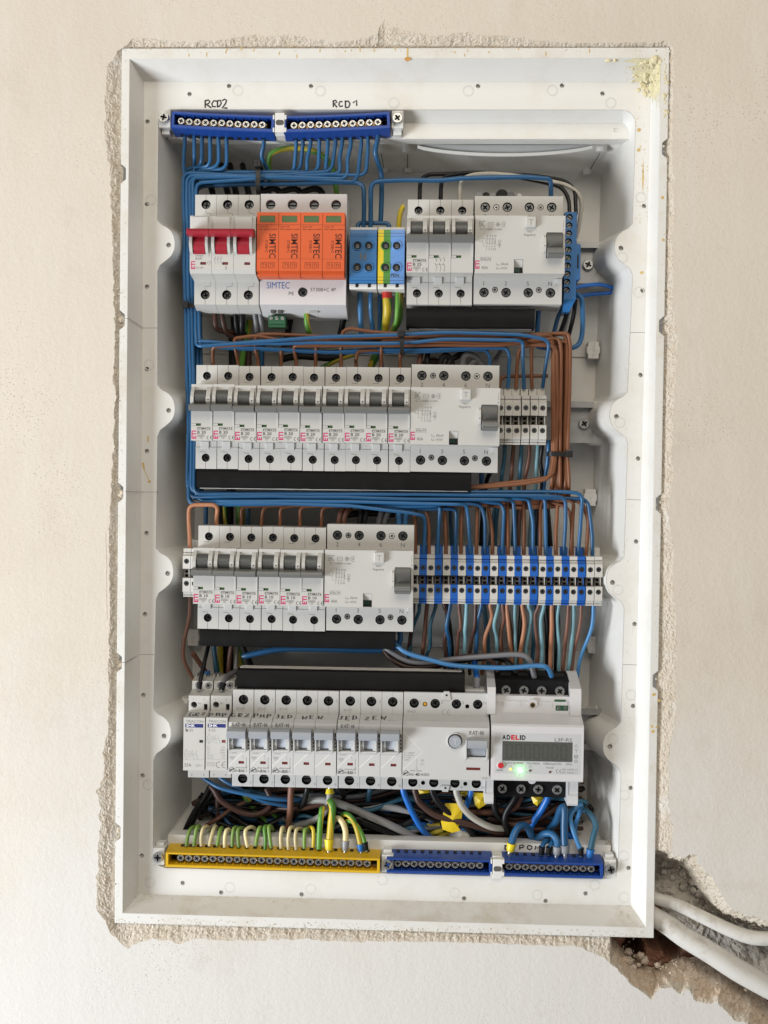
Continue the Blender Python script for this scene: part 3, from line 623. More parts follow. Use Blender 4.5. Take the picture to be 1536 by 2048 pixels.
for top in (0, 1):
    A0, A1 = Vector((IX, IY, 0)), Vector((LO[2].x, LO[2].y, DL)); dr = Vector((-1, 0, 0)) if top else Vector((0, -1, 0)); N = 16; vs = []
    nv = (A1-A0).cross(dr).normalized(); nv = nv if nv.z > 0 else -nv
    for i in range(N+1):
        u = i/N; e = (30 if top else 38)*(1-0.55*u)*rj.uniform(0.6, 1.1); q = A0.lerp(A1, u)
        vs += [tuple(q+nv*0.22), tuple(q+dr*e+nv*0.12)]
    b.add(vs, [(2*i, 2*i+1, 2*i+3, 2*i+2) for i in range(N)], 'foam')
b.build('smear', fo_, rel=False, off=P(1320, 155, -6))
ft = [(241,640,-4,3.4,.8),(243,650,-5,2.8,.8),(241,988,-4,3.4,.8),(239,995,-5,2.6,.8),(238,1330,-5,3,.8),(237,1660,-5,2.6,.8),(236,1672,-5,2.4,.8),(1334,290,-5,2.2,.8),(1335,304,-5,2.4,.8),(1333,655,-4,3.2,.8),(1326,1010,-5,2.8,.8),(1322,1352,-4,3.2,.8),(1324,1368,-4,2.6,.8)]
lumps('plaster_filler', ft, 'crumb', 11, P(240, 640, 0), 'crumbs of plaster filling the notches of the box rim', 'plaster', kind='stuff')
def on_bottom(t, u):   # bottom slope of the frame: t along, u from ledge to rim
    a = LO[0].lerp(LO[1], t); c = Vector((-IX, -IY, 0)).lerp(Vector((IX, -IY, 0)), t); return a.lerp(c, u)
b = MB(); rn = random.Random(21)
for _ in range(420):
    t = rn.random(); u = min(1, abs(rn.gauss(0, 0.22)))
    if rn.random() < 0.25: t = 0.96+rn.random()*0.035; u = rn.random()
    if rn.random() < 0.15: t = rn.random()*0.05; u = rn.random()*0.4
    p = on_bottom(t, u); r = rn.uniform(0.15, 0.6)*(1.8 if rn.random() < 0.06 else 1)
    q = [(p.x+r*rn.uniform(.6, 1)*math.cos(a_), p.y+0.25, p.z+r*rn.uniform(.6, 1)*math.sin(a_)) for a_ in (0.3, 1.8, 3.3, 4.9)]
    b.add(q+[(p.x, p.y+0.25+r*0.8, p.z)], [(1, 0, 4), (2, 1, 4), (3, 2, 4), (0, 3, 4)], 'crumb')
for _ in range(300):     # along the broken edges below and on the rim
    x = rn.uniform(232, 1300); p = P(x, 1836+(x-232)*0.029+rn.uniform(-3, 12), 0.2); r = rn.uniform(0.2, 0.7)
    q = [(p.x+r*rn.uniform(.6, 1)*math.cos(a_), p.y+r*rn.uniform(.6, 1)*math.sin(a_), p.z-0.1) for a_ in (0.3, 1.8, 3.3, 4.9)]
    b.add(q+[(p.x, p.y, p.z+r*0.6)], [(0, 1, 4), (1, 2, 4), (2, 3, 4), (3, 0, 4)], 'crumb')
tag(b.build('plaster_dust', off=P(700, 1830, -4)), 'plaster dust and grains lying on the lower lip of the box', 'dust', kind='stuff')
b = MB(); rn = random.Random(77)     # loose crumbs along the broken plaster
for _ in range(2600):
    a, k = loop[rn.randrange(len(loop))]; q = Vector((max(-214, min(214, a.x)), max(-350, min(350, a.y)))) if k == 0 else a+Vector(((0.45, 0.89) if k == 1 else (-0.55, -0.83)))*20
    t = rn.random()**0.8; p = a.lerp(q, t); d = 1.4-t*(4.4 if k == 0 else 26)
    if abs(p.x) < 218.3 and abs(p.y) < 354.1: d = 0.0
    r = rn.uniform(0.2, 0.75)*(1.9 if rn.random() < 0.07 else 1)*(1.5 if k else 1)
    c4 = [(p.x+r*rn.uniform(.6, 1.1)*math.cos(a_), p.y+r*rn.uniform(.6, 1.1)*math.sin(a_), d-0.2) for a_ in (0.3, 1.8, 3.3, 4.9)]
    b.add(c4+[(p.x+rn.uniform(-.3, .3)*r, p.y+rn.uniform(-.3, .3)*r, d+r*rn.uniform(.5, .9))], [(0, 1, 4), (1, 2, 4), (2, 3, 4), (3, 0, 4)], 'crumb')
tag(b.build('plaster_crumbs', off=P(230, 1700, 0)), 'loose crumbs clinging to the broken plaster edge round the box', 'plaster', kind='stuff')
sp = []
for _ in range(90):
    t = rn.random(); x = 1240+t*300; y = 1925+t*95; e = rn.uniform(-30, 26); sp.append((x+e*0.5, y-e, -16-rn.random()*12+e*0.1, rn.uniform(0.8, 3.4), 0.8))
lumps('rubble', sp, 'brown_rubble', 31, P(1380, 1960, -20), 'broken brown rubble lying in the slot below the thick white cable', 'rubble', kind='stuff')
sp = []
for _ in range(60):
    t = rn.random(); x = 1330+t*190; y = 1735+t*110; sp.append((x+rn.uniform(-14, 14), y+rn.uniform(-16, 22), -24-rn.random()*9, rn.uniform(0.8, 3.8), 0.8))
lumps('rubble', sp, 'mortar', 33, P(1420, 1780, -20), 'grey mortar lumps in the slot above the thinner white cable', 'rubble', kind='stuff')
def blot(b, x, y, d, rx, ry, m, rnd, dz=0.12, tf=None):
    n_ = 12; c = P(x, y, d); b.add([(c.x+rx*math.cos(i*2*math.pi/n_)*rnd.uniform(.7, 1.2), c.y+ry*math.sin(i*2*math.pi/n_)*rnd.uniform(.7, 1.2), c.z+dz) for i in range(n_)], [list(range(n_))], m)
b = MB(); rn = random.Random(5)
blot(b, 815, 119, -0.0, 2.6, 1.7, 'stain_dark', rn, 0.5); b.line([P(815, 96, 0)[:2], P(815, 116, 0)[:2]], 1.2, 0.15, 'stain')
for x in (300, 380, 418, 448, 455, 482, 505, 560, 588, 640, 690, 716, 744, 792, 905, 930, 938, 980, 1040, 1090, 1180): blot(b, x+rn.uniform(-6, 6), 104+rn.uniform(-7, 9), 0, 0.5, rn.uniform(0.5, 2.4), 'stain', rn)
for _ in range(60): blot(b, rn.gauss(1284, 9), rn.uniform(210, 460), DL, rn.uniform(0.15, 0.55), rn.uniform(0.15, 0.7), 'stain', rn)
for _ in range(70): blot(b, rn.gauss(1275, 6)-(1000*0.022), rn.uniform(650, 1750), DL, rn.uniform(0.12, 0.35), rn.uniform(0.12, 0.5), 'stain', rn)
for x, y in ((1278,260),(1277,300),(1284,545)): blot(b, x, y, DL, 1.6, 1.4, 'stain', rn)
blot(b, 1286, 356, DL, 0.6, 12, 'stain', rn)
b.line([P(286, 925, DL)[:2], P(288, 938, DL)[:2]], 1.6, DL+0.12, 'stain'); b.line([P(288, 938, DL)[:2], P(298, 960, DL)[:2]], 0.5, DL+0.13, 'stain'); blot(b, 299, 963, DL, 1.3, 1.2, 'stain', rn, 0.15)
blot(b, 296, 878, DL, 0.6, 3.2, 'stain', rn)
for x, y, r in ((1308,1389,1.6),(1318,1401,1.3),(1304,1453,1.2),(1313,1454,1.0),(1306,1463,1.5),(1325,395,1.4),(1327,480,1.2)): blot(b, x, y, 0, r, r*0.9, 'stain', rn)
for _ in range(40): blot(b, 1325-(rn.random()*14), rn.uniform(240, 1700), 0, rn.uniform(0.15, 0.6), rn.uniform(0.15, 0.6), 'stain', rn) if False else None
b.build('stain', box, rel=False, kind='stuff')
# ================================================================== devices on the rails
DT = -18; OZ = 44          # terminal faces stand at d = -18; a device's origin is on its rail, 44 mm behind them
def at(px_, py_, h): # root position of a device whose upper left terminal corner shows at a pixel, h = its upper half height
    v = P(px_, py_, DT); return Vector((v.x, v.y-h, DT-OZ))
def half_round(y0, y1, z0, z1, n=8):
    return [(y0, z0)]+[((y0+y1)/2-(y1-y0)/2*math.cos(math.pi*i/n), z0+(z1-z0)*math.sin(math.pi*i/n)**0.7) for i in range(1, n)]+[(y1, z0)]
def holes_face(b, x0, x1, y0, y1, z, m, hs, hm='hole'):
    b.plate([(x0, y0), (x1, y0), (x1, y1), (x0, y1)], z, m, hs, hm=(hm, 'hole'))
def body_prism(b, prof, x0, x1, m, open_segs):
    """side profile swept across x, leaving out the front segments that are put in as pierced plates"""
    n = len(prof); vs = [(x0, *p) for p in prof]+[(x1, *p) for p in prof]
    b.add(vs, [list(range(n)), list(range(n, 2*n))[::-1]], m)
    b.add(vs, [(i, n+i, n+(i+1) % n, (i+1) % n) for i in range(n) if i not in open_segs], m)
# ---------------------------------------------------------------- breakers with the lever down
def curved_breaker(root, poles, rating, first_only=True, W=17.5):
    for k in range(poles):
        X = k*W; w_ = W-0.18
        b = MB(OZ)
        prof = [(-42.5, -42), (-42.5, 0), (-24.8, 0), (-24.8, -0.5), (-20, -0.5), (-20, 20), (25.2, 20), (25.2, 0), (42.5, 0), (42.5, -42)]
        body_prism(b, prof, X, X+w_, 'white', (1, 5, 7))
        holes_face(b, X, X+w_, -42.5, -24.8, 0, 'white', [(X+8.3, -33.4, 3.35, 7)])
        holes_face(b, X, X+w_, 25.2, 42.5, 0, 'white', [(X+8.7, 33.7, 3.35, 7)])
        win = [(X+3.1, 7), (X+12.5, 7), (X+12.5, 20.2), (X+3.1, 20.2)]
        holes_face(b, X, X+w_, -20, 25.2, 20, 'white', [(win, 9), ([(X+4.0, -8.2), (X+7.9, -8.2), (X+7.9, -6.3), (X+4.0, -6.3)], 1.2)])
        for x0, x1 in ((X+0.25, X+3.0), (X+12.7, X+16.2)):    # curved cheeks beside the lever
            b.prism([(7.5, 19.5), (8.2, 24), (11, 26.2), (15, 26), (19, 23.6), (22.5, 20.6), (23.5, 19.5)], x0, x1, 'white', smooth=False)
        b.cyl(X+14.6, 12.4, 25.9, 26.3, 0.6, 'groove', 8)
        for ln in ([(8.7, 42.5), (8.7, 37.1)], [(8.3, -36.9), (8.3, -42.5)], [(4, 29.2), (8.7, 29.4), (8.7, 30.3)], [(3.8, -28.4), (8.3, -28.8), (8.3, -30)]):
            b.line([(X+x, y) for x, y in ln], 0.28, 0.05, 'groove')
        b.line([(X+0.2, 22.8), (X+4, 22.5)], 0.25, 20.06, 'groove'); b.line([(X+0.2, -6.2), (X+4, -6.3)], 0.22, 20.06, 'groove')
        b.line([(X+0.2, -8.3), (X+4, -8.3)], 0.22, 20.06, 'groove'); b.box(X+16.3, X+w_, -8, 3, 20, 20.4, 'clip')
        b.build('body', root)
        c = MB(OZ); c.box(X+4.2, X+11.0, -26, -20.1, -1.0, 0.5, 'clip', 0.3); c.build('latch', root)
        l = MB(OZ); l.prism(half_round(6.5, 21.5, 13, 25.3, 12), X+3.4, X+12.2, 'grey_dark', smooth=True)
        l.prism([(3.4, 22), (3.2, 27), (3.8, 31), (6, 32.4), (8, 31.4), (9, 28), (9.4, 22)], X+0.1, X+w_-0.1, 'grey_lever', smooth=False)
        l.text('O-OFF', X+7.8, 12.6, 2.4, 25.5, 'grey_lever', 'C', tf=lambda x, y: (x, y, 13+12.3*max(0, 1-((y-14)/7.5)**2)**0.36+0.15))
        l.build('lever', root)
        f = MB(OZ); f.box(X+4.1, X+7.8, -8.1, -6.4, 18.9, 19.3, 'green_flag'); f.box(X+4.1, X+5.0, -8.1, -6.4, 19.25, 19.35, 'hole'); f.build('indicator', root)
        screw(root, X+8.7, 33.7, OZ-6.4, 3.0, 'steel_dark', 'terminal_screw'); screw(root, X+8.3, -33.4, OZ-6.4, 3.0, 'steel_dark', 'terminal_screw')
        t = MB(OZ); z = 20.07
        if k == 0:
            t.text('ETI', X+4.1, -18.7, 3.5, z, 'ink_pink', 'L', 90, 0.035, w=6.6)
            t.text('ETIMAT6', X+5.1, -11.1, 1.45, z, 'ink', 'L', 0, 0.01, w=10.6); t.line([(X+5, -9.35), (X+15.8, -9.35)], 0.16, z, 'ink'); t.line([(X+5, -11.5), (X+15.8, -11.5)], 0.16, z, 'ink')
            t.text(rating, X+5.2, -14.5, 2.2, z, 'ink', 'L', 0, 0.012, w=6.8)
            t.rect(X+5.2, X+11.0, -17.0, -15.3, z, 'ink_grey', 0.18); t.text('6000', X+5.7, -16.7, 1.1, z, 'ink_grey', w=4.7)
            t.rect(X+7.2, X+9.2, -18.6, -17.2, z, 'ink_grey', 0.15); t.text('3', X+7.9, -18.4, 0.95, z, 'ink_grey')
            for cx in (X+14.3, X+17.0):
                t.line([(cx-0.2+1.15*math.cos(a*math.pi/12), -17.6+1.3*math.sin(a*math.pi/12)) for a in range(5, 20)], 0.34, z, 'ink')
            t.line([(X+15.8, -17.6), (X+16.9, -17.6)], 0.34, z, 'ink')
        elif k == 1:
            for i, (u, d_) in enumerate((('2', '1'), ('4', '3'), ('6', '5'))):
                x = X+5+i*3.2; t.text(u, x, -8.9, 1.3, z, 'ink'); t.text(d_, x+0.6, -19, 1.3, z, 'ink')
                t.line([(x+1.2, -9), (x+1.2, -11.2)], 0.2, z, 'ink'); t.line([(x+0.6, -10), (x+1.8, -10)], 0.2, z, 'ink'); t.line([(x, -12.2), (x+1.4, -15.4), (x+1.4, -17.6)], 0.24, z, 'ink')
            t.line([(X+5.4, -13.6), (X+12.4, -13.6)], 0.16, z, 'ink')
        if t.v: t.build('lettering', root)
B20 = thing('circuit_breaker', '', 'breaker', at(393, 730, 42.5), 'breakers rated B 20 in the second row'); curved_breaker(B20, 1, 'B 20')
ORD = ['first','second','third','fourth','fifth','sixth','seventh','eighth','ninth','tenth','eleventh','twelfth','thirteenth','fourteenth','fifteenth','sixteenth','seventeenth','eighteenth','nineteenth','twentieth','twenty-first','twenty-second','twenty-third','twenty-fourth']
B20['label'] = 'leftmost grey levered breaker printed B 20, first of ten in the second row'
JY = [0, 0.0, 0.6, 0.5, 0.15, 0.35, 0.75, 0.3, 0.2, 0.5]
for i in range(1, 10):
    p = at(393+i*42.95, 730+i*0.52, 42.5); p.y -= JY[i]*0.6
    dup(B20, p, ('rightmost grey levered breaker printed B 20, beside the residual current unit in the second row' if i == 9 else 'grey levered breaker printed B 20, %s of ten from the left in the second row' % ORD[i]))
B10 = thing('circuit_breaker', 'leftmost grey levered breaker printed B 10, under the tan looped wire', 'breaker', at(397, 1051, 42.5), 'breakers rated B 10 in the third row'); curved_breaker(B10, 1, 'B 10')
for i in range(1, 6):
    p = at(397+i*42.55, 1051+i*0.75, 42.5); p.y -= (0, 0.1, 0.2, 0.0, 0.15, 0.3)[i]
    dup(B10, p, 'grey levered breaker printed B 10, %s of six from the left in the third row' % ORD[i])
B25 = thing('circuit_breaker', 'three pole breaker printed B 25 with grey levers, in the top row', 'breaker', at(815.8, 399, 42.5)); curved_breaker(B25, 3, 'B 25', W=17.75)
# ---------------------------------------------------------------- residual current units
def rcd(root):
    W = 71.2; b = MB(OZ)
    prof = [(-43.6, -42), (-43.6, 0), (-22.6, 0), (-22.2, 20), (23.6, 20), (23.6, 0), (43.6, 0), (43.6, -42)]
    body_prism(b, prof, 0, W, 'white', (1, 3, 5))
    XS = (8.4, 26.2, 44.1, 62.0)
    holes_face(b, 0, W, -43.6, -22.6, 0, 'white', [(x, -34.2, 3.9, 6) for x in XS]+[(x, -32.0, 2.4, 3) for x in (17.2, 52.6)])
    holes_face(b, 0, W, 23.6, 43.6, 0, 'white', [(x, 34.7, 3.9, 6) for x in XS]+[(x, 34.6, 2.4, 3) for x in (17.4, 53)])
    holes_face(b, 0, W, -22.2, 23.6, 20, 'white', [([(56.2, -10), (69.4, -10), (69.4, 9.4), (56.2, 9.4)], 8), ([(31, -22.0), (36.0, -22.0), (38.2, -22.0), (38.2, -11), (31, -11)], 4.2)], hm='white')
    b.box(66.4, W-0.2, -27.2, -23.0, 0, 0.9, 'clip', 0.2); b.box(63.9, 66.4, -28.4, -23.1, 0, 0.25, 'clip')
    b.prism([(-6, 19.5), (-5, 22.5), (0, 23.6), (6, 22.4), (8.5, 19.5)], 54.2, 56.1, 'white'); b.cyl(55, -0.6, 23, 23.5, 0.5, 'groove', 8)
    b.build('body', root)
    b = MB(OZ); b.prism([(-11.1, 15.8), (-11.1, 19.7), (-16.8, 16.3), (-16.8, 15.8)], 31.1, 38.0, 'white'); b.build('recess', root)
    f = MB(OZ); f.box(31.3, 36.0, -20.6, -17.0, 16, 16.6, 'teal_flag'); f.build('indicator', root)
    u = MB(OZ); u.box(39.4, 48.2, 13.8, 22.4, 19, 23.2, 'white', 0.9)
    u.text('T', 43.8, 15.6, 4.4, 23.3, 'ink_pale', 'C'); u.build('test_button', root)
    l = MB(OZ); l.prism(half_round(-12, 14, 12, 22.5, 14), 56.5, 69.0, 'grey_dark', smooth=True)
    l.prism([(-2.2, 21), (-2.6, 26.5), (-4, 30), (-7, 31), (-10.2, 29.5), (-10.8, 24), (-8, 20)], 56.9, 69.2, 'grey_lever')
    for k in range(4): l.line([(57.2, -4.2-k*1.3), (68.9, -4.2-k*1.3)], 0.3, (30.15, 30.7, 30.9, 30.6)[k], 'grey_dark')
    l.build('lever', root)
    for x in XS:
        screw(root, x, 34.7, OZ-4.2, 3.6, 'steel_dark', 'terminal_screw'); screw(root, x, -34.2, OZ-4.2, 3.6, 'steel_dark', 'terminal_screw')
    for x, y, m in ((17.4, 34.6, 'steel'), (53, 34.6, 'rail_white'), (17.2, -32, 'steel'), (52.6, -32, 'steel')): screw(root, x, y, OZ-2.0, 2.1, m, 'cover_screw')
    t = MB(OZ); z = 20.07; g = 'ink_grey'
    for x, a, c in zip(XS, '246N', '135N'): t.text(a, x, 25.5, 3.4, 0.06, g, 'C'); t.text(c, x-0.4, -28.6, 3.4, 0.06, g, 'C')
    t.text('EAC', 3.1, 14.8, 4.6, z, g, w=4.4); t.rect(10.1, 14.1, 15.0, 18.0, z, g, 0.22)
    t.line([(10.4, 16.4), (11.2, 17.4), (12, 15.8), (12.8, 17.4), (13.8, 16.2)], 0.2, z, g)
    for a in range(3):
        c, s_ = math.cos(a*math.pi/3), math.sin(a*math.pi/3); t.line([(17.9-2*c, 16.5-2*s_), (17.9+2*c, 16.5+2*s_)], 0.24, z, g)
    t.line([(17.9+1.3*math.cos(a*math.pi/6), 16.5+1.3*math.sin(a*math.pi/6)) for a in range(13)], 0.2, z, g)
    t.line([(22.8+2.1*math.cos(a*math.pi/10), 16.5+2.1*math.sin(a*math.pi/10)) for a in range(3, 18)], 0.24, z, g)
    t.line([(22.8, 18), (22.8, 15.4)], 0.26, z, g); t.line([(21.7, 17.2), (22.8, 15.4), (23.9, 17.2)], 0.26, z, g)
    t.line([(3.4, 12.8), (4.4, 12.8)], 0.2, z, g); t.rect(4.4, 8.4, 12.1, 13.5, z, g, 0.2); t.line([(8.4, 12.8), (9.6, 12.8)], 0.2, z, g)
    t.rect(9.6, 14.0, 12.1, 13.5, z, g, 0.15); t.text('630A', 9.9, 12.3, 1.0, z, g, w=3.8); t.text('Im=650A', 15.1, 12.1, 1.2, z, g, w=6.2)
    for i, (a, c) in enumerate(zip('246N', '136N')):
        x = 9.5+i*2.15; t.text(a, x, 6.7, 1.6, z, g, 'C'); t.text('135N'[i], x-0.5, -3.9, 1.6, z, g, 'C')
        t.line([(x, 6.4), (x, 1.0), (x-0.6, -0.6)], 0.2, z, g); t.line([(x-0.5, -0.9), (x-0.5, -2)], 0.2, z, g); t.line([(x-0.5, -1.0), (x+0.3, -1.0)], 0.2, z, g)
    t.line([(5.6, 2.2), (6.2, 5.2), (16, 5.2), (16, 0.4), (17.8, 0.4)], 0.18, z, g); t.line([(8.6, 2.6), (17, 2.6)], 0.15, z, g); t.rect(8.4, 15.6, 1.4, 4.2, z, g, 0.16)
    t.rect(18.4, 20.4, 2.4, 4.0, z, g, 0.2); t.rect(18.4, 20.4, -0.4, 1.2, z, g, 0.2); t.line([(19.4, 2.4), (19.4, -1.8)], 0.18, z, g); t.line([(18.6, -1.8), (20.2, -1.8)], 0.18, z, g)
    t.line([(18.4, 0.4), (20.4, 0.4)], 0.15, z, g); t.text('T', 3.2, 2.2, 1.3, z, g); t.line([(4.6, 2.8), (5.4, 1.8), (6, 4.4), (6.8, 0.8), (6, -0.8), (8, -0.8)], 0.18, z, g)
    t.text('EFI6-P4', 4.5, -11.8, 1.7, z, g, w=8.2); t.line([(4.2, -9.5), (13.1, -9.5)], 0.18, z, g); t.line([(4.2, -12.3), (13.1, -12.3)], 0.18, z, g)
    t.text('ETI', 3.6, -18.6, 3.2, z, 'ink_pink', 'L', 90, 0.035, w=6.5)
    t.text('40A', 5.2, -18.9, 2.4, z, g, w=5.2); t.text('I', 16.9, -15.7, 1.9, z, g); t.text('\u0394n', 17.6, -15.9, 1.0, z, g, w=2.2); t.text('30mA', 20.6, -15.7, 1.9, z, g, w=6.0)
    t.text('U', 16.9, -19, 1.9, z, g); t.text('n', 18.5, -19.2, 1.0, z, g); t.text('~415V', 19.6, -19, 1.9, z, g, w=6.2)
    t.text('TEST', 43.3, 10.2, 1.55, z, g, 'C', w=4.8); t.text('Regularly', 43.3, 7.6, 1.7, z, g, 'C', w=9.0)
    t.text('I', 69.8, 18.4, 1.6, z, g, 'C'); t.line([(69.8, 17.6), (69.8, 14.2)], 0.25, z, g); t.text('0', 69.8, 11.2, 1.6, z, g, 'C')
    t.build('lettering', root)
RC = thing('residual_current_breaker', 'white residual current unit beside the blue comb strip in the top row', 'residual current unit', at(950, 392, 43.6)); rcd(RC)
dup(RC, at(822.8, 728.5, 43.6), 'white four pole residual current unit in the second row, right of ten B 20 breakers')
dup(RC, at(654.5, 1048.4, 43.6), 'white four pole residual current unit in the third row, right of six B 10 breakers')
# ---------------------------------------------------------------- main switch with red levers
MS = thing('main_switch', 'three pole main switch with red levers printed 63A at upper left', 'switch', at(390.5, 389.3, 45)); W = 17.75
for k in range(3):
    X = k*W; w_ = W-0.15; b = MB(OZ)
    prof = [(-49.5, -42), (-49.5, -14), (-44.5, 0), (-26, 0), (-22.5, 18), (-19.5, 20), (23.5, 20), (23.5, 0), (45, 0), (45, -42)]
    body_prism(b, prof, X, X+w_, 'white', (2, 5, 7))
    holes_face(b, X, X+w_, -44.5, -26, 0, 'white', [(X+8.9, -36.5, 3.8, 7)]); holes_face(b, X, X+w_, 23.5, 45, 0, 'white', [(X+8.9, 37, 3.8, 7)])
    holes_face(b, X, X+w_, -19.5, 23.5, 20, 'white', [([(X+3, -6), (X+13, -6), (X+13, 8), (X+3, 8)], 8), ([(X+8.6, -15.6), (X+13.2, -15.6), (X+13.2, -13.5), (X+8.6, -13.5)], 1.0)])
    [b.prism([(-7.5, 19.5), (-6, 23), (0, 26), (7, 25.5), (9, 19.5)], X+xa, X+xb, 'white') for xa, xb in ((0.4, 2.9), (13.2, 15.4))]
    b.box(X+1.2, X+14.6, 12.5, 22.4, 19.8, 21.2, 'clip', 0.3)
    for ln in ([(8.9, 45), (8.9, 40.9)], [(8.9, 33.1), (8.9, 30.2), (13.2, 29.6), (13.2, 23.8)], [(8.9, -40.4), (8.9, -44.5)], [(8.9, -32.6), (8.9, -30), (13.4, -29.4), (13.4, -26.2)]): b.line([(X+x, y) for x, y in ln], 0.28, 0.05, 'groove')
    b.build('body', MS)
    l = MB(OZ); l.prism(half_round(-8.6, 9.4, 12, 24.6, 12), X+3.2, X+12.8, 'red', smooth=True); l.prism([(5.6, 22), (5.2, 30), (6, 34), (8.2, 35.4), (10.4, 34), (11, 30), (10.8, 22)], X+0.05, X+w_-0.05, 'red'); l.build('lever', MS)
    f = MB(OZ); f.box(X+8.7, X+13.1, -15.5, -13.6, 19.1, 19.4, 'red_dark'); f.build('indicator', MS)
    screw(MS, X+8.9, 37, OZ-6.2, 3.3, 'steel_dark', 'terminal_screw'); screw(MS, X+8.9, -36.5, OZ-6.2, 3.3, 'steel_dark', 'terminal_screw')
t = MB(OZ); z = 20.07
t.text('ETI', 4.3, -16.2, 3.1, z, 'ink_pink', 'L', 90, 0.03, w=6.4); t.text('SV363', 4.7, -6.1, 1.5, z, 'ink_grey', w=6.2); t.text('63A', 4.6, -8.6, 2.0, z, 'ink_grey', w=5.4); t.text('AC-22B', 5.1, -15.6, 1.2, z, 'ink_grey', w=5.8)
t.text('I', 15.6, -6.2, 2.0, z, 'ink_grey', 'C'); t.line([(15.6+1.2*math.cos(a*math.pi/9), -11+1.2*math.sin(a*math.pi/9)) for a in range(19)], 0.24, z, 'ink_grey'); t.text('3', 29.2, -16.3, 2.6, z, 'ink_grey', 'C')
for i in range(3):
    x = 19.6+i*2.4; t.line([(x+1, -5.6), (x+1, -7)], 0.2, z, 'ink_grey'); t.line([(x+1+0.5*math.cos(a*math.pi/4), -7.5+0.5*math.sin(a*math.pi/4)) for a in range(9)], 0.18, z, 'ink_grey'); t.line([(x, -8), (x+1, -10.2), (x+1, -12)], 0.22, z, 'ink_grey')
t.v = [(a[0], a[1]-3.0, a[2]) for a in t.v]; t.build('lettering', MS)
# ---------------------------------------------------------------- surge protector
SP = thing('surge_protector', 'surge protector with four orange plug modules on a white base', 'surge protector', at(521.6, 387.7, 45)); b = MB(OZ); W = 70.6
prof = [(-52.5, -42), (-52.5, -22), (-45, 0), (-24.8, 0), (-24.8, 0.4), (26.4, 0.4), (26.4, 0), (45, 0), (45, -42)]
body_prism(b, prof, 0, W, 'white2', (2, 6))
holes_face(b, 0, W, -45, -24.8, 0, 'white2', [(35.2, -34.6, 4.0, 8)], 'white2'); holes_face(b, 0, W, 26.4, 45, 0, 'white2', [(x, 36.4, 4.0, 8) for x in (8.1, 26, 43.8, 61.7)], 'white2')
for x in (9.5, 15.5): b.box(x-1.6, x+1.6, -50, -48.2, -14, -8.3, 'groove')
b.box(39, 47, -49.6, -48.9, -13, -9.2, 'clip'); b.build('base', SP)
for k in range(4):
    X = k*W/4; m = MB(OZ); w_ = W/4-0.2
    m.box(X+0.1, X+w_, -23.4, -19, 2, 16, 'orange', 0.4)
    m.prism([(-23.6, 2.1), (-23.6, 8), (-19.6, 19.6), (27.2, 19.6), (27.2, 2.1)], X+0.1, X+w_, 'orange')
    m.plate([(X+0.1, -19.5), (X+w_, -19.5), (X+w_, 27.2), (X+0.1, 27.2)], 20, 'orange', [([(X+2.5, 19.2), (X+14.6, 19.2), (X+14.6, 24.4), (X+2.5, 24.4)], 1.6)], hm='orange')
    m.line([(X+0.2, 17.2), (X+w_-0.1, 17.2)], 0.22, 20.05, 'ink_orange'); m.line([(X+0.2, -9.9), (X+w_-0.1, -9.9)], 0.14, 20.05, 'ink_orange')
    m.v = [(a[0], a[1]-1.5, a[2]) for a in m.v]; mo = m.build('plug_module', SP)
    q = MB(OZ); q.box(X+2.6, X+14.5, 19.3, 24.3, 19.55, 19.75, 'green_window'); q.v = [(a[0], a[1]-1.5, a[2]) for a in q.v]; q.build('status_window', mo)
    t = MB(OZ); z = 20.07
    t.text('Green: OK', X+1.5, 15.2, 1.1, z, 'ink_orange', w=7.2); t.text('Red: replace module', X+1.5, 13.2, 1.1, z, 'ink_orange', w=15.0)
    t.text('SIMTEC', X+10.2, 10.2, 5.0, z, 'ink_orange', 'L', -90, 0.012, w=19.6); t.text('ST30B+C', X+6.9, 4.9, 2.0, z, 'ink_orange', 'L', -90, w=9.8)
    for i, s_ in enumerate(('T1', 'T2')):
        x = X+3.6+i*6.1; t.rect(x, x+4.7, -17.1, -12.7, z, 'ink_orange', 0.24); t.text(s_, x+2.35, -15.9, 2.2, z, 'ink_orange', 'C', w=3.2)
    t.v = [(a[0], a[1]-1.5, a[2]) for a in t.v]; t.build('lettering', mo)
for x in (8.1, 26, 43.8, 61.7): screw(SP, x, 36.4, OZ-7, 3.5, 'steel_dark', 'terminal_screw', style='-', rot=0.0)
screw(SP, 35.2, -34.6, OZ-7, 3.5, 'steel_dark', 'terminal_screw')
t = MB(OZ); t.text('SIMTEC', 5.6, -31.9, 5.2, 0.06, 'ink_blue', w=18.9); t.text('PE', 23.8, -37.2, 2.7, 0.06, 'ink', w=4.2); t.text('ST30B+C 4P', 41.6, -34.0, 2.8, 0.06, 'ink', w=20.6); t.build('lettering', SP)
g = MB(OZ); p = P(540, 632, -40)-POS[SP]; x0 = p.x; x1 = (P(574, 632, -40)-POS[SP]).x; y1, y0 = (P(557, 631, -30)-POS[SP]).y, (P(557, 654, -30)-POS[SP]).y
g.box(x0, x1, y0+2.5, y1, -26, -12, 'green_plastic', 0.3); g.box(x0, x1, y0, y0+3, -26, -13.5, 'green_plastic', 0.3); gc = g.build('signal_connector', SP)
for i in range(3): screw(gc, x0+(i+0.5)*(x1-x0)/3, (y0+y1)/2+2.4, OZ-12.4, 1.5, 'steel', 'screw', style='-')
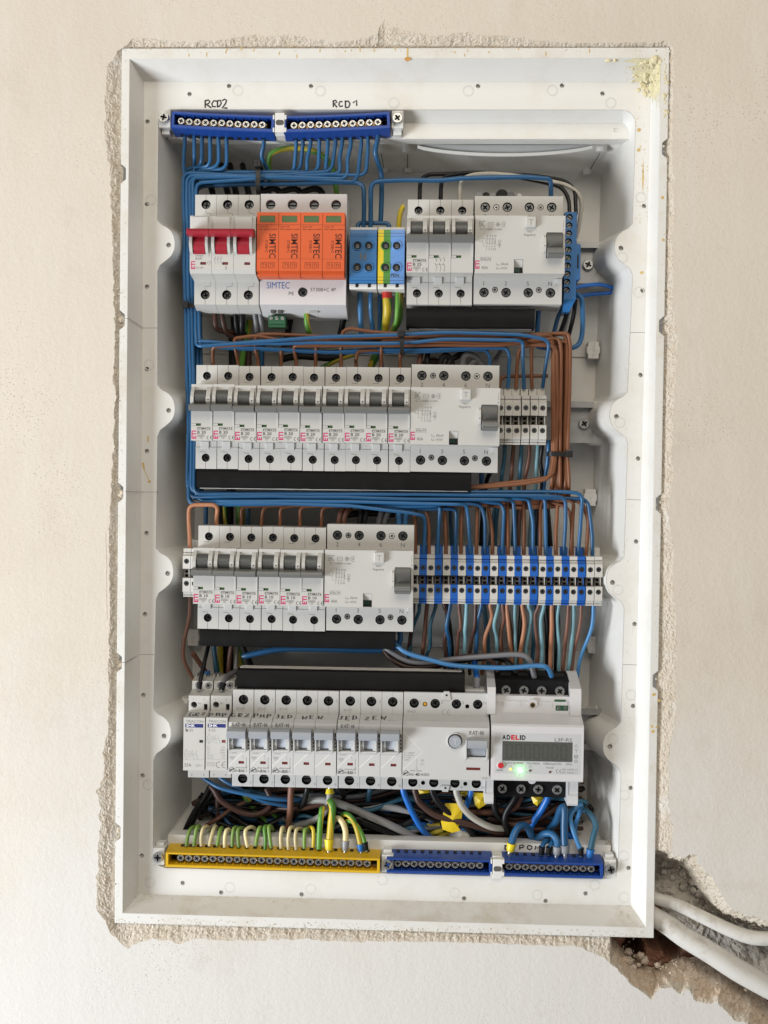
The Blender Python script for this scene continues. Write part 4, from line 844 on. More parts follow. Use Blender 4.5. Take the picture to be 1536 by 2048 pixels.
# ---------------------------------------------------------------- feed-through blocks N and PEN
def feed_block(root, bands, ink, x1):
    b = MB(OZ)
    b.box(0, x1, -25.6, -21.2, -38, 1.0, 'rail_white', 0.3); b.box(0, x1, 21.8, 24.6, -38, 1.0, 'rail_white', 0.3); b.box(0.2, x1-0.2, -21.5, 22, -42, -1, 'rail_white')
    for x in (6, x1-6): b.box(x-1.2, x+1.2, -24, -21, 0.8, 1.3, 'hole')
    b.build('base', root)
    for i, (xa, xb, m) in enumerate(bands):
        c = MB(OZ); hs = [(x, y, 3.2, 9) for x in (6.4, x1-6.4) for y in (-8.6, 9.0) if xa+0.1 < x-3.2 and x+3.2 < xb-0.1]
        rest = [(x, y) for x in (6.4, x1-6.4) for y in (-8.6, 9.0) if not (xa+0.1 < x-3.2 and x+3.2 < xb-0.1) and xa < x < xb]
        c.prism([(-21, 0), (-21, 4), (-18.5, 5), (18.5, 5), (22, 4), (22, 0)], xa, xb, m)
        c.plate([(xa, -18.5), (xb, -18.5), (xb, 18.5), (xa, 18.5)], 5.05, m, [], hm='hole')
        for y in (-16.5, -19, 16.5, 19): c.line([(xa, y), (xb, y)], 0.3, 5.1 if abs(y) < 18 else 4.95, 'groove' if m != 'block_blue' else 'rail_blue')
        c.build('cover', root)
    d = MB(OZ)
    for x in (6.4, x1-6.4):
        for y in (-8.6, 9.0):
            m = [q[2] for q in bands if q[0] <= x < q[1]][0]
            d.ring(x, y, 5.06, 3.7, 0.6, m, h=0.7); d.cyl(x, y, 4.9, 5.12, 3.3, 'hole', 20); d.cyl(x, y-0.6, 5.1, 5.14, 1.5, 'steel_dark', 14); d.line([(x-1.6, y-0.9), (x+1.6, y-0.1)], 0.5, 5.18, 'hole')
    d.build('socket', root)
    t = MB(OZ); t.text(ink, x1/2 if ink == 'N' else x1-4.6, -2.6 if ink == 'N' else -16.2, 5.2 if ink == 'N' else 2.6, 5.2, 'ink_grey' if ink == 'N' else 'ink', 'C' if ink == 'N' else 'R', 0, 0.02 if ink == 'N' else 0.01); t.build('lettering', root)
p = P(700.5, 455, DT); NB = thing('terminal_block', 'blue feed-through block marked N right of the orange modules', 'terminal block', (p.x, p.y-24.6, DT-OZ)); feed_block(NB, [(0.1, 22, 'block_blue')], 'N', 22.1)
p = P(757, 455, DT); PB = thing('terminal_block', 'yellow, green and light blue feed-through block marked PEN', 'terminal block', (p.x, p.y-24.6, DT-OZ)); feed_block(PB, [(0.1, 4.6, 'block_yellow'), (4.6, 10.2, 'block_green'), (10.2, 21.6, 'block_lightblue')], 'PEN', 21.7)
# ---------------------------------------------------------------- blue comb strip
p = P(1129, 424, -26); q = P(1164, 612, -26)
CB = thing('terminal_comb', 'upright blue terminal comb with ten screws at the end of the top row', 'terminal block', (p.x, (p.y+q.y)/2, -62)); h = (p.y-q.y)/2; w_ = P(1157, 500, -26).x-p.x
b = MB(36)
cps = [P(1128+10, y, -26) for y in [435+i*15.9 for i in range(10)]]
b.prism([(0.5, -h-4), (0.5, h), (w_-1.6, h), (w_-1.6, h*0.28+2), (w_+1.8, h*0.28+1), (w_+1.8, -h*0.42), (w_-1.6, -h*0.45), (w_-2.6, -h*0.86), (w_-6, -h-4)], -30, -6, 'comb_blue', 'd')
fo = [(0.5, -h*0.86), (0.5, h), (w_-1.6, h), (w_-1.6, h*0.28+2), (w_+1.8, h*0.28+1), (w_+1.8, -h*0.42), (w_-1.6, -h*0.45), (w_-1.6, -h*0.86)]
for (ax_, ay_), (bx_, by_) in zip(fo, fo[1:]+fo[:1]): b.add([(ax_, ay_, -6), (bx_, by_, -6), (bx_, by_, 0), (ax_, ay_, 0)], [(3, 2, 1, 0)], 'comb_blue')
b.add([(0.5, -h*0.86, 0), (w_-1.6, -h*0.86, 0), (w_-6, -h-4, -6), (0.5, -h-4, -6)], [(0, 3, 2, 1)], 'comb_blue')
b.plate(fo, 0, 'comb_blue', [(w_*0.42-0.8-i*0.15, h-4.2-i*6.55, 2.6, 5) for i in range(10)])
b.box(w_-0.9, w_+0.2, -h*0.2, h*0.1, -0.5, 0.1, 'hole'); b.build('body', CB)
for i in range(10): screw(CB, w_*0.42-0.8-i*0.15, h-4.2-i*6.55, 36-4.0, 2.4, 'steel_dark', 'terminal_screw', style='-')
# ---------------------------------------------------------------- taped busbar covers
def busbar(label, x0, x1, y0, y1, dpt, lip, capm='cable'):
    a, c = P(x0, y1, dpt), P(x1, y0, dpt); r = thing('busbar_cover', label, 'busbar cover', ((a.x+c.x)/2, a.y, dpt-16), 'black taped busbars'); b = MB()
    rnd = random.Random(int(x0*7+y0)); N = 40; prof0 = [(0, 0), (0, 1), (0.06, 1.06), (0.94, 1.06), (1, 1), (1, 0)]
    H = c.y-a.y; vs = []; R_ = []
    for i in range(N+1):
        t = i/N; x = a.x+(c.x-a.x)*t; ys = [a.y, a.y+0.3, a.y+H*0.08, a.y+H*0.5, a.y+H*0.92, a.y+H-0.3, a.y+H]; ds = [dpt-16, dpt-1.6, dpt, dpt+0.1, dpt, dpt-1.6, dpt-16]
        for j, (y, d) in enumerate(zip(ys, ds)):
            k = noise.noise(Vector((x*0.09, y*0.3, y0)))*0.7+noise.noise(Vector((x*0.35, y*0.5, y0+4)))*0.25
            vs.append((x, y+(k*0.5 if j in (1, 5) else 0), d+(k if 0 < j < 6 else 0)))
    b.add(vs, [(i*7+j, (i+1)*7+j, (i+1)*7+j+1, i*7+j+1) for i in range(N) for j in range(6)], 'tape', True)
    b.add([vs[j] for j in range(7)], [list(range(7))], 'tape'); b.add([vs[N*7+j] for j in range(7)], [list(range(7))[::-1]], 'tape')
    b.build('tape_wrap', r, rel=False)
    if lip:
        m = MB(); ya, yb = lip
        p0, p1 = P(x0+6, ya, dpt-6), P(x1-6, yb, dpt-6)
        m.box(p0.x, p1.x, min(p0.y, p1.y), max(p0.y, p1.y), dpt-14, dpt-6.0, 'white', 0.8); m.build('end_profile', r, rel=False)
    return r
busbar('black taped busbar under the B 25 breaker and top row residual current unit', 812, 1070, 617, 655, -21, (656, 660))
busbar('long black taped busbar under the ten B 20 breakers', 393, 943, 938, 976, -21, (977, 979))
busbar('black taped busbar under the six B 10 breakers', 399, 790, 1256, 1293, -21, None)
busbar('black taped busbar with a pale top edge over the bottom row breakers', 474, 930, 1346, 1379, -21, (1335, 1343))
# ---------------------------------------------------------------- bottom row
def plane_hit(x, y, p0, nrm):
    r = RM @ Vector(((x-768)/FPX, (1024-y)/FPX, -1)); nrm = Vector(nrm); return CC+r*((Vector(p0)-CC).dot(nrm)/r.dot(nrm))
def hand_on(root, strokes, zm, p0, nrm, wd):
    """marker strokes traced on a sloping face of a device (p0 and normal in device space)"""
    ox, oy, s_ = zm; b = MB(); P0 = Vector(p0)+POS[root]
    for st in strokes:
        pts = [plane_hit(ox+x/s_, oy+y/s_, P0, nrm)-POS[root] for x, y in st]; nv = Vector(nrm).normalized()
        vs = []
        for i, p in enumerate(pts):
            t = (pts[min(i+1, len(pts)-1)]-pts[max(i-1, 0)]).normalized(); q = nv.cross(t)*wd/2
            vs += [tuple(p+q+nv*0.06), tuple(p-q+nv*0.06)]
        b.add(vs, [(2*i, 2*i+1, 2*i+3, 2*i+2) for i in range(len(pts)-1)], 'marker')
    b.build('handwriting', root)
def house_logo(t, x, y, z, m):
    t.line([(x, y), (x, y+2.6), (x+2.2, y+4.2), (x+4.6, y+2.6), (x+4.6, y)], 0.5, z, m); t.line([(x+0.6, y+1.2), (x+4, y+3.2)], 0.9, z, m); t.line([(x+0.5, y+0.2), (x+1.6, y+2.4)], 0.9, z, m); t.rect(x+2.2, x+3.6, y+0.1, y+2.2, z, m, 0.35)
def up_breaker(root, poles, code, W=17.43):
    for k in range(poles):
        X = k*W; w_ = W-0.2; b = MB(OZ)
        prof = [(-40, -42), (-40, 0), (-25.2, 0), (-25.2, 20), (16.9, 20), (19.2, 15), (20.9, 0), (40, 0), (40, -42)]
        body_prism(b, prof, X, X+w_, 'eaton', (1, 3, 6))
        holes_face(b, X, X+w_, -40, -25.2, 0, 'eaton', [(X+8.7, -33.6, 4.0, 8)]); holes_face(b, X, X+w_, 20.9, 40, 0, 'eaton', [(X+8.7, 31.9, 4.0, 8)])
        holes_face(b, X, X+w_, -25.2, 16.9, 20, 'eaton', [([(X+3.6, -4.6), (X+11.8, -4.6), (X+11.8, 9), (X+3.6, 9)], 7), ([(X+8.3, -16.6), (X+12.8, -16.6), (X+12.8, -14.5), (X+8.3, -14.5)], 0.9)], hm='eaton')
        for x0, x1 in ((X+0.3, X+1.4), (X+13.6, X+14.6)): b.prism([(-6, 19.5), (-5.6, 22.5), (-3, 24.4), (4, 25), (8, 24), (9, 19.5)], x0, x1, 'eaton')
        for x0, x1 in ((X+1.4, X+4.2), (X+11.2, X+13.6)): b.prism([(-4.6, 19.5), (-4.2, 21), (0, 23.5), (7, 23.5), (8, 19.5)], x0, x1, 'eaton')
        b.box(X+0.6, X+14.2, -6.4, -4.8, 19.8, 21.4, 'eaton', 0.4); b.box(X+15.6, X+17.0, -5, 9.5, 19.6, 20.05, 'groove')
        for y in (-3, 0, 3, 6): b.cyl(X+16.3, y, 20, 20.8, 0.55, 'eaton', 8)
        b.line([(X+8.7, 40), (X+8.7, 36.2)], 0.2, 0.05, 'ink_pale'); b.line([(X+8.7, 27.6), (X+8.7, 21)], 0.16, 0.05, 'ink_pale'); b.line([(X+8.7, -38), (X+8.7, -40)], 0.2, 0.05, 'ink_pale')
        b.build('body', root)
        l = MB(OZ); l.prism(half_round(-5, 9, 12, 21, 10), X+4.3, X+11.1, 'window_pale', smooth=True)
        l.prism([(5.0, 21), (4.8, 25), (5.7, 29.5), (8.4, 31), (11.6, 30.5), (13.0, 28), (13.4, 23), (13, 20)], X+0.1, X+15.2, 'grey_pale'); l.build('lever', root)
        f = MB(OZ); f.box(X+8.4, X+12.7, -16.5, -14.6, 19.2, 19.5, 'red_dark'); f.build('indicator', root)
        screw(root, X+8.7, 31.9, OZ-6.6, 3.4, 'steel_dark', 'terminal_screw'); screw(root, X+8.7, -33.6, OZ-6.6, 3.4, 'steel_dark', 'terminal_screw', style='-', rot=random.uniform(-.2, .2))
        t = MB(OZ); z = 20.07; up = str(k*2+1) if poles > 1 else '1'; dn = str(k*2+2) if poles > 1 else '2'
        t.text(up, X+14.9, 30.6, 2.6, 0.06, 'ink_pale'); t.text(dn, X+14.6, -38.0, 2.4, 0.06, 'ink_pale')
        t.line([(X+0.3, -18.6), (X+11.6, -7.6)], 0.45, z, 'ink_white')
        if k == 0:
            t.text(code[1], X+3.4, 23.4, 2.0, 0.06, 'ink_pale', w=6.6)
            t.rect(X+2.6, X+3.4, 13.6, 16.5, z, 'ink_grey'); [t.rect(X+3.4, X+4.7, 13.6+k_*1.15, 14.2+k_*1.15, z, 'ink_grey') for k_ in range(3)]; t.text('A', X+4.9, 13.6, 2.9, z, 'ink_grey', 'L', 0, 0.03, w=2.6); t.text('T', X+7.0, 13.6, 2.9, z, 'ink_grey', 'L', 0, 0.05, w=2.4); t.cyl(X+10.2, 15.0, z-0.05, z, 0.5, 'ink_grey', 10); t.text('N', X+11.2, 13.6, 2.9, z, 'ink_grey', 'L', 0, 0.05, w=2.4)
            t.text('~230/400V', X+0.9, -8.6, 1.0, z, 'ink_pale', w=6.4); t.rect(X+1.2, X+5.0, -12.4, -10.6, z, 'ink_pale', 0.16); t.text('6000', X+1.5, -12.1, 1.1, z, 'ink_pale', w=3.2); t.rect(X+2.4, X+3.6, -13.8, -12.7, z, 'ink_pale', 0.14)
            house_logo(t, X+0.8, -23.6, z, 'ink_grey'); t.text('xPole Home', X+5.9, -20.4, 1.25, z, 'ink_grey', w=9.4)
            t.text('HN-', X+5.4, -23.4, 1.9, z, 'ink_grey', w=3.0); t.text(code[0], X+8.6, -23.4, 2.1, z, 'ink', 'L', 0, 0.025, w=4.3); t.text(code[2], X+13.2, -23.4, 2.0, z, 'ink_grey', w=2.0)
            t.line([(X+12, -13), (X+12, -11), (X+11.4, -9.4)], 0.2, z, 'ink_pale'); t.line([(X+14.7, -18.4), (X+14.7, -11.2)], 0.22, z, 'ink_grey'); t.line([(X+14.7+0.6*math.cos(a*math.pi/5), -19+0.6*math.sin(a*math.pi/5)) for a in range(11)], 0.2, z, 'ink_grey')
        t.build('lettering', root)
ER = Vector((0, 19.2, OZ+15)); EN = (0, 15, 1.7)
def erow(i): return at(466+i*42.72, 1379+i*0.62, 40)
ZH = (350, 1340, 5.12)
G_ = [[(0, -12), (-14, -14), (-26, 0), (-18, 12), (-4, 8), (-2, 0), (-12, 0)]]
RH = random.Random(4)
def mv(st, x, y, k=1):
    jx, jy, kk, sl_ = RH.uniform(-4, 4), RH.uniform(-5, 5), k*RH.uniform(0.85, 1.12), RH.uniform(-0.05, 0.25)
    return [[(x+jx+(a-c*sl_)*kk+RH.uniform(-2.2, 2.2), y+jy+c*kk+RH.uniform(-2.2, 2.2)) for a, c in s_] for s_ in st]
LET = {'G': [[(30, -14), (10, -14), (0, 0), (8, 14), (28, 12), (30, 2), (16, 2)]], 'R': [[(2, 14), (4, -14)], [(0, -13), (24, -13), (26, -2), (6, 2), (28, 14)]], 'Z': [[(0, -12), (28, -12), (2, 12), (30, 10)], [(8, 0), (24, 0)]],
       'P': [[(0, 16), (4, -14)], [(0, -13), (26, -13), (24, 2), (4, 3)]], 'M': [[(0, 14), (4, -12), (14, 4), (26, -12), (30, 14)]], 'J': [[(4, -13), (28, -13)], [(18, -13), (16, 10), (0, 14)]], 'E': [[(26, -12), (2, -12), (0, 13), (26, 12)], [(2, 0), (20, 0)]],
       'D': [[(2, 14), (4, -13), (26, -8), (28, 8), (2, 14)]], 'W': [[(0, -12), (4, 12), (14, -4), (22, 12), (30, -12)]], '.': [[(0, 11), (4, 12)]], '2': [[(2, -10), (16, -14), (26, -6), (2, 12), (30, 12)]]}
def write(root, words, zm, p0, nrm, wd=1.45):
    st = []
    for s_, x, y, k, gap in words:
        for c in s_: st += mv(LET[c], x, y, k); x += gap
    hand_on(root, st, zm, p0, nrm, wd)
E1 = thing('circuit_breaker', 'one pole breaker with raised pale lever, handwritten GRZ, in the bottom row', 'breaker', erow(0), 'pale levered breakers in the bottom row'); up_breaker(E1, 1, ('B16', 'BO65F', '/1')); write(E1, [('GRZ', 580, 466, 1.35, 66)], ZH, ER, EN)
E2 = thing('circuit_breaker', 'one pole breaker with raised pale lever, handwritten PMP, in the bottom row', 'breaker', erow(1), 'pale levered breakers in the bottom row'); up_breaker(E2, 1, ('B16', 'BO65F', '/1')); write(E2, [('PMP', 808, 468, 1.35, 66)], ZH, ER, EN)
E3 = thing('circuit_breaker', 'three pole breaker with raised pale levers, handwritten JED. WEW., in the bottom row', 'breaker', erow(2), 'pale levered breakers in the bottom row'); up_breaker(E3, 3, ('B20', 'BO74F', '/3')); write(E3, [('JED.', 1036, 478, 1.35, 62), ('WE', 1306, 486, 1.35, 76), ('W.', 1462, 490, 1.35, 72)], ZH, ER, EN)
E4 = thing('circuit_breaker', 'three pole breaker with raised pale levers, handwritten JED. ZEW., in the bottom row', 'breaker', erow(5), 'pale levered breakers in the bottom row'); up_breaker(E4, 3, ('B20', 'BO61F', '/3')); write(E4, [('JED.', 165, 324, 1.2, 58), ('2EW.', 385, 326, 1.2, 70)], (640, 1360, 4.267), ER, EN)
# bottom residual current unit
ED = thing('residual_current_breaker', 'wide residual current unit with round pale test button in the bottom row', 'residual current unit', at(807.9, 1384, 40)); W = 69.4; b = MB(OZ)
prof = [(-40, -42), (-40, 0), (-26.6, 0), (-26.6, 20), (15.6, 20), (19.2, 14), (21.4, 0), (40, 0), (40, -42)]
body_prism(b, prof, 0, W, 'eaton', (1, 3, 6)); XE = (8.5, 25.7, 43.0, 60.4)
holes_face(b, 0, W, -40, -26.6, 0, 'eaton', [(x-0.3, -34, 3.9, 8) for x in XE]+[(x, -34.4, 1.7, 4) for x in (16.6, 51.2)])
holes_face(b, 0, W, 21.4, 40, 0, 'eaton', [(x, 31, 3.9, 8) for x in XE]+[(17.3, 30.4, 1.9, 2.4), (51.9, 29.2, 1.7, 4)])
holes_face(b, 0, W, -26.6, 15.6, 20, 'eaton', [([(51.6, -8), (66.8, -8), (66.8, 6), (51.6, 6)], 7), ([(51.2, -18.4), (62.4, -18.4), (62.4, -16.3), (51.2, -16.3)], 0.9), (42.0, 4.8, 5.6, 2)], hm='eaton')
for x0, x1 in ((50.2, 51.4), (66.9, 68.1)): b.prism([(-10, 19.5), (-9, 22.5), (-4, 24), (6, 22.5), (7, 19.5)], x0, x1, 'eaton')
for y0, y1 in ((34, 41.2), (-41.2, -36)): b.prism([(31.2, y0 if y0 > 0 else y1), (32.6, y1 if y0 > 0 else y0), (37.2, y1 if y0 > 0 else y0), (38.6, y0 if y0 > 0 else y1)], -2, 0.9, 'eaton', 'd'); b.cyl(34.9, (y0+y1)/2+0.6, 0.85, 1.0, 0.9, 'hole', 12)
b.ring(42.0, 4.8, 20, 6.3, 0.6, 'eaton', h=1.2)
b.box(50, 66, 40.2, 42, -22, -6, 'eaton', 0.3); b.build('body', ED)
l = MB(OZ); l.prism(half_round(-8.5, 8, 12, 22, 10), 51.9, 66.5, 'grey_pale', smooth=True); l.prism([(0.2, 21), (0, 25), (1, 28), (4, 29), (7, 28), (8, 24), (7.6, 20)], 51.8, 67.4, 'grey_pale'); l.build('lever', ED)
u = MB(OZ); u.cyl(42.0, 4.8, 18, 23.6, 5.0, 'grey_pale', 28, 4.8); u.text('T', 42.0, 2.6, 4.4, 23.65, 'window_pale', 'C'); u.build('test_button', ED)
f = MB(OZ); f.box(51.3, 62.3, -18.3, -16.4, 19.2, 19.5, 'red_dark'); f.build('indicator', ED)
f = MB(OZ); f.cyl(17.3, 30.4, -2.6, -0.3, 1.6, 'amber', 16, 1.3); f.build('seal', ED)
for x in XE: screw(ED, x, 31, OZ-6.6, 3.4, 'steel_dark', 'terminal_screw'); screw(ED, x-0.3, -34, OZ-6.6, 3.4, 'steel_dark', 'terminal_screw', style='-', rot=random.uniform(-.2, .2))
t = MB(OZ); z = 20.07
for x, a, c in zip(XE, '135N', '246N'): t.text(a, x+4.6, 31, 2.6, 0.06, 'ink_pale'); t.text(c, x+4.4, -38.4, 2.4, 0.06, 'ink_pale')
t.text('BM62F', 3.2, 23.2, 2.0, 0.06, 'ink_pale', w=6.8)
for cx in (33.6, 37.6): t.line([(cx+2.0*math.cos(a*math.pi/12), 24+2.1*math.sin(a*math.pi/12)) for a in range(5, 20)], 0.4, 0.06, 'ink_pale')
t.line([(35.8, 24), (37.4, 24)], 0.4, 0.06, 'ink_pale')
for a, x, w_ in (('A', 55.5, 2.6), ('T', 57.7, 2.4), ('N', 62.0, 2.6)): t.text(a, x, 10.2, 2.9, z, 'ink_grey', 'L', 0, 0.05, w=w_)
t.rect(53.2, 54.0, 10.2, 13.1, z, 'ink_grey'); [t.rect(54.0, 55.2, 10.2+k_*1.15, 10.8+k_*1.15, z, 'ink_grey') for k_ in range(3)]; t.cyl(61, 11.6, z-0.05, z, 0.5, 'ink_grey', 10)
t.line([(0.3, 11.6), (16.2, -4.6), (0.3, -19.2)], 0.4, z, 'ink_white')
for i, s_ in enumerate(('Iq =10000A', 'Idn=0,03A', 'In =40A', '~400V')): t.text(s_, 0.8, -6.2-i*1.9, 1.15, z, 'ink_pale', w=(8.8, 8.2, 6, 4.6)[i])
house_logo(t, 0.7, -24.0, z, 'ink_grey'); t.text('xPole Home', 6.2, -20.4, 1.25, z, 'ink_grey', w=9.4); t.text('HNC-', 5.9, -24, 2.1, z, 'ink_grey', w=4.3); t.text('40', 10.4, -24, 2.3, z, 'ink', 'L', 0, 0.025, w=3.4); t.text('/4/003', 14.2, -24, 2.2, z, 'ink_grey', 'L', 0, 0.01, w=7.4)
t.line([(11.4, -17.6), (11.4, -10.6)], 0.2, z, 'ink_pale'); t.line([(11.4+0.6*math.cos(a*math.pi/5), -18.2+0.6*math.sin(a*math.pi/5)) for a in range(11)], 0.2, z, 'ink_pale'); t.rect(14.8, 17.2, -15.2, -13.8, z, 'ink_pale', 0.2)
for a in range(3): c, s_ = math.cos(a*math.pi/3), math.sin(a*math.pi/3); t.line([(16-1.3*c, -11.4-1.3*s_), (16+1.3*c, -11.4+1.3*s_)], 0.2, z, 'ink_pale')
t.rect(64.2, 68.2, -25.4, -23.8, z, 'ink_pale', 0.16); t.text('RCCB', 64.6, -25.1, 1.0, z, 'ink_pale', w=3.3); t.build('lettering', ED)
# contactors
def contactor(label, px0, first):
    p = P(px0, 1391, DT); r = thing('contactor', label, 'contactor', (p.x, p.y-34.8, DT-OZ), 'contactors at the left end of the bottom row'); W = 17.6; w_ = W-0.2; b = MB(OZ)
    prof = [(-33, -42), (-33, 0), (-22.6, 0), (-22.6, 20), (20.4, 20), (22.2, 0), (34.8, 0), (37.6, -14), (44.8, -14), (46.6, -24), (46.6, -42)]
    body_prism(b, prof, 0, w_, 'white', (3, 5, 7))
    holes_face(b, 0, w_, -22.6, 20.4, 20, 'white', [([(13.0, 0.2), (16, 0.2), (16, 2.4), (13, 2.4)], 0.8)])
    holes_face(b, 0, w_, 22.2, 34.8, 0, 'white', [(4.4, 27.2, 2.6, 6), ([(12.6, 22.8), (15.6, 22.8), (15.6, 28), (12.6, 28)], 3)], hm='clip')
    b.plate([(0, 37.6), (w_, 37.6), (w_, 44.8), (0, 44.8)], -14, 'white', [(5.2, 41.1, 2.7, 2), (13.6, 41.1, 2.7, 2)])
    b.box(2.2, 7.6, 46.7, 46.9, -37, -27, 'clip'); b.box(10, 15.4, 46.7, 46.9, -37, -27, 'clip')
    for x in (1.2, 8.6, 16.4): b.box(x-0.5, x+0.5, 46.6, 48.6, -40, -25, 'white')
    b.line([(0.2, -13.6), (w_-0.2, -13.6)], 0.14, 20.05, 'ink_pale'); b.build('body', r)
    for x in (5.2, 13.6): screw(r, x, 41.1, OZ-15.4, 2.5, 'steel', 'terminal_screw')
    screw(r, 4.4, 27.2, OZ-5, 2.3, 'steel_dark', 'terminal_screw')
    f = MB(OZ); f.box(13.1, 15.9, 0.3, 2.3, 19.3, 19.6, 'hole' if first else 'flag_rust'); f.build('indicator', r)
    t = MB(OZ); z = 20.07
    t.text('TRACON', 1.8, 16.4, 2.0, z, 'ink_grey', w=14.2); t.rect(1.4, 16.0, 12.4, 15.4, z, 'ink_navy'); t.text('SHK', 2.2, 12.9, 2.1, z+0.03, 'ink_white', 'L', 0, 0.02, w=7.2); t.text('2-25', 2.0, 9.2, 2.0, z, 'ink_grey', w=5.6)
    sy = -9.2 if first else 3.4
    t.rect(1.0, 6.2, sy-2.4, sy+2.0, z, 'ink_pale', 0.2); t.text('A1', 1.4, sy+2.7, 1.2, z, 'ink_pale'); t.text('A2', 1.4, sy-4.2, 1.2, z, 'ink_pale')
    for k_ in (-0.9, 0.4): t.line([(1.8, sy+k_), (5.4, sy+k_)], 0.3, z, 'ink_pale')
    for x in (7.8, 10.6): t.line([(x, sy+3.2), (x-0.2, sy+1.4)], 0.2, z, 'ink_pale'); t.line([(x-0.9, sy+1.2), (x+0.6, sy-2), (x+0.6, sy-4)], 0.22, z, 'ink_pale')
    t.line([(6.2, sy), (10.4, sy)], 0.15, z, 'ink_pale')
    if first:
        t.text('25A', 0.8, -19.4, 2.5, z, 'ink_grey', w=5.9); t.text('250V~', 9.8, -19.2, 1.6, z, 'ink_pale', w=5.8)
        t.line([(1.6, 11.6), (3.2, 8.6)], 0.4, z+0.05, 'marker'); t.line([(1.4, 9.6), (3.8, 10.4)], 0.4, z+0.05, 'marker')
    else:
        for i, (a, c) in enumerate((('Ith', '25A'), ('Ue~', '250V'), ('Ui~', '500V'), ('AC-7a', '25A'), ('AC-7b', '9A'))): t.text(a, 1.0, -4.2-i*2.15, 1.3, z, 'ink_pale'); t.text(c, 15.6, -4.2-i*2.15, 1.3, z, 'ink_pale', 'R')
        for i in range(2): t.text(('EN61095', 'IEC61095')[i], 1.0, -17-i*1.9, 1.1, z, 'ink_pale', w=6.6)
        for cx in (11.0, 15.6): t.line([(cx+2.4*math.cos(a*math.pi/12), -17.8+2.4*math.sin(a*math.pi/12)) for a in range(5, 20)], 0.45, z, 'ink_grey')
        t.line([(13.4, -17.8), (15.4, -17.8)], 0.45, z, 'ink_grey')
    t.text('1', 3.6, 31, 1.5, 0.06, 'ink_grey'); t.text('3', 12.4, 31, 1.5, 0.06, 'ink_grey'); t.text('A1', 7.6, 27.6, 1.8, 0.06, 'ink_grey'); t.text('2', 2.6, -31.6, 1.7, 0.06, 'ink_grey'); t.text('4', 12.4, -31.6, 1.7, 0.06, 'ink_grey')
    t.build('lettering', r)
    if first: c = MB(OZ); c.cyl(9, 0, 0, 1, 1, 'comb_blue', 4) if False else c.box(6.4, 11.2, 47.2, 50.2, -36, -30, 'comb_blue', 0.6); c.build('blue_plug', r)
    return r
C1 = contactor('contactor at the left end of the bottom row, handwritten GRZ, with a black indicator', 377.5, True); write(C1, [('GRZ', 146, 454, 1.35, 62)], ZH, (0, 20.4, OZ+20), (0, 20, 1.8))
C2 = contactor('contactor handwritten PMP with a red indicator, second from left in the bottom row', 421.6, False); write(C2, [('PMP', 352, 454, 1.4, 68)], ZH, (0, 20.4, OZ+20), (0, 20, 1.8))
# energy meter
p = P(979.5, 1475, DT); MT = thing('energy_meter', 'white electronic energy meter with grey display and lit green lamp', 'energy meter', (p.x, p.y, DT-OZ)); b = MB(OZ); W = 74
b.prism([(-30.4, -40), (-30.4, 19.2), (-29.4, 20), (13.6, 20), (15.2, 18.6), (20.5, -1), (34, -4), (34, -40)], 0.2, W, 'white2')
for x0, x1 in ((-2.4, 4.2), (64.8, 73.6)):
    b.prism([(19, -40), (19.6, 3), (38, 3), (41.5, 1), (50.6, -34), (50.6, -40)], x0, x1, 'white2')
for x0, x1 in ((-3.6, 3.6), (63.6, 72)): b.prism([(-30, -40), (-30, 4), (-52, 4), (-54, 2), (-54, -40)], x0, x1, 'white2'); b.box(x0+0.4, x1-0.4, -30, -44, 4, 5.0, 'white2', 0.4)
b.box(4.2, 64.8, 20.5, 31.5, -30, -3.6, 'white2', 0.4); b.box(6, 63.2, 22.2, 30.0, -3.7, -2.2, 'white2', 0.4)
b.prism([(30.4+0, 0)]+[(36.4+5*math.cos(a*math.pi/8), 29+4*math.sin(a*math.pi/8)) for a in range(0, 9)]+[(30.4, 28)], -6, -1.6, 'white2', 'd') if False else b.cyl(34.6, 28, -6, -1.2, 4.0, 'white2', 24)
b.cyl(34.6, 27.0, -1.3, -1.1, 2.3, 'brass', 20); b.cyl(34.6, 27.0, -1.15, -1.05, 1.5, 'hole', 16)
b.cyl(33.6, -30.2, 8, 16, 3.4, 'white2', 24)
for x in (10.6, 25.2, 41.5, 51): b.line([(x, 23), (x, 29)], 0.22, -2.1, 'ink_pale')
b.build('case', MT)
for y0, y1, z, ys, xs, nm in ((30.2, 45.6, -12, 37.2, (13.4, 28.0, 42.6, 57.6), 'terminal_cover'), (-50.5, -31, -10, -44, (11.4, 26.8, 41.0, 56.4), 'terminal_cover')):
    c = MB(OZ); x0, x1 = (4.6, 65.2) if y0 > 0 else (3.8, 63.4)
    c.plate([(x0, y0), (x1, y0), (x1, y1), (x0, y1)], z, 'black', [(x, ys, 4.5, 2.2) for x in xs])
    if y0 > 0: c.prism([(y0, z-0.01), (y1, z-0.01), (y1+4.4, z-20), (y1+4.4, z-26), (y0, z-26)], x0, x1, 'black'); c.f = c.f
    else: c.prism([(y0, z-0.01), (y1, z-0.01), (y1, z-26), (y0, z-26)], x0, x1, 'black')
    if y0 > 0:
        for x in xs: c.box(x-4.4, x+4.4, y1+1.6, y1+4.0, z-17, z-9.5, 'hole')
    tc_ = c.build(nm, MT)
    for x in xs: screw(tc_, x, ys, OZ+z-1.6, 4.1, 'steel', 'terminal_screw')
c = MB(OZ); c.box(53.4, 63.4, 22.8, 27.0, -2.2, -1.4, 'green_plastic', 0.2); c.box(52.4, 61.6, 29.8, 31.6, -8, -2.6, 'green_plastic', 0.2); sc = c.build('signal_connector', MT)
for x in (56, 61): screw(sc, x, 25, OZ-1.6, 1.3, 'steel', 'screw')
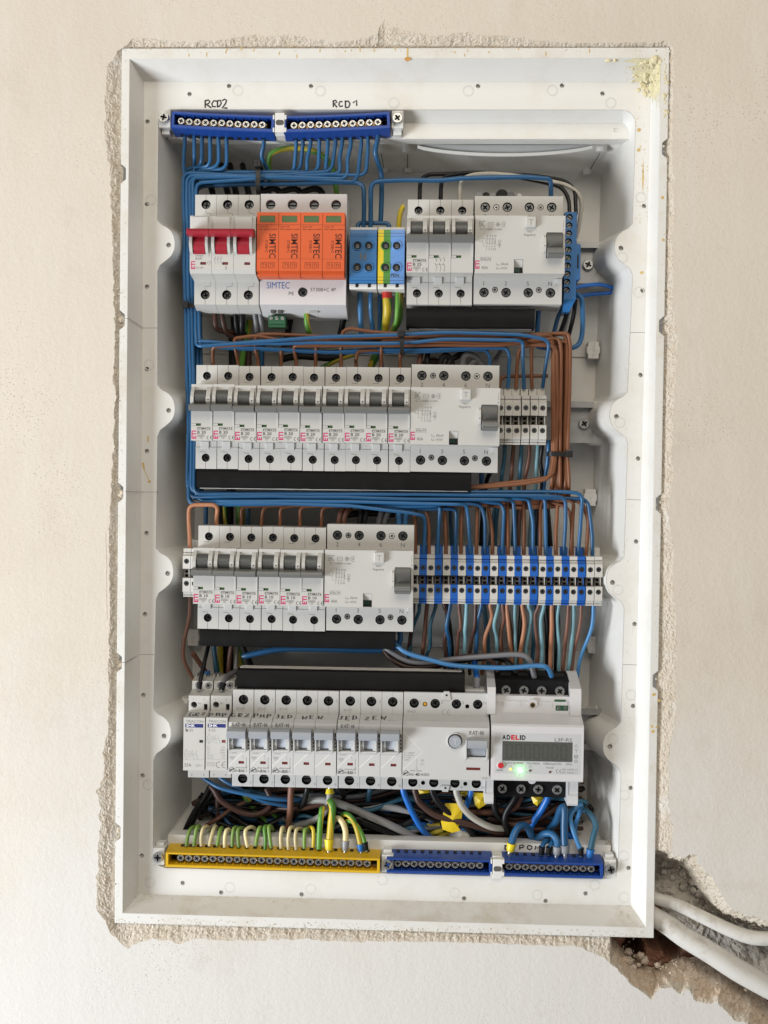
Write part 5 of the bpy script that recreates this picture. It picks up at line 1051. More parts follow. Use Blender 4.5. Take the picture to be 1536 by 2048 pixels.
f = MB(OZ); z = 20.07; f.rect(3.2, 71.6, -24.4, 8.0, z, 'faceplate'); fp = f.build('faceplate', MT)
f = MB(OZ); f.box(9.2, 65, -14.2, 1.5, 19.6, 20.25, 'lcd')
for i in range(7):
    x = 12.8+i*7.2; y0, y1 = -12.2, -0.8
    for s_ in ([(x, y0), (x, (y0+y1)/2-0.4)], [(x, (y0+y1)/2+0.4), (x, y1)], [(x+4.2, y0), (x+4.2, (y0+y1)/2-0.4)], [(x+4.2, (y0+y1)/2+0.4), (x+4.2, y1)], [(x+0.6, y0), (x+3.6, y0)], [(x+0.6, y1), (x+3.6, y1)]): f.line(s_, 1.0, 20.3, 'lcd_digit')
f.build('display', MT)
t = MB(OZ); z = 20.12
xx = 9.0
for a, m in zip('ADELID', ('ink', 'ink', 'ink_red', 'ink_red', 'ink', 'ink')): w_ = 1.5 if a == 'I' else 3.4; t.text(a, xx, 2.9, 3.4, z, m, 'L', 0, 0.05, w=w_-0.35); xx += w_+0.1
t.text('L3F-RS', 50.8, 2.1, 2.6, z, 'ink_grey', 'L', 0, 0.012, w=13.8)
for s_, x, w_ in (('3X230/400V', 13.2, 13), ('10(100)A', 29, 10.4), ('1000imp/kWh', 42, 14.4), ('50Hz', 60, 5)): t.text(s_, x, -16.8, 1.75, z, 'ink_grey', w=w_)
for s_, x in (('L1', 15.2), ('L2', 23.0), ('L3', 30.9)): t.text(s_, x, -19.2, 1.4, z, 'ink_grey')
t.text('PULSE', 44.6, -19.9, 1.4, z, 'ink_grey', w=5.8); t.text('RESET', 5.0, -22.6, 1.1, z, 'ink', w=5.4); t.text('IEC 62053-21', 57.4, -21.0, 1.35, z, 'ink_grey', w=11.8); t.text('IEC 62052-11', 57.4, -23.4, 1.35, z, 'ink_grey', w=11.8)
for cx in (53.8, 56.4): t.line([(cx+1.3*math.cos(a*math.pi/12), -21.8+1.5*math.sin(a*math.pi/12)) for a in range(5, 20)], 0.36, z, 'ink_grey')
t.line([(55.2, -21.8), (56.4, -21.8)], 0.36, z, 'ink_grey')
x = 68.0; t.line([(x-1.3, -2), (x, 0.2), (x+1.3, -2), (x-1.3, -2)], 0.3, z, 'ink_grey'); t.line([(x, -7), (x, -4.8), (x-1.4, -3.6)], 0.3, z, 'ink_grey'); t.line([(x, -4.8), (x+1.4, -3.6)], 0.3, z, 'ink_grey'); t.rect(x-1.3, x+1.3, -11, -8.6, z, 'ink_grey', 0.3); t.rect(x-0.7, x+0.7, -10.4, -9.2, z, 'ink_grey', 0.25)
t.line([(x+1.2*math.cos(a*math.pi/8), -13.5+1.2*math.sin(a*math.pi/8)) for a in range(17)], 0.3, z, 'ink_grey'); t.line([(x, -14.2), (x, -12.8)], 0.3, z, 'ink_grey')
t.build('lettering', MT)
k = MB(OZ); k.cyl(8.1, -18.0, 20, 20.9, 3.2, 'white2', 24, 3.0); k.cyl(8.1, -18.0, 20.9, 22.0, 2.4, 'ink_red', 24, 2.1); k.build('reset_button', MT)
for x, y, m in ((15.9, -20.9, 'led_yellow'), (23.7, -21.5, 'led_green'), (31.6, -21.8, 'led_off'), (47.4, -22.6, 'led_off')): k = MB(OZ); k.cyl(x, y, 20, 21.2 if m == 'led_green' else 20.7, 1.0, m, 14, 0.8); k.build('lamp', MT)
# ---------------------------------------------------------------- rail terminals
DW_ = 6.48
def din(root, m):
    b = MB(42); w_ = DW_-0.12
    pr = [(-20, -40), (-20, -3), (-18.9, -3), (-18.9, -4), (-18.1, -4), (-18.1, -2.6), (-16.3, -2.6), (-15.6, 0), (-4.2, 0), (-4.2, -9), (3.4, -9), (3.4, 0), (14, 0), (14.8, -2.6), (16.3, -2.6), (16.3, -4), (17.1, -4), (17.1, -3), (20, -3), (20, -19), (26.4, -19), (26.4, -40)]
    body_prism(b, pr, 0, w_, m, (7, 11)) if False else body_prism(b, pr, 0, w_, m, (7, 11))
    b.plate([(0, -15.6), (w_, -15.6), (w_, -4.2), (0, -4.2)], 0, m, [(w_/2, -8.7, 2.15, 4)], hm=(m, 'hole')); b.plate([(0, 3.4), (w_, 3.4), (w_, 14), (0, 14)], 0, m, [(w_/2, 9.6, 2.15, 4)], hm=(m, 'hole'))
    b.build('housing', root)
    c = MB(42); c.plate([(0.3, -4.0), (w_-1.7, -4.0), (w_-1.7, 3.2), (0.3, 3.2)], -4, 'din_inner', [(2.5, 0.9, 1.2, 4), ([(1.3, -3.5), (3.7, -3.5), (3.7, -1.4), (1.3, -1.4)], 4)]); c.box(w_-1.7, w_-1.2, -4.1, 3.3, -9, -2, m); c.build('jumper_slot', root)
    for y in (9.6, -8.7): screw(root, w_/2, y, 42-2.2, 2.0, 'steel_dark', 'terminal_screw', style='+')
DP = {}
def dins(n, fx, y0, tilt, names, cols, group):
    for i in range(n):
        v = P(fx[i], y0+tilt*i, -20); pos = (v.x-DW_/2, v.y+0.0, -62); m = cols[i]
        if m not in DP: DP[m] = thing('rail_terminal', names[i], 'terminal', pos, group); din(DP[m], m)
        else: dup(DP[m], pos, names[i], group)
sx = [155,203,250,298,347,393,442,490,539,587,640,690,740,788,837,884,937,983,1032,1078,1128,1177,1230,1281]
cl = ['din_blue' if i % 2 == 1 and i < 22 else 'din_white' for i in range(24)]
nm = []
for i in range(24):
    if cl[i] == 'din_blue': nm.append('blue rail terminal, %s blue one right of the third row residual current unit' % ORD[i//2])
    elif i < 22: nm.append('white rail terminal, %s white one right of the third row residual current unit' % ORD[i//2])
    else: nm.append('white rail terminal next to the last one at the right end of the third row' if i == 22 else 'white rail terminal at the very right end of the third row')
dins(24, [780+x/3.072 for x in sx], 980+548/3.072, 0.20, nm, cl, 'rail terminals in the third row')
dins(6, [780+x/3.072 for x in (677, 729, 781, 833, 886, 938)], 680+490/3.072, 0.05, ['white rail terminal, %s of six right of the second row residual current unit' % ORD[i] for i in range(6)], ['din_white']*6, 'rail terminals in the second row')
dins(2, [372.5, 388.5], 1146, 0.1, ['white rail terminal at the left end of the third row, tan wire in its top', 'white rail terminal half hidden behind the leftmost B 10 breaker'], ['din_white']*2, 'rail terminals at the left end')
# ---------------------------------------------------------------- screw terminal bars
def term_bar(label, col, pl, pr_, s0, s1, n, flip, mounts, bow=0.0, cat='terminal bar'):
    """pl, pr_: pixel ends of the housing on the screw line; s0, s1: first and last screw"""
    D = -20; a, c = P(*pl, D), P(*pr_, D); L_ = (c-a).length; ax = (c-a).normalized(); ay = Vector((-ax.y, ax.x, 0)); sg = -1 if flip else 1
    r = thing('terminal_bar', label, cat, ((a.x+c.x)/2, (a.y+c.y)/2, -31)); O = POS[r]
    def T(s_, y, d): t = s_/L_; p = a+ax*s_+ay*(y*sg+bow*4*t*(1-t)); return (p.x-O.x, p.y-O.y, d-O.z)
    def ext(prof, s0_, s1_, m, b, N=1):
        vs = [T(s0_+(s1_-s0_)*i/N, *q) for i in range(N+1) for q in prof]; k = len(prof); flipf = sg < 0
        fs = [(i*k+j, i*k+(j+1) % k, (i+1)*k+(j+1) % k, (i+1)*k+j) for i in range(N) for j in range(k)]+[tuple(range(k))[::-1], tuple(range(N*k, N*k+k))]
        b.add(vs, fs, m)
    b = MB(); N = 14
    def pr2(pts): return pts if sg > 0 else pts
    ext([(4.3, -31), (4.3, -14.6), (4.8, -14), (6.1, -14), (6.6, -14.6), (6.6, -31)], 0, L_, col, b, N)        # plain lip
    e_ = 0 if sg > 0 else 1.3; ext([(-4.0, -31), (-9.6+e_, -31), (-9.2+e_, -27), (-7.0+e_, -14.6), (-6.4+e_, -14), (-4.4, -14), (-4.0, -14.6)], 0, L_, col, b, N)   # wire-side lip
    ext([(-4.0, -31), (-4.0, -28.6), (4.4, -28.6), (4.4, -31)], 0, L_, 'hole', b, N)
    for e0, e1 in ((0, 2.2), (L_-2.2, L_)): ext([(-4.2, -30), (-4.2, -14.2), (4.6, -14.2), (4.6, -30)], e0, e1, col, b)
    b.build('housing', r)
    sa, sb = (P(*s0, D)-a).dot(ax), (P(*s1, D)-a).dot(ax); g = MB(); pitch = (sb-sa)/(n-1)
    ext([(-2.4, -27), (-2.4, -22.5), (2.6, -22.5), (2.6, -27)], max(3.2, sa-3), min(L_-4.2, sb+3), 'brass', g, N); g.build('brass_strip', r)
    w_ = MB()
    for i in range(n+1):
        s_ = sa+(i-0.5)*pitch; ext([(-4.0, -28), (-4.0, -16), (-2.9, -17.5), (-2.9, -28)], s_-0.4, s_+0.4, col, w_); ext([(4.4, -28), (4.4, -15), (3.2, -17.5), (3.2, -28)], s_-0.4, s_+0.4, col, w_)
        if i < n: ext([(-9.5+e_, -29), (-9.8+e_, -29), (-9.4+e_, -24.6), (-9.1+e_, -24.6)], s_+pitch*0.5-1.5, s_+pitch*0.5+1.5, 'hole', w_)
    w_.build('divider', r)
    for i in range(n):
        p = T(sa+i*pitch, random.uniform(-.25, .25), -19.6); screw(r, p[0], p[1], p[2]-0.4+random.uniform(-0.5, 0.3), 2.95, 'steel', 'screw', h=2.2)
    for kind, s_ in mounts:
        m = MB(); sx_ = {'L': -6.5, 'R': L_+6.2, 'M': L_+4.6}[kind] if s_ is None else s_
        if kind == 'M':
            m.box(*sorted((T(sx_-4.0, 0, 0)[0], T(sx_+4.0, 0, 0)[0])), *sorted((T(sx_, -8.4, 0)[1], T(sx_, 9.2, 0)[1])), 0, 13, 'rail_white', 0.4)
            for k_ in (-1, 1):
                m.box(*sorted((T(sx_+k_*4.0-0.2, 0, 0)[0], T(sx_+k_*5.6, 0, 0)[0])), *sorted((T(sx_, 3.6, 0)[1], T(sx_, 7.2, 0)[1])), 4, 17.3, 'rail_white', 0.4); m.box(*sorted((T(sx_+k_*4.0-0.2, 0, 0)[0], T(sx_+k_*5.6, 0, 0)[0])), *sorted((T(sx_, -6.6, 0)[1], T(sx_, -3, 0)[1])), 4, 17.3, 'rail_white', 0.4)
            q = T(sx_, 1.0, -14); m.box(q[0]-3.9, q[0]+3.9, q[1]-8, q[1]+8, 11, 17.2, 'rail_white', 0.4)
            m.prism([(q[0]+(1.4 if abs(math.cos(i*math.pi/8)) > 0.01 and math.cos(i*math.pi/8) > 0 else -1.4)+2.0*math.cos(i*math.pi/8), q[1]+2.2*math.sin(i*math.pi/8)) for i in range(16)], 17.1, 17.28, 'groove', 'd')
            m.build('bracket', r)
        else:
            q = T(sx_, 0, -14); e = 1 if kind == 'R' else -1
            m.box(q[0]-4.8, q[0]+4.8, q[1]-6.2*1, q[1]+8.0, 0, 13.5, 'rail_white', 0.5); m.box(q[0]-3.4, q[0]+3.4, q[1]-10.5 if not flip else q[1]+7, q[1]-5 if not flip else q[1]+11, 0, 9, 'rail_white', 0.5); m.build('bracket', r)
            screw(r, q[0], q[1]+1.0, 14.2, 4.4, 'steel', 'mounting_screw')
    return r
def zz(z): return lambda x, y: (z[0]+x/z[2], z[1]+y/z[2])
z1 = zz((180, 40, 2.4)); z4 = zz((350, 1560, 3.491)); z6 = zz((770, 1560, 3.2))
TB = [term_bar('blue screw terminal bar at the upper left under the handwriting RCD 2', 'rail_blue', z1(399, 486), z1(888, 508), z1(440, 488), z1(829, 504), 11, False, [('L', None), ('M', None)], -0.4),
      term_bar('blue screw terminal bar at top centre under the handwriting RCD 1', 'rail_blue', z1(932, 509), z1(1440, 489), z1(980, 502), z1(1382, 489), 11, False, [('R', None)], -0.6),
      term_bar('long yellow screw terminal bar at the bottom left with green yellow wires', 'rail_yellow', z4(-55, 537), z4(1432, 582), z4(42, 542), z4(1343, 575), 24, True, [('L', None), ('R', None)], 0.0),
      term_bar('blue screw terminal bar at the bottom without any wires', 'rail_blue', z6(12, 530), z6(682, 545), z6(82, 532), z6(607, 541), 11, True, [('M', None)], 0.0),
      term_bar('blue screw terminal bar at the bottom right with blue wires in it', 'rail_blue', z6(708, 545), z6(1390, 566), z6(794, 546), z6(1318, 564), 11, True, [('R', None)], -0.3)]
# ================================================================== wiring
def fillet(pts, rad, n=6):
    pts = [Vector(p) for p in pts]; out = [pts[0]]
    for i in range(1, len(pts)-1):
        a, b_, c = pts[i-1], pts[i], pts[i+1]; la, lc = (a-b_).length, (c-b_).length
        k = min(rad, la*0.48, lc*0.48); p, q = b_+(a-b_)*(k/max(la, 1e-6)), b_+(c-b_)*(k/max(lc, 1e-6))
        for j in range(n+1):
            t = j/n; out.append(p*(1-t)**2+b_*2*t*(1-t)+q*t*t)
    out.append(pts[-1]); res = [out[0]]
    for p in out[1:]:
        L_ = (p-res[-1]).length; m = int(L_/9)
        a = res[-1]
        for j in range(1, m+1): res.append(a.lerp(p, j/(m+1)))
        if L_ > 0.02: res.append(p)
    return res
WN = [0]
def wire(label, m, r, pts, mode='f', rad=6.0, group=None, cat='wire', wob=0.35, ferr=None, name='wire', seg=8):
    q = pp(pts); q = fillet(q, rad) if mode == 'f' else smooth(q, 7)
    WN[0] += 1; s_ = WN[0]*3.7; n = len(q)
    q = [p+Vector((noise.noise(Vector((s_, i*0.13, 0))), noise.noise(Vector((s_, 5, i*0.13))), noise.noise(Vector((i*0.13, s_, 9)))*0.6))*wob*min(1, i*0.3, (n-1-i)*0.3) for i, p in enumerate(q)]
    b = MB(); b.tube(q, r, m, seg); off = q[len(q)//2]
    o = b.build(name, off=off); POS[o] = off; tag(o, label, cat, group)
    if ferr:
        fm, L_ = ferr; d = (q[1]-q[0]).normalized(); c = MB(); e0 = q[0]-d*0.3
        c.tube([e0+d*L_*t for t in (0, 0.15, 0.5, 0.8, 1.0)], lambda t: r*(0.95+0.45*t), fm, 12); c.tube([e0-d*(3.5 if fm != 'black' else 0.4), e0], r*0.62, 'steel', 8)
        f = c.build('ferrule', o, rel=False)
    return o
BL, BR = 'wire_blue', 'wire_brown'
# column slots at the left: (x, d)
def slot(i): c, l = i % 5, i//5; return 367.0+c*6.3+l*1.6, -29-l*3.7
LOW = [ # lower blue row: top path from the bundle into the terminals
 ([(780,1021),(822,1026),(848,1031),(850,1046),(847,1112)], 8), ([(868,1011),(881,1013),(877,1045),(875,1112)], 4), ([(882,1018),(912,1018),(913,1040),(909.5,1112)], 6), ([(915,1008),(933,1010),(936,1029),(941,1112)], 6),
 ([(940,1006),(962,1010),(970,1034),(970,1112)], 7), ([(960,1003),(1003,1007),(1008,1022),(1004,1112)], 6), ([(1010,1000),(1027,1000),(1031,1112)], 3), ([(1040,997),(1057,998),(1066,1045),(1066,1112)], 4),
 ([(1070,995),(1091,996),(1092,1112)], 4), ([(1095,991),(1131,994),(1131,1061),(1127,1114)], 9), ([(1128,983),(1166,987),(1160,1061),(1156,1114)], 8), ([(1125,996),(1176,998),(1184,1061),(1185,1116)], 10)]
XR2 = [369.6, 388, 403, 419.6, 436, 453]; YR2 = [None, 319, 327, 332, 335, 338]
XR1 = [592, 606, 622, 640, 656, 672, 686, 702, 722, 736]; YR1 = [346, 343, 349, 344, 352, 342, 347, 357, 364, 351]
UPP = [([(400,692,-24),(515,683,-23),(658,673,-22),(801,669,-22),(900,664,-23),(1054,670,-24),(1100,681,-26),(1090,738,-33),(1085,776,-38)], 8),
       ([(400,682,-26),(471,687,-25),(549,687,-25),(629,685,-25),(772,687,-25),(830,684,-25),(890,678,-25),(1032,680,-26),(1047,684,-28),(1046,738,-33),(1048,778,-38)], 7),
       ([(408,688,-31),(457,694,-32),(529,697,-33),(600,700,-34),(672,704,-34),(729,700,-34),(843,699,-34),(937,695,-34),(1014,697,-34),(1019,712,-35),(1018,738,-36),(1016,776,-38)], 7),
       ([(410,690,-33),(460,697,-35),(529,699,-36),(672,706,-36),(843,703,-36),(940,699,-36),(975,701,-37),(979,715,-38),(979,742,-40)], 6)]
dest = ['U0', 'U1', 'U2', 'U3']+['L%d' % i for i in range(12)]
# order: which bar wire takes which slot and which destination
src = [('A', j) for j in range(6)]+[('B', k) for k in range(10)]
assign = {}
order_slots = {'U0': 3, 'U1': 4, 'U2': 9, 'U3': 8}
free = [s_ for s_ in range(17) if s_ not in order_slots.values()]
dest_of = {('B', 9): 'U0', ('B', 6): 'U1', ('A', 4): 'U2', ('A', 5): 'U3'}
rest = [s_ for s_ in src if s_ not in dest_of]
Ldest = [11, 10, 9, 8, 7, 6, 5, 4, 3, 2, 1, 0]
fr_slots = [0, 1, 2, 5, 6, 7, 10, 11, 12, 13, 14, 15]
rest = sorted(rest, key=lambda s_: (s_[0] == 'A', -s_[1] if s_[0] == 'B' else s_[1]))
for s_, sl, ld in zip(rest, fr_slots, [11, 10, 9, 0, 8, 7, 6, 5, 4, 3, 2, 1]): dest_of[s_] = 'L%d' % ld; assign[s_] = sl
for s_, d in dest_of.items():
    if d[0] == 'U': assign[s_] = order_slots[d]
for s_ in src:
    bar, j = s_; sl = assign[s_]; cx, cd = slot(sl); d_ = dest_of[s_]
    if bar == 'A':
        x = XR2[j]; pts = [(x, 262, -27), (x+0.5, 280, -27)]
        if j == 0: pts += [(366, 330, -31), (cx-2, 400, cd)]
        else: pts += [(x+1, YR2[j], -29), (cx-1, YR2[j]+6, cd-2), (cx-1.5, 400, cd)]
        lab0 = 'blue wire from the %s screw of the RCD 2 bar' % ORD[j]
    else:
        x = XR1[j]; hd = -29.5-(sl//5)*3.0; pts = [(x, 262, -27), (x+random.uniform(-1, 1), 285, -28)]
        if j in (2, 6, 7): pts += [(x-5-random.uniform(0, 3), 318, -30)]
        yb = YR1[j]+(sl % 3)*0.5; ye = {3: 352}.get(sl, 345+(sl % 5)*5.2+(sl//5)*1.0)
        pts += [(x-4-(j % 3)*2, yb, hd), ((x+cx)/2+20*(j-5), (yb+ye)/2+3*((j*7) % 3-1), hd+0.6*((j*5) % 3-1)), (cx, ye, cd), (cx, 400, cd)]
        lab0 = 'blue wire from the %s screw of the RCD 1 bar' % ORD[j]
    c2 = 371.5+(sl % 5)*6.6+(sl//5)*1.2
    pts += [(c2-3, 520, cd), (c2-0.5, 612, cd-1)]
    if d_[0] == 'U':
        k = int(d_[1]); up, rad = UPP[k]; pts += [(c2, 660, cd), (c2+1, (690, 683, 688, 691)[k], (up[0][2]+cd)/2)]+list(up)[0:]; lab = lab0+' to row two'; rd = 7
    else:
        k = int(d_[1:]); lo, rad = LOW[k]; yb = 983+(11-k)*2.35+(1.5 if k % 2 else 0); dd = -27-(k % 3)*3.3
        pts += [(c2+2, 740, cd-1), (c2+5, 860, cd-1), (c2+3.5+0*(11-k), yb-0.5, (cd+dd)/2), (c2+60, yb+1.5*((k*5) % 3-1), dd), (560, yb+2.0*((k*7) % 3-1), dd+1.0*((k*3) % 3-1)), (700, yb+(lo[0][1]-yb)*0.4+2.5*((k*5) % 3-1), dd-0.8*((k*5) % 3-1))]
        lo2 = [(x, y, dd+( -36-dd)*min(1, i/(len(lo)-1))) for i, (x, y) in enumerate(lo)]
        if lo[0][0] > 840: pts += [(820, lo[0][1]-(2-((k*5) % 3)*2), dd)]
        pts += lo2; lab = lab0+' to row three'; rd = 7
    wire(lab, BL, 1.58, pts, 'f', rd, 'blue wires from the upper bars', wob=0.5)
wire('blue wire from the last screw of the RCD 2 bar, bending behind the upper bundle', BL, 1.7, [(528,262,-27),(527,290,-29),(524,315,-34),(536,345,-44),(540,390,-50)], 's')
wire('thick blue wire running from the upper bundle into the N block', BL, 1.95, [(cx if False else 391,420,-44),(391,372,-42),(470,368,-38),(600,367,-33),(690,364,-31),(727,366,-30),(728,400,-30),(727,462,-36)], 'f', 10)
wire('thick blue wire from the N block across to the top row residual current unit', BL, 1.95, [(741,462,-36),(741.5,400,-30),(742,363,-30),(797,360,-30),(880,361,-31),(930,356,-32),(1060,354,-33),(1101,358,-35),(1102,375,-37),(1102,398,-40)], 'f', 8)
wire('thick blue wire kinking down from the last screw of the RCD 1 bar', BL, 2.05, [(757,262,-26),(756,275,-26),(751,305,-28),(757,328,-34),(763,352,-40),(763,400,-42),(761,448,-44)], 's', wob=0.2)
wire('short blue jumper arching between the N block and the PEN block', BL, 1.9, [(715,462,-40),(716,446,-41),(777,446,-41),(779,462,-40)], 'f', 6)
wire('stub of green yellow wire standing out of the PEN block', 'wire_gy', 2.1, [(797,462,-36),(798,445,-35),(800,428,-34),(805,415,-33),(808,413,-33)], 's', wob=0.1, seg=12)
wire('green yellow wire arching behind the upper bundle', 'wire_yg', 2.3, [(541,372,-60),(538,323,-52),(548,304,-48),(588,296,-46),(638,307,-46),(664,335,-48),(672,372,-48),(673,396,-48)], 's', seg=12)
for i, (x, lab) in enumerate(((425, 'first pole'), (455, 'second pole'), (472, 'second pole, doubled'), (497, 'third pole'))):
    wire('black wire into the %s of the red main switch from above' % lab, 'wire_black', 2.6, [(x+2,398,-40),(x,385,-42),(x-6,360,-55),(x-12,330,-75)], 's')
for i, x in enumerate((545, 585, 628)):
    wire('black wire looping over the %s orange module from the main switch' % ORD[i], 'wire_black', 2.7, [(x-30,398,-44),(x-22,385,-44),(x,377,-44),(x+14,383,-44),(x+18,398,-44)], 's')
wire('black wire arching from the first pole of the B 25 breaker to the blue comb', 'wire_black', 1.75, [(839,405,-38),(840,372,-38),(843,356,-40),(858,349,-44),(920,347,-47),(1000,349,-50),(1060,351,-50),(1102,356,-48),(1131,362,-46),(1150,380,-44),(1152,428,-42)], 'f', 7)
wire('black wire arching from the second pole of the B 25 breaker to the blue comb', 'wire_black', 1.75, [(881,405,-38),(882,368,-38),(888,353,-42),(930,345,-46),(1000,346,-48),(1050,357,-48),(1097,367,-46),(1124,374,-44),(1138,398,-42),(1139,428,-40)], 'f', 8)
wire('pale grey wire arching from the B 25 breaker past the blue comb', 'wire_pale', 1.75, [(919,405,-38),(920,372,-38),(926,357,-40),(945,349,-43),(980,347,-45),(1040,352,-46),(1102,362,-45),(1131,369,-44),(1155,384,-44),(1164,405,-46),(1160,441,-50),(1152,476,-56)], 'f', 9)
for i, x in enumerate((954, 968, 982, 1000, 1018, 1035)):
    b = MB(); p = P(x+4, 391, -30-2*(i % 2)); b.cyl(p.x, p.y, p.z-12, p.z, (2.6, 2.9, 2.0, 5.2, 3.2, 1.8)[i], ('steel_dark', 'hole', 'steel_dark', 'hole', 'wire_grey', 'clip')[i], 16)
    c = b.build('rear_terminal', RC, rel=False)
for p_, lab, m in (([(1140,604,-44),(1133,630,-46),(1119,668,-50)], 'black wire below the blue comb, nearer the residual current unit', 'wire_black'), ([(1151,598,-42),(1147,630,-45),(1136,676,-52)], 'black wire below the blue comb, nearer its outer side', 'wire_black'),
                   ([(1143,604,-52),(1137,630,-54),(1127,672,-58)], 'grey wire between the two black ones below the blue comb', 'wire_ash'), ([(1129,612,-46),(1117,632,-48),(1107,668,-50)], 'dark blue wire curving out below the blue comb', BL)):
    wire(lab, m, 1.8, p_, 's')
wire('thick blue wire looping down from the blue comb and under the orange bundle', BL, 2.05, [(1146,588,-44),(1160,592,-42),(1165,610,-42),(1165,660,-42),(1160,684,-42),(1146,695,-42),(1110,697,-44),(1078,694,-46),(1072,684,-48)], 's')
wire('blue wire looping sideways from the blue comb to the box wall', 'wire_bright', 1.7, [(1146,577,-50),(1170,571,-52),(1195,569,-56),(1217,573,-60),(1229,580,-62),(1217,586,-64),(1180,589,-66),(1150,594,-66)], 's')
wire('blue wire leaving the underside of the top row residual current unit', BL, 2.1, [(1077,622,-40),(1076,640,-40),(1074,672,-44)], 's')
# N and PEN block undersides
wire('light blue wire out of the left underside of the N block', 'wire_sky', 2.1, [(720,560,-34),(720,600,-34),(721,635,-36),(723,672,-44)], 's')
wire('dark blue wire out of the right underside of the N block', BL, 1.9, [(741,560,-34),(741,605,-34),(742,628,-38),(747,672,-46)], 's')
wire('blue wire behind the red sleeved one under the PEN block', BL, 1.9, [(760,585,-46),(760,630,-48),(759,690,-50),(764,740,-52)], 's')
o = wire('thick yellow green wire in a red sleeve under the PEN block', 'wire_gy', 3.5, [(774,560,-33),(774,602,-33),(774,628,-36),(770,655,-44),(762,690,-54),(745,725,-62)], 's', seg=14)
b = MB(); b.tube(pp([(774,558,-33),(774,580,-33),(774,597,-33)]), 4.1, 'sleeve_red', 14); b.build('sleeve', o, rel=False)
wire('green yellow wire curving in behind the red sleeved one', 'wire_yg', 2.2, [(795,560,-34),(795,610,-34),(793,642,-38),(784,662,-46)], 's', seg=12)
wire('darker green yellow wire right behind the PEN block', 'wire_yg', 2.0, [(802,580,-44),(802,610,-44),(799,640,-48),(788,662,-52)], 's', seg=12)
# main switch and surge protector undersides
for i, (p_, m, r, lab) in enumerate((([(429,612,-36),(430,646,-36),(437,660,-40),(460,664,-46),(492,668,-54)], 'wire_dark', 2.2, 'dark brown wire bending right below the first pole of the main switch'), ([(441,612,-38),(446,645,-38),(455,668,-42),(476,678,-48)], 'wire_dark', 2.2, 'second dark brown wire below the first pole of the main switch'),
    ([(470,614,-38),(473,650,-40),(478,676,-46)], 'wire_black', 2.2, 'black wire below the second pole of the main switch'), ([(484,614,-38),(484,650,-40),(485,676,-48)], 'wire_black', 2.6, 'thick black wire below the second pole of the main switch'), ([(466,618,-52),(467,640,-56),(470,690,-62)], 'wire_black', 2.8, 'black wire deepest below the second pole of the main switch'),
    ([(508,616,-38),(512,645,-40),(515,668,-46)], 'wire_grey', 2.3, 'grey wire below the third pole of the main switch, left one'), ([(519,616,-38),(523,645,-40),(527,668,-46)], 'wire_grey', 2.2, 'grey wire below the third pole of the main switch, right one'),
    ([(613,618,-34),(613,640,-35),(616,658,-38),(622,674,-46)], 'wire_yg', 2.3, 'green yellow wire out of the underside of the surge protector'), ([(583,628,-52),(579,648,-54),(574,676,-58)], 'wire_black', 2.6, 'black wire below the green connector of the surge protector'), ([(690,628,-50),(686,645,-52),(679,676,-56)], 'wire_black', 2.6, 'black wire below the right end of the surge protector'),
    ([(500,640,-60),(494,670,-62),(487,700,-64),(482,745,-66)], 'wire_yg', 2.7, 'green yellow wire between the first two rows at the left'), ([(757,700,-58),(750,715,-60),(737,745,-62)], 'wire_gy', 3.0, 'thick green yellow wire dropping behind the ninth B 20 breaker'), ([(712,708,-60),(680,718,-62),(632,742,-64)], 'wire_yg', 2.0, 'green yellow wire slanting behind the seventh B 20 breaker'),
    ([(700,708,-62),(660,716,-63),(600,712,-64),(560,720,-66)], 'wire_black', 3.0, 'black cable behind the blue wires above the sixth B 20 breaker'))):
    wire(lab, m, r, p_, 's', seg=12 if 'gy' in m or 'yg' in m else 8)
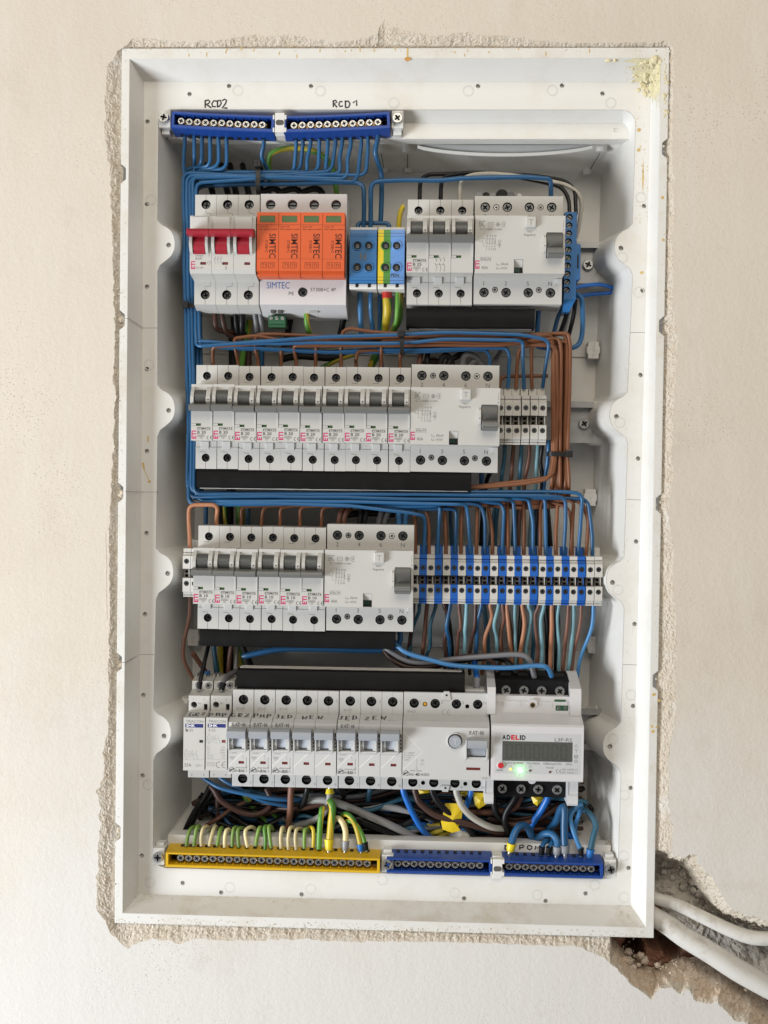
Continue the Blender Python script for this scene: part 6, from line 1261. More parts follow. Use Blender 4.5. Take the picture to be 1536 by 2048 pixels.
# orange brown wires: breaker tops of row two -> right -> upright bundle -> terminals of row three
RB = [(426,[(425,700)],694), (476,[(469,690),(469,677),(515,671)],671), (516,[(511,700),(510,669),(560,668)],669), (562,[(562,700)],691), (592,[(588,696)],692), (631,[(632,696)],690), (682,[(682,690),(686,661),(701,657),(744,664)],664), (712,[(712,720),(715,703),(740,701)],700), (762,[(763,700),(764,680),(790,678)],678), (800,[(804,695)],688)]
XB = [1140, 1136, 1131, 1127, 1122, 1118, 1113, 1110, 1106, 1133]
TB3 = [(831,[(829,1012)],), (858,[(852,1014)],), (892,[(888,1012)],), (922,[(926,1010)],), (953,[(954,1012)],), (985,[(975,1008)],), (1016,[(1015,1000)],), (1048,[(1047,1000)],), (1080,[(1081,1010),(1090,999)],), (1112,[(1115,1000)],)]
for i in range(10):
    x, mid, yh = RB[i]; xb = XB[i]; dd = -31-(i % 4)*2.6
    pts = [(x, 742, -38), (x, 720, -38)]+[(a, c, -33) for a, c in mid]
    last = pts[-1]
    hy = yh if i not in (0, 3, 4, 5, 9) else yh
    if len(mid) == 1: pts += [(last[0]+3, hy, dd)]
    xs_ = [q for q in (560, 660, 760, 850, 930, 1010) if q > pts[-1][0]+30]
    for q in xs_:
        tgt = 674+((i*37) % 10)*2.0; t = (q-pts[-1][0])/(1060-pts[-1][0]) if q < 1060 else 1
        pts.append((q, pts[-1][1]*(1-0.45)+tgt*0.45+((i*13+q) % 5-2)*0.7, dd))
    yt = 664+((i*29) % 10)*1.9
    pts += [(1062, yt+4, dd), (xb-3, yt+2, dd), (xb, yt+22, dd-0.5), (xb-1, 800, dd), (1106+(xb-1106)*0.85, 908, dd), (xb-2, 960, dd)]
    k = i; tx, tm = TB3[k]; dl = -40-(i % 3)*2.5
    ye = 1003+(i % 4)*3.2
    pts += [(xb-2-(i % 3), ye, dl)]
    if xb-tx > 60: pts += [((xb+tx)/2, ye+3, dl), (tm[-1][0]+14, tm[-1][1]-2, dl)]
    pts += [(a, c, -38) for a, c in tm[::-1]]+[(tx, 1060, -37), (tx, 1116, -37)]
    wire('brown wire from the top of the %s B 20 breaker through the upright bundle' % ORD[i], BR, 1.55, pts, 'f', 6.5, 'brown wires of the second row breakers', wob=0.5)
for i, (x, tx) in enumerate(((482, 1140), (523, 1150), (560, 1166), (600, 1032), (643, 1064))):
    pts = [(x-1, 1058, -38), (x, 1040, -38), (x+(1, 4, 1, 1, 2)[i], 1014, -36), (x+30, 1011, -38), (760, 1010+(i % 2)*2, -40), (880, 1008, -42)]
    if i < 3: pts += [(1000, 1004+i*2, -42), (1085, 1000+i*2, -40), ((1134, 1148, 1162)[i], (1013, 999, 1001)[i], -36), ((1150, 1146, 1178)[i]-(6 if i == 0 else 0), 1040, -36), ((1144, 1141, 1172)[i], 1112, -37)]; lab = 'to row three'
    else: pts = pts[:-1]+[(850, 996, -36), (940, 976-(i-3)*3, -32), (1060, 966-(i-3)*5, -30), (1101+(i-3)*5, 957-(i-3)*4, -30), (1108+(i-3)*4, 908, -30), (1109+(i-3)*6, 800, -31), (1108+(i-3)*6, 694, -31), (1080, 689-(i-3)*2, -32), ((1039, 1062)[i-3], 693, -34), ((1034, 1063)[i-3], 738, -36), (tx, 778, -38)]; lab = 'to row two'
    wire('brown wire from the top of the %s B 10 breaker %s' % (ORD[i+1], lab), BR, 1.55, pts, 'f', 6.5, 'brown wires of the third row breakers', wob=0.45)
wire('brown wire coming sideways to the second row terminals', BR, 1.5, [(1096,752,-44),(1040,752,-44),(1010,752,-44),(1000,758,-44),(999,775,-44)], 'f', 4)
wire('tan wire looped from the first B 10 breaker to the left end terminal', 'wire_tan', 1.75, [(433,1058,-36),(433,1040,-34),(436,1009,-26),(378,1010,-26),(377,1040,-28),(381,1108,-34)], 'f', 7, wob=0.3)
wire('brown wire from the left end terminal down to the bottom row', 'wire_rust', 1.75, [(380,1186,-36),(378,1236,-36),(368,1285,-36),(367,1318,-36),(381,1349,-40),(396,1378,-48)], 's')
wire('thick brown wire end slanting behind the contactors', 'wire_rust', 2.2, [(386,1306,-44),(398,1325,-50),(420,1356,-62)], 's')
# residual current unit tops of rows two and three
for i, (m, r, p_, lab) in enumerate((('wire_rust', 2.3, [(838,738,-42),(839,722,-42),(843,704,-46)], 'brown wire above the second row residual current unit'), ('wire_black', 2.3, [(855,738,-42),(854,715,-43),(858,700,-48)], 'black wire above terminal 2 of the second row residual current unit'), ('wire_black', 2.6, [(880,738,-42),(882,720,-42),(892,710,-42),(902,720,-44),(905,738,-46)], 'black loop above terminal 4 of the second row residual current unit'),
    ('wire_black', 2.6, [(894,740,-44),(900,722,-44),(915,712,-46),(930,700,-50)], 'black wire leaning over terminal 4 of the second row residual current unit'), ('wire_grey', 2.9, [(924,740,-42),(927,718,-42),(936,710,-42),(948,712,-44),(958,722,-46)], 'grey loop above terminal 6 of the second row residual current unit'), ('wire_grey', 2.9, [(936,742,-46),(946,724,-46),(958,724,-47),(970,738,-48)], 'dark grey loop right above terminal 6 of the second row residual current unit'),
    ('wire_grey', 2.0, [(984,730,-50),(994,715,-52),(1003,698,-56)], 'grey wire slanting up right of the second row residual current unit'), ('wire_dark', 3.0, [(842,734,-52),(862,722,-54),(885,726,-54)], 'dark brown cable low behind the second row residual current unit'),
    ('wire_rust', 2.2, [(676,1056,-40),(677,1042,-38),(681,1028,-38),(690,1018,-42)], 'brown wire in terminal 2 of the third row residual current unit, left one'), ('wire_rust', 2.2, [(687,1056,-40),(688,1042,-38),(693,1026,-38),(702,1017,-42)], 'brown wire in terminal 2 of the third row residual current unit, right one'), ('wire_black', 2.2, [(718,1056,-40),(719,1040,-38),(723,1024,-40),(720,1012,-46)], 'black wire in terminal 4 of the third row residual current unit, left one'),
    ('wire_black', 2.2, [(729,1056,-40),(730,1040,-38),(735,1024,-40),(742,1012,-46)], 'black wire in terminal 4 of the third row residual current unit, right one'), ('wire_grey', 2.4, [(756,1056,-40),(758,1040,-38),(763,1026,-40),(768,1012,-46)], 'grey wire in terminal 6 of the third row residual current unit, left one'), ('wire_grey', 2.2, [(768,1056,-40),(770,1040,-38),(776,1026,-40),(782,1012,-46)], 'grey wire in terminal 6 of the third row residual current unit, right one'),
    ('wire_sky', 2.4, [(797,1056,-40),(798,1040,-38),(799,1018,-40)], 'blue wire in terminal N of the third row residual current unit, left one'), ('wire_sky', 2.4, [(810,1056,-40),(811,1040,-38),(814,1018,-40)], 'blue wire in terminal N of the third row residual current unit, right one'), ('wire_black', 3.0, [(690,1030,-52),(730,1026,-54),(790,1028,-54)], 'black cable crossing behind the wires of the third row residual current unit'))):
    wire(lab, m, r, p_, 's')
# wires leaving the terminals of rows two and three downwards
D3 = [(145,115,970,'wire_dark'),(182,122,985,'wire_slate'),(228,200,1010,'wire_rust'),(281,225,1020,'wire_slate'),(335,345,1030,'wire_dark'),(368,365,1020,'wire_blue'),(424,412,1020,'wire_rust'),(472,455,1015,'wire_teal'),(526,490,1010,'wire_dark'),(560,527,1010,'wire_blue'),(616,580,1010,'wire_tan'),(666,655,1020,'wire_teal'),(692,684,1020,'wire_rust'),
      (718,750,1080,'wire_tan'),(770,772,1090,'wire_teal'),(813,803,1090,'wire_tan'),(853,838,1030,'wire_teal'),(913,900,1080,'wire_rust'),(946,930,1080,'wire_teal'),(994,985,1090,'wire_tan'),(1037,1035,1110,'wire_teal'),(1097,1062,1110,'wire_rust'),(1131,1095,1115,'wire_teal'),(1176,1115,1120,'wire_rust'),(1251,1150,1165,'wire_sky')]
rn = random.Random(17); NMC = {'wire_dark': 'dark brown', 'wire_slate': 'slate blue', 'wire_rust': 'brown', 'wire_blue': 'blue', 'wire_teal': 'pale teal', 'wire_tan': 'tan', 'wire_sky': 'sky blue', 'wire_black': 'black', 'wire_grey': 'grey', 'wire_ash': 'ash grey', 'wire_bright': 'bright blue', 'wire_yg': 'green yellow', 'wire_gy': 'yellow green'}
ORD.append('twenty-fifth')
for i, (xa, xb, ye, m) in enumerate(D3):
    x0, x1, y1 = 780+xa/3.072, 780+xb/3.072, 980+ye/3.072; y0 = 1200; kk = rn.uniform(-7, 7); f1, f2 = rn.uniform(.25, .5), rn.uniform(.6, .85)
    wire('%s wire hanging below the third row terminals, %s of twenty-five from the left' % (NMC[m], ORD[i]), m, 1.55+rn.uniform(-.1, .2), [(x0, y0-14, -36), (x0, y0+12, -36), (x0+(x1-x0)*0.25+kk, y0+(y1-y0)*f1, -40), (x0+(x1-x0)*0.75-kk*rn.uniform(-.3, .7), y0+(y1-y0)*f2, -50), (x1, y1, -56), (x1-3+rn.uniform(-5, 5), y1+40, -66)], 's', group='wires below the third row terminals')
for i, (a, c, m) in enumerate(((705,680,'wire_slate'),(757,738,'wire_rust'),(808,790,'wire_slate'),(856,824,'wire_rust'),(907,893,'wire_teal'),(932,930,'wire_black'),(972,945,'wire_blue'))):
    x0, x1 = 780+a/3.072, 780+c/3.072
    wire('%s wire below the second row terminals, %s of seven from the left' % (NMC[m], ORD[i]), m, 1.7, [(x0,880,-36),(x0,900,-36),(x0-2,925,-40),(x1+2,955,-44),(x1-1,990,-52),(x1-8,1030,-62),(x1-12,1100,-66)], 's', group='wires below the second row terminals')
wire('blue wire below terminal N of the second row residual current unit', BL, 2.0, [(963,935,-36),(963,960,-38),(962,1000,-46)], 's'); wire('black wire curling below the second row residual current unit', 'wire_black', 1.8, [(982,944,-44),(974,960,-46),(970,985,-50)], 's')
for i, (x0, x1, m, r) in enumerate(((993,975,'wire_slate',1.8),(1040,1030,'wire_rust',1.6),(1066,1080,'wire_slate',1.6),(1093,1103,'wire_black',2.4),(968,962,'wire_black',2.4),(900,905,'wire_slate',1.6))):
    wire('%s wire slanting behind the third row terminals, %s of six from the left' % (NMC[m], ORD[(1,3,4,5,0,2)[i] if False else i]), m, r, [(x0,1000,-62),((x0+x1)/2,1060,-66),(x1,1120,-70)], 's', group='wires behind the third row terminals')
for i, (x0, x1, m, r) in enumerate(((890,905,'wire_black',2.2),(965,978,'wire_slate',2.0),(1045,1030,'wire_black',2.6),(1090,1098,'wire_black',3.2),(1010,1030,'wire_rust',1.8),(1068,1062,'wire_slate',1.8),(1112,1112,'wire_black',2.6))):
    wire('%s wire far behind the wires below the third row, %s of seven' % (NMC[m], ORD[i]), m, r, [(x0,1195,-64),((x0+x1)/2+3,1270,-70),(x1,1360,-74)], 's', group='wires far behind the third row')
# gap between rows three and four, left side, and upright cables at the back
wire('black wire with black ferrule going into the contactor handwritten GRZ', 'wire_black', 1.8, [(399,1378,-23),(401,1358,-26),(408,1330,-34),(417,1290,-44)], 's', ferr=('black', 6)); wire('grey wire with black ferrule going into the contactor handwritten PMP', 'wire_grey', 2.2, [(443,1380,-23),(446,1366,-26),(455,1353,-32),(474,1342,-44)], 's', ferr=('black', 6))
for i, (p_, m, r, lab) in enumerate((([(428,1260,-52),(428,1297,-54),(434,1352,-58)], 'wire_slate', 2.1, 'slate blue wire above the contactor handwritten GRZ'), ([(440,1230,-66),(441,1300,-66),(441,1380,-66)], 'wire_gy', 2.4, 'yellow green wire beside the thick black cables'), ([(449,1000,-72),(449,1200,-72),(450,1380,-72)], 'wire_black', 5.0, 'thick black cable upright behind the breakers, left one'), ([(457,990,-70),(457,1200,-70),(456,1380,-70)], 'wire_black', 4.4, 'thick black cable upright behind the breakers, right one'),
    ([(466,1280,-56),(460,1310,-58),(456,1350,-60)], 'wire_rust', 2.0, 'reddish brown wire above the contactor handwritten PMP'), ([(472,1250,-62),(472,1300,-62),(472,1360,-62)], 'wire_pale', 2.2, 'pale wire behind the left end of the bottom busbar'), ([(481,1000,-66),(480,1200,-66),(478,1360,-66)], 'wire_yg', 3.8, 'thick green yellow wire upright behind the B 10 breakers'), ([(484,1290,-52),(492,1308,-54),(506,1340,-58)], 'wire_black', 2.4, 'black wire crossing down to the bottom busbar'),
    ([(486,1312,-54),(502,1309,-52),(565,1298,-50),(650,1298,-50),(760,1300,-52),(800,1290,-50)], BL, 2.7, 'thick dark blue wire crossing under the third row busbar'), ([(449,1000,-60),(450,1030,-60),(452,1060,-60)], 'wire_gy', 1.8, 'yellow green wire behind the second B 10 breaker'), ([(412,1002,-50),(412,1030,-52),(411,1070,-54)], BL, 1.9, 'dark blue wire behind the first B 10 breaker'), ([(496,1000,-60),(496,1070,-62)], 'wire_slate', 2.0, 'slate blue wire behind the third B 10 breaker'),
    ([(466,660,-70),(466,760,-72),(462,1000,-72)], 'wire_black', 4.0, 'thick black cable upright behind the B 20 breakers'), ([(497,680,-70),(496,760,-70)], 'wire_dark', 3.0, 'dark brown cable upright behind the third B 20 breaker'), ([(524,690,-64),(523,745,-66)], BL, 2.4, 'dark blue wire upright behind the fourth B 20 breaker'))):
    wire(lab, m, r, p_, 's', seg=12)
wire('blue wire leaving terminal N under the third row busbar', BL, 2.3, [(800,1262,-36),(801,1275,-36),(797,1288,-38),(790,1292,-42)], 's')
wire('long blue wire crossing above the bottom busbar into the meter', 'wire_sky', 2.0, [(786,1280,-38),(796,1293,-36),(815,1306,-34),(861,1319,-32),(910,1331,-30),(1008,1336,-28),(1073,1331,-27),(1094,1335,-27),(1103,1353,-34)], 's')
wire('long grey wire waving above the bottom busbar into the meter', 'wire_grey', 2.3, [(766,1292,-44),(780,1302,-42),(806,1318,-40),(839,1325,-38),(910,1318,-37),(975,1312,-36),(1037,1309,-35),(1058,1320,-35),(1069,1356,-36)], 's')
wire('long brown wire waving above the bottom busbar into the meter', 'wire_dark', 2.3, [(768,1300,-48),(784,1318,-44),(812,1333,-42),(861,1333,-40),(920,1315,-39),(959,1312,-38),(982,1322,-38),(996,1342,-40)], 's')
wire('long black wire behind the grey one going into the meter', 'wire_black', 2.3, [(770,1296,-54),(800,1322,-52),(850,1336,-50),(920,1322,-48),(985,1316,-46),(1015,1324,-44),(1034,1346,-42)], 's')
wire('bright blue wire with grey ferrule into the bottom residual current unit', 'wire_bright', 2.4, [(953,1374,-34),(953,1355,-36),(951,1338,-42),(948,1310,-52)], 's', ferr=('fer_grey', 8))
# ---------------------------------------------------------------- below the bottom row
def z4p(pts): return [(350+x/3.491, 1560+y/3.491, d) for x, y, d in pts]
def z6p(pts): return [(770+x/3.2, 1560+y/3.2, d) for x, y, d in pts]
for p_, m, r, lab in (([(190,-20,-46),(230,8,-44),(330,60,-40),(500,100,-38),(700,132,-40),(900,140,-48)], BL, 1.8, 'blue wire curving from under the contactor handwritten GRZ'), ([(310,-20,-46),(350,12,-44),(450,65,-42),(600,140,-42),(790,182,-48)], BL, 1.8, 'blue wire curving from under the contactor handwritten PMP'),
    ([(250,40,-46),(280,80,-44),(330,150,-44),(450,220,-46),(560,240,-48),(650,200,-50),(672,140,-52),(640,60,-54)], 'wire_dark', 2.5, 'thick brown wire looping below the pale levered breakers'), ([(430,205,-50),(520,235,-52),(620,235,-54),(750,195,-56)], 'wire_dark', 2.3, 'brown wire sagging beside the big brown loop'), ([(812,40,-36),(810,90,-36),(805,200,-40),(785,345,-52)], 'wire_rust', 2.7, 'purplish brown wire below the third pale levered pole'),
    ([(925,40,-38),(920,80,-38),(895,160,-44),(820,270,-56)], 'wire_black', 2.5, 'black wire below the fourth pale levered pole'), ([(1080,62,-36),(1080,110,-36),(1068,170,-36),(1030,240,-38),(950,290,-44),(820,326,-54)], 'wire_ash', 2.8, 'ash grey wire with yellow ferrule below the fifth pale levered pole'),
    ([(860,175,-54),(940,148,-50),(1050,142,-46),(1200,185,-42),(1400,270,-40),(1536,330,-42),(1700,410,-52)], 'wire_ash', 3.2, 'thick ash grey cable slanting over the tangle to the blue bars'), ([(1100,190,-54),(1190,235,-50),(1400,320,-46),(1560,385,-48),(1690,430,-54)], 'wire_black', 3.6, 'thick black cable slanting below the ash grey one'), ([(1180,330,-60),(1300,345,-58),(1450,390,-58)], 'wire_black', 3.0, 'black cable low behind the yellow bar wires'),
    ([(250,40,-52),(200,130,-52),(130,230,-54),(80,330,-56),(60,400,-58)], 'wire_black', 2.2, 'black wire slanting down at the left corner of the well'), ([(275,70,-54),(220,150,-56),(150,250,-58),(105,340,-60)], 'wire_black', 2.0, 'second black wire at the left corner of the well'), ([(240,50,-60),(190,150,-62),(150,220,-64),(100,330,-66)], 'wire_rust', 2.2, 'brown wire behind the black ones at the left corner'),
    ([(560,120,-62),(400,200,-56),(300,270,-56),(215,320,-60)], 'wire_rust', 1.8, 'thin brown wire crossing the dark opening at lower left'), ([(300,70,-58),(300,200,-60),(312,340,-66)], 'wire_dark', 2.6, 'dark brown cable upright at lower left'), ([(490,100,-60),(560,210,-60),(640,300,-62),(700,390,-66)], 'wire_yg', 3.0, 'green yellow cable slanting behind the brown loop'), ([(590,110,-64),(660,210,-64),(740,300,-66)], 'wire_yg', 2.6, 'second green yellow cable behind the brown loop'),
    ([(1320,205,-50),(1400,190,-48),(1480,190,-46),(1580,205,-46),(1700,230,-48),(1830,290,-54)], 'wire_ash', 3.0, 'ash grey cable level behind the black wires'), ([(1140,60,-48),(1180,110,-50),(1160,170,-54)], 'wire_black', 2.6, 'black wire below the sixth pale levered pole'), ([(1365,60,-48),(1350,130,-50),(1345,200,-54)], 'wire_slate', 2.4, 'slate blue wire below the seventh pale levered pole')):
    wire(lab, m, r, z4p(p_), 's', seg=12, ferr=('fer_yellow', 4) if 'yellow ferrule' in lab else None)
for p_, m, r, lab in (([(115,50,-36),(125,95,-36),(170,200,-38),(240,320,-44),(300,372,-54)], 'wire_bright', 2.5, 'bright blue wire slanting down from the bottom residual current unit'), ([(190,50,-38),(200,90,-38),(225,150,-38),(320,222,-38),(500,272,-40),(650,312,-44),(760,340,-52)], 'wire_dark', 2.8, 'dark brown cable curving right below the bottom residual current unit'), ([(300,50,-38),(310,90,-38),(345,150,-38),(430,232,-40),(540,320,-44),(590,400,-54)], 'wire_black', 2.6, 'black cable curving right below the bottom residual current unit'),
    ([(455,60,-36),(462,95,-36),(492,165,-36),(560,240,-38),(680,300,-42),(770,312,-50)], 'wire_pale', 2.7, 'pale grey cable curving right below the bottom residual current unit'), ([(555,50,-40),(545,90,-40),(520,170,-44),(505,250,-46),(515,320,-48),(545,400,-54)], 'wire_bright', 2.4, 'bright blue cable behind the pale grey one'), ([(700,90,-42),(698,150,-42),(712,210,-44),(755,265,-50)], 'wire_black', 2.8, 'black cable below the first lower screw of the meter'),
    ([(845,90,-40),(825,130,-40),(778,205,-42),(768,270,-44),(790,345,-50)], 'wire_black', 2.8, 'black cable below the second lower screw of the meter'), ([(868,100,-46),(845,160,-48),(800,190,-50),(680,205,-52),(540,208,-56)], 'wire_rust', 2.8, 'brown cable below the third lower screw of the meter'), ([(1046,90,-40),(1035,130,-40),(985,220,-44),(930,300,-50)], 'wire_bright', 2.9, 'bright blue cable below the fourth lower screw of the meter'),
    ([(1180,155,-54),(1100,175,-50),(1000,240,-48),(900,272,-48),(800,280,-50),(660,240,-56)], 'wire_dark', 2.6, 'dark brown cable level below the meter'), ([(300,250,-52),(290,290,-52),(262,330,-56)], 'wire_bright', 2.2, 'short bright blue wire beside the green yellow ends')):
    wire(lab, m, r, z6p(p_), 's', seg=12)
for i, (x, y, x2, y2) in enumerate(((350,285,180,330),(370,320,280,345),(420,345,310,370))):
    wire('green yellow wire end lying below the yellow marker, %s from the top' % ORD[i], 'wire_yg', 2.7, z6p([(x,y,-52),((x+x2)/2,y+12,-52),(x2,y2,-58)]), 's', seg=12)
# the dark tangle behind: one thing per wire, none can be told from its neighbours
rn = random.Random(99); TG = ['wire_black']*6+['wire_dark']*5+['wire_slate']*4+['wire_rust']*3+['wire_blue']*2
for i in range(95):
    m = rn.choice(TG); x0 = rn.uniform(425, 1130); L_ = rn.uniform(80, 330); y0 = rn.uniform(1585, 1660); y1 = y0+rn.uniform(-30, 50); d0 = rn.uniform(-84, -60)
    wire('%s wire in the dense tangle at the bottom of the well' % NMC[m], m, rn.uniform(1.5, 2.9), [(max(400, x0-L_/2), y0, d0), (x0-L_/5, min(1690, (y0+y1)/2+rn.uniform(-22, 22)), d0+rn.uniform(-5, 6)), (x0+L_/5, min(1690, (y0+y1)/2+rn.uniform(-22, 22)), d0+rn.uniform(-5, 6)), (min(1165, x0+L_/2), min(1700, y1), d0-3)], 's', group='%s wires of the bottom tangle' % NMC[m])
for i in range(60):
    m = rn.choice(['wire_black']*5+['wire_dark']*3+['wire_grey']*2+['wire_slate']*3+['wire_bright']); x0 = rn.uniform(560, 1130); L_ = rn.uniform(120, 420); y0 = rn.uniform(1588, 1655); y1 = y0+rn.uniform(-25, 60); d0 = rn.uniform(-64, -48)
    wire('%s wire in the dense tangle at the bottom of the well' % NMC[m], m, rn.uniform(1.4, 2.6), [(max(470, x0-L_/2), y0, d0-8), (x0-L_/5, min(1678, (y0+y1)/2+rn.uniform(-20, 20)), d0+rn.uniform(-4, 6)), (x0+L_/5, min(1678, (y0+y1)/2+rn.uniform(-20, 20)), d0+rn.uniform(-4, 6)), (min(1160, x0+L_/2), min(1690, y1), d0-10)], 's', group='%s wires of the bottom tangle' % NMC[m])
# green yellow wires of the yellow bar: loops over the shelf
PE = [([(80,462),(88,400),(104,352),(132,326),(150,350)],'wire_lime'),([(132,462),(140,400),(152,335),(170,322),(180,350)],'wire_lime'),([(185,462),(184,400),(197,340),(225,325),(243,365)],'wire_cream'),([(240,462),(255,395),(276,328),(290,330),(300,360)],'wire_cream'),([(295,460),(306,395),(321,338),(335,338),(345,365)],'wire_lime'),([(346,472),(347,410),(357,355),(378,346),(395,375)],'wire_cream'),([(400,466),(402,400),(410,342),(430,330),(447,360)],'wire_lime'),([(446,470),(440,400),(442,345),(466,334),(492,350)],'wire_lime'),([(507,470),(494,405),(494,352),(530,328),(560,348),(562,410)],'wire_cream'),([(564,462),(572,400),(588,338),(600,330),(610,355)],'wire_lime'),([(629,486),(631,410),(626,335),(640,322),(655,345)],'wire_yg'),([(672,476),(662,400),(655,330),(668,322),(682,345)],'wire_lime'),([(740,478),(738,400),(746,338),(758,334),(766,365)],'wire_cream'),([(792,488),(790,410),(802,340),(822,330),(842,350)],'wire_cream'),([(846,490),(840,410),(848,350),(870,338),(896,352)],'wire_cream'),([(904,478),(903,410),(908,350),(922,340),(935,365)],'wire_lime'),([(963,470),(968,400),(964,342),(945,330),(925,345)],'wire_gy'),([(1006,482),(1008,400),(1014,300),(1020,245),(1030,200)],'wire_yg'),
      ([(1074,490),(1078,430),(1090,300),(1100,200),(1085,150)],'wire_gy'),([(1187,492),(1190,430),(1188,350),(1165,290),(1130,268),(1100,300)],'wire_cream'),([(1297,498),(1290,430),(1265,330),(1222,255),(1180,240),(1150,280)],'wire_gy'),([(1337,492),(1325,440),(1300,370),(1250,300),(1200,290)],'wire_yg')]
FE = {18: 'fer_yellow', 19: 'fer_grey', 20: 'fer_blue', 21: 'black'}; FN = {'fer_yellow': 'yellow', 'fer_grey': 'grey', 'fer_blue': 'blue', 'black': 'black'}
CN = {'wire_lime': 'lime green', 'wire_cream': 'cream coloured', 'wire_yg': 'green and yellow', 'wire_gy': 'yellow and green'}
for i, (p_, m) in enumerate(PE):
    n = len(p_); r = (1.52 if i < 17 else (2.4, 3.0, 2.4, 2.2, 1.9)[i-17])
    ya = min(range(n), key=lambda k: p_[k][1]); q = [(x, y, -24-3.5*min(1, k/max(1, ya))-max(0, k-ya+0.4)*13) for k, (x, y) in enumerate(p_)]; q.append((p_[-1][0]+(rn.uniform(2, 12)), p_[-1][1]+rn.uniform(40, 80), -72))
    lab = '%s wire looping out of the yellow bar, %s of twenty-two from the left' % (CN[m], ORD[i]) if i not in FE else '%s wire with %s ferrule in the yellow bar' % (CN[m], FN[FE[i]])
    wire(lab, m, r, z4p(q), 's', group='earth wires of the yellow bar', seg=12, wob=0.15, ferr=(FE[i], (9, 8, 6, 7)[i-18]) if i in FE else None)
NB6 = [([(800,455,-24),(812,400,-24),(832,335,-27),(870,290,-32),(912,305,-38),(942,370,-44),(950,420,-50)], BL, 3.0, 'fer_yellow', 'thick blue wire with yellow ferrule in the lower right blue bar'), ([(1000,478,-24),(1003,445,-24),(1012,412,-27),(1035,388,-32),(1060,400,-38),(1065,430,-44)], BL, 2.0, 'black', 'thin blue wire with black ferrule, second from left in the lower right blue bar'), ([(1048,478,-24),(1052,445,-24),(1066,405,-28),(1085,390,-34),(1100,410,-40)], BL, 2.0, 'black', 'thin blue wire with black ferrule right beside the first one'),
       ([(1098,476,-24),(1102,430,-24),(1098,385,-26),(1066,345,-30),(1010,350,-36),(955,405,-46)], BL, 2.9, 'fer_grey', 'thick blue wire with grey ferrule bending left in the lower right blue bar'), ([(1152,468,-24),(1150,420,-24),(1148,300,-24),(1150,200,-24),(1140,172,-26),(1120,200,-30),(1095,265,-38),(1040,330,-50)], BL, 3.1, 'fer_grey', 'tall thick blue loop with grey ferrule in the lower right blue bar'), ([(1255,486,-24),(1252,450,-24),(1215,355,-24),(1186,255,-26),(1205,195,-28),(1250,158,-32),(1250,195,-38),(1222,280,-46),(1215,340,-50)], 'wire_sky', 1.9, 'black', 'thin blue loop with black ferrule near the right end of the lower bar'),
       ([(1308,494,-24),(1315,450,-24),(1338,345,-26),(1350,295,-28),(1330,240,-32),(1280,195,-38),(1210,190,-46),(1180,215,-54)], 'wire_slate', 2.5, 'fer_blue', 'slate blue loop with blue ferrule at the right end of the lower bar')]
for p_, m, r, fm, lab in NB6: wire(lab, m, r, z6p(p_), 's', seg=12, wob=0.15, ferr=(fm, 7))
for i, (p_, r) in enumerate((([(1130,330,-54),(1180,360,-56),(1215,420,-60)], 2.4), ([(1160,400,-58),(1190,360,-60),(1200,300,-62)], 2.2))): wire('blue wire deep behind the lower right blue bar, %s' % ('curving right' if i == 0 else 'rising'), 'wire_bright', r, z6p(p_), 's')
# ---------------------------------------------------------------- markers, cable ends, ties
def tag_flag(label, poly, d, tilt):
    b = MB(); q = [P(770+x/3.2, 1560+y/3.2, d+tilt*i) for i, (x, y) in enumerate(poly)]; n = len(q); c = sum(q, Vector((0, 0, 0)))/n; vs = [tuple(v) for v in q]+[(c.x, c.y, c.z+2.4)]+[(v.x, v.y, v.z-0.7) for v in q]
    b.add(vs, [(n, (i+1) % n, i) for i in range(n)]+[tuple(range(n+1, 2*n+1))]+[(i, (i+1) % n, n+1+(i+1) % n, n+1+i) for i in range(n)], 'tag_yellow'); o = b.build('cable_marker', off=c); tag(o, label, 'cable marker')
    return o
tag_flag('large yellow marker wrapped round cables left of the pale grey cable', [(385,150),(480,150),(500,170),(490,250),(470,300),(482,325),(430,338),(370,318),(358,270),(372,215)], -40, 0.3)
tag_flag('yellow marker under the left end of the meter', [(560,80),(640,85),(672,140),(600,186),(575,160)], -42, 0.4)
tag_flag('yellow marker under the right part of the meter', [(930,95),(1010,100),(1014,125),(975,166),(950,150)], -44, 0.3)
tag_flag('small yellow marker behind the dark brown cable', [(205,60),(300,55),(285,82),(215,92)], -56, 0.3)
fm_ = tag_flag('small yellow marker with black scribbles behind the pale grey cable', [(482,75),(540,72),(532,125),(505,150),(488,120)], -54, 0.3)
b = MB()
for s_ in ([(490,90),(515,84)], [(495,105),(520,95),(508,120)], [(505,130),(525,112)]): b.line([P(770+x/3.2, 1560+y/3.2, -51)[:2] for x, y in s_], 0.8, -50.8, 'marker')
b.build('scribble', fm_, rel=False, off=Vector(fm_.location)*0+P(770+510/3.2, 1560+100/3.2, -51)); fm_.children[0].location = B(P(770+510/3.2, 1560+100/3.2, -51)-Vector((fm_.location.x/S, fm_.location.z/S, -fm_.location.y/S)))
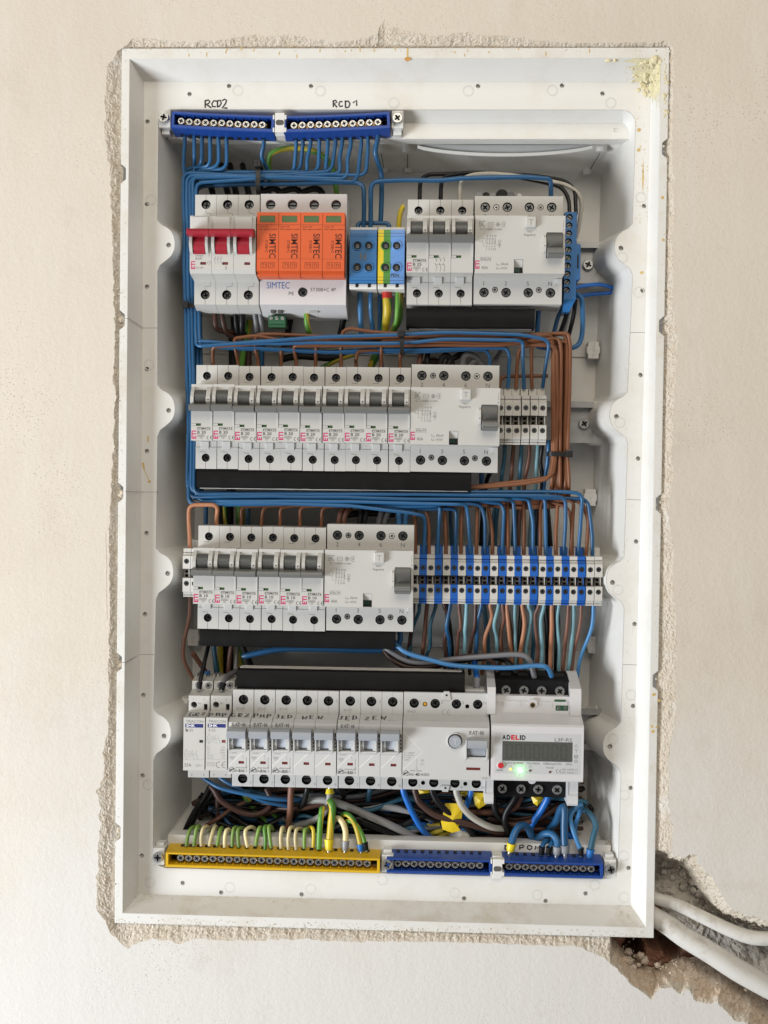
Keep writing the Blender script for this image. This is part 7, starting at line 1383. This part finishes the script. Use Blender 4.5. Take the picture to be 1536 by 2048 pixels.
b = MB(); b.tube(smooth(pp(z6p([(425,375,-50),(470,355,-48),(505,350,-48),(520,345,-50)])), 6), lambda t: 3.6+1.6*math.sin(t*3.1)+0.5*math.sin(t*17), 'cable', 14); tag(b.build('cable_end', off=P(920, 1672, -48)), 'stripped white cable sheath end below the large yellow marker', 'cable end')
def tie(label, c, w_, h, d0, d1, head, vert=True):
    """a closed strap round a bundle: c pixel centre, w_ strap width, h wrapped height (mm)"""
    p = P(*c, d1); r = thing('cable_tie', label, 'cable tie', p); b = MB()
    D = d0-d1; prof = []; k = 1.6
    for a in range(24):
        t = a*2*math.pi/24; ct, st = math.cos(t), math.sin(t); prof.append((math.copysign(abs(ct)**0.55, ct)*h/2, D/2+math.copysign(abs(st)**0.55, st)*(abs(D)/2+0.4)))
    n = len(prof); vs = []
    for off in (0, -0.9):
        for e in (-w_/2, w_/2):
            for a, dd in prof:
                L_ = math.hypot(a, dd-D/2); kk = (L_+off)/L_; a2, d2 = a*kk, D/2+(dd-D/2)*kk; vs.append((e, a2, d2) if vert else (a2, e, d2))
    fs = []
    for i in range(n):
        j = (i+1) % n; fs += [(i, j, n+j, n+i), (2*n+i, 3*n+i, 3*n+j, 2*n+j), (i, 2*n+i, 2*n+j, j), (n+i, n+j, 3*n+j, 3*n+i)]
    b.add(vs, fs, 'tie', False); b.build('strap', r)
    hx, hy = head; hb = MB(); hb.box(hx-2.9, hx+2.9, hy-2.9, hy+2.9, -1.5, 3.6, 'tie', 0.6); hb.box(hx-1.3, hx+1.3, hy-1.5, hy+1.5, 3.5, 3.75, 'hole'); hb.build('head', r)
    return r
tie('black cable tie round the upper blue bundle above the main switch', (516, 356), 3.8, 25, -45, -25.5, (-0.3, 11.5)); tie('black cable tie round the blue column beside the main switch', (386, 611), 3.8, 18.5, -47, -26, (-6.4, 0.4), vert=False)
tie('black cable tie round the blue and brown wires above the tenth B 20 breaker', (804, 683), 3.6, 19, -42, -20, (-0.8, 6.4)); tie('black cable tie round the upright brown bundle', (1119, 908), 3.8, 19.5, -45, -28, (7.6, 0.2), vert=False)
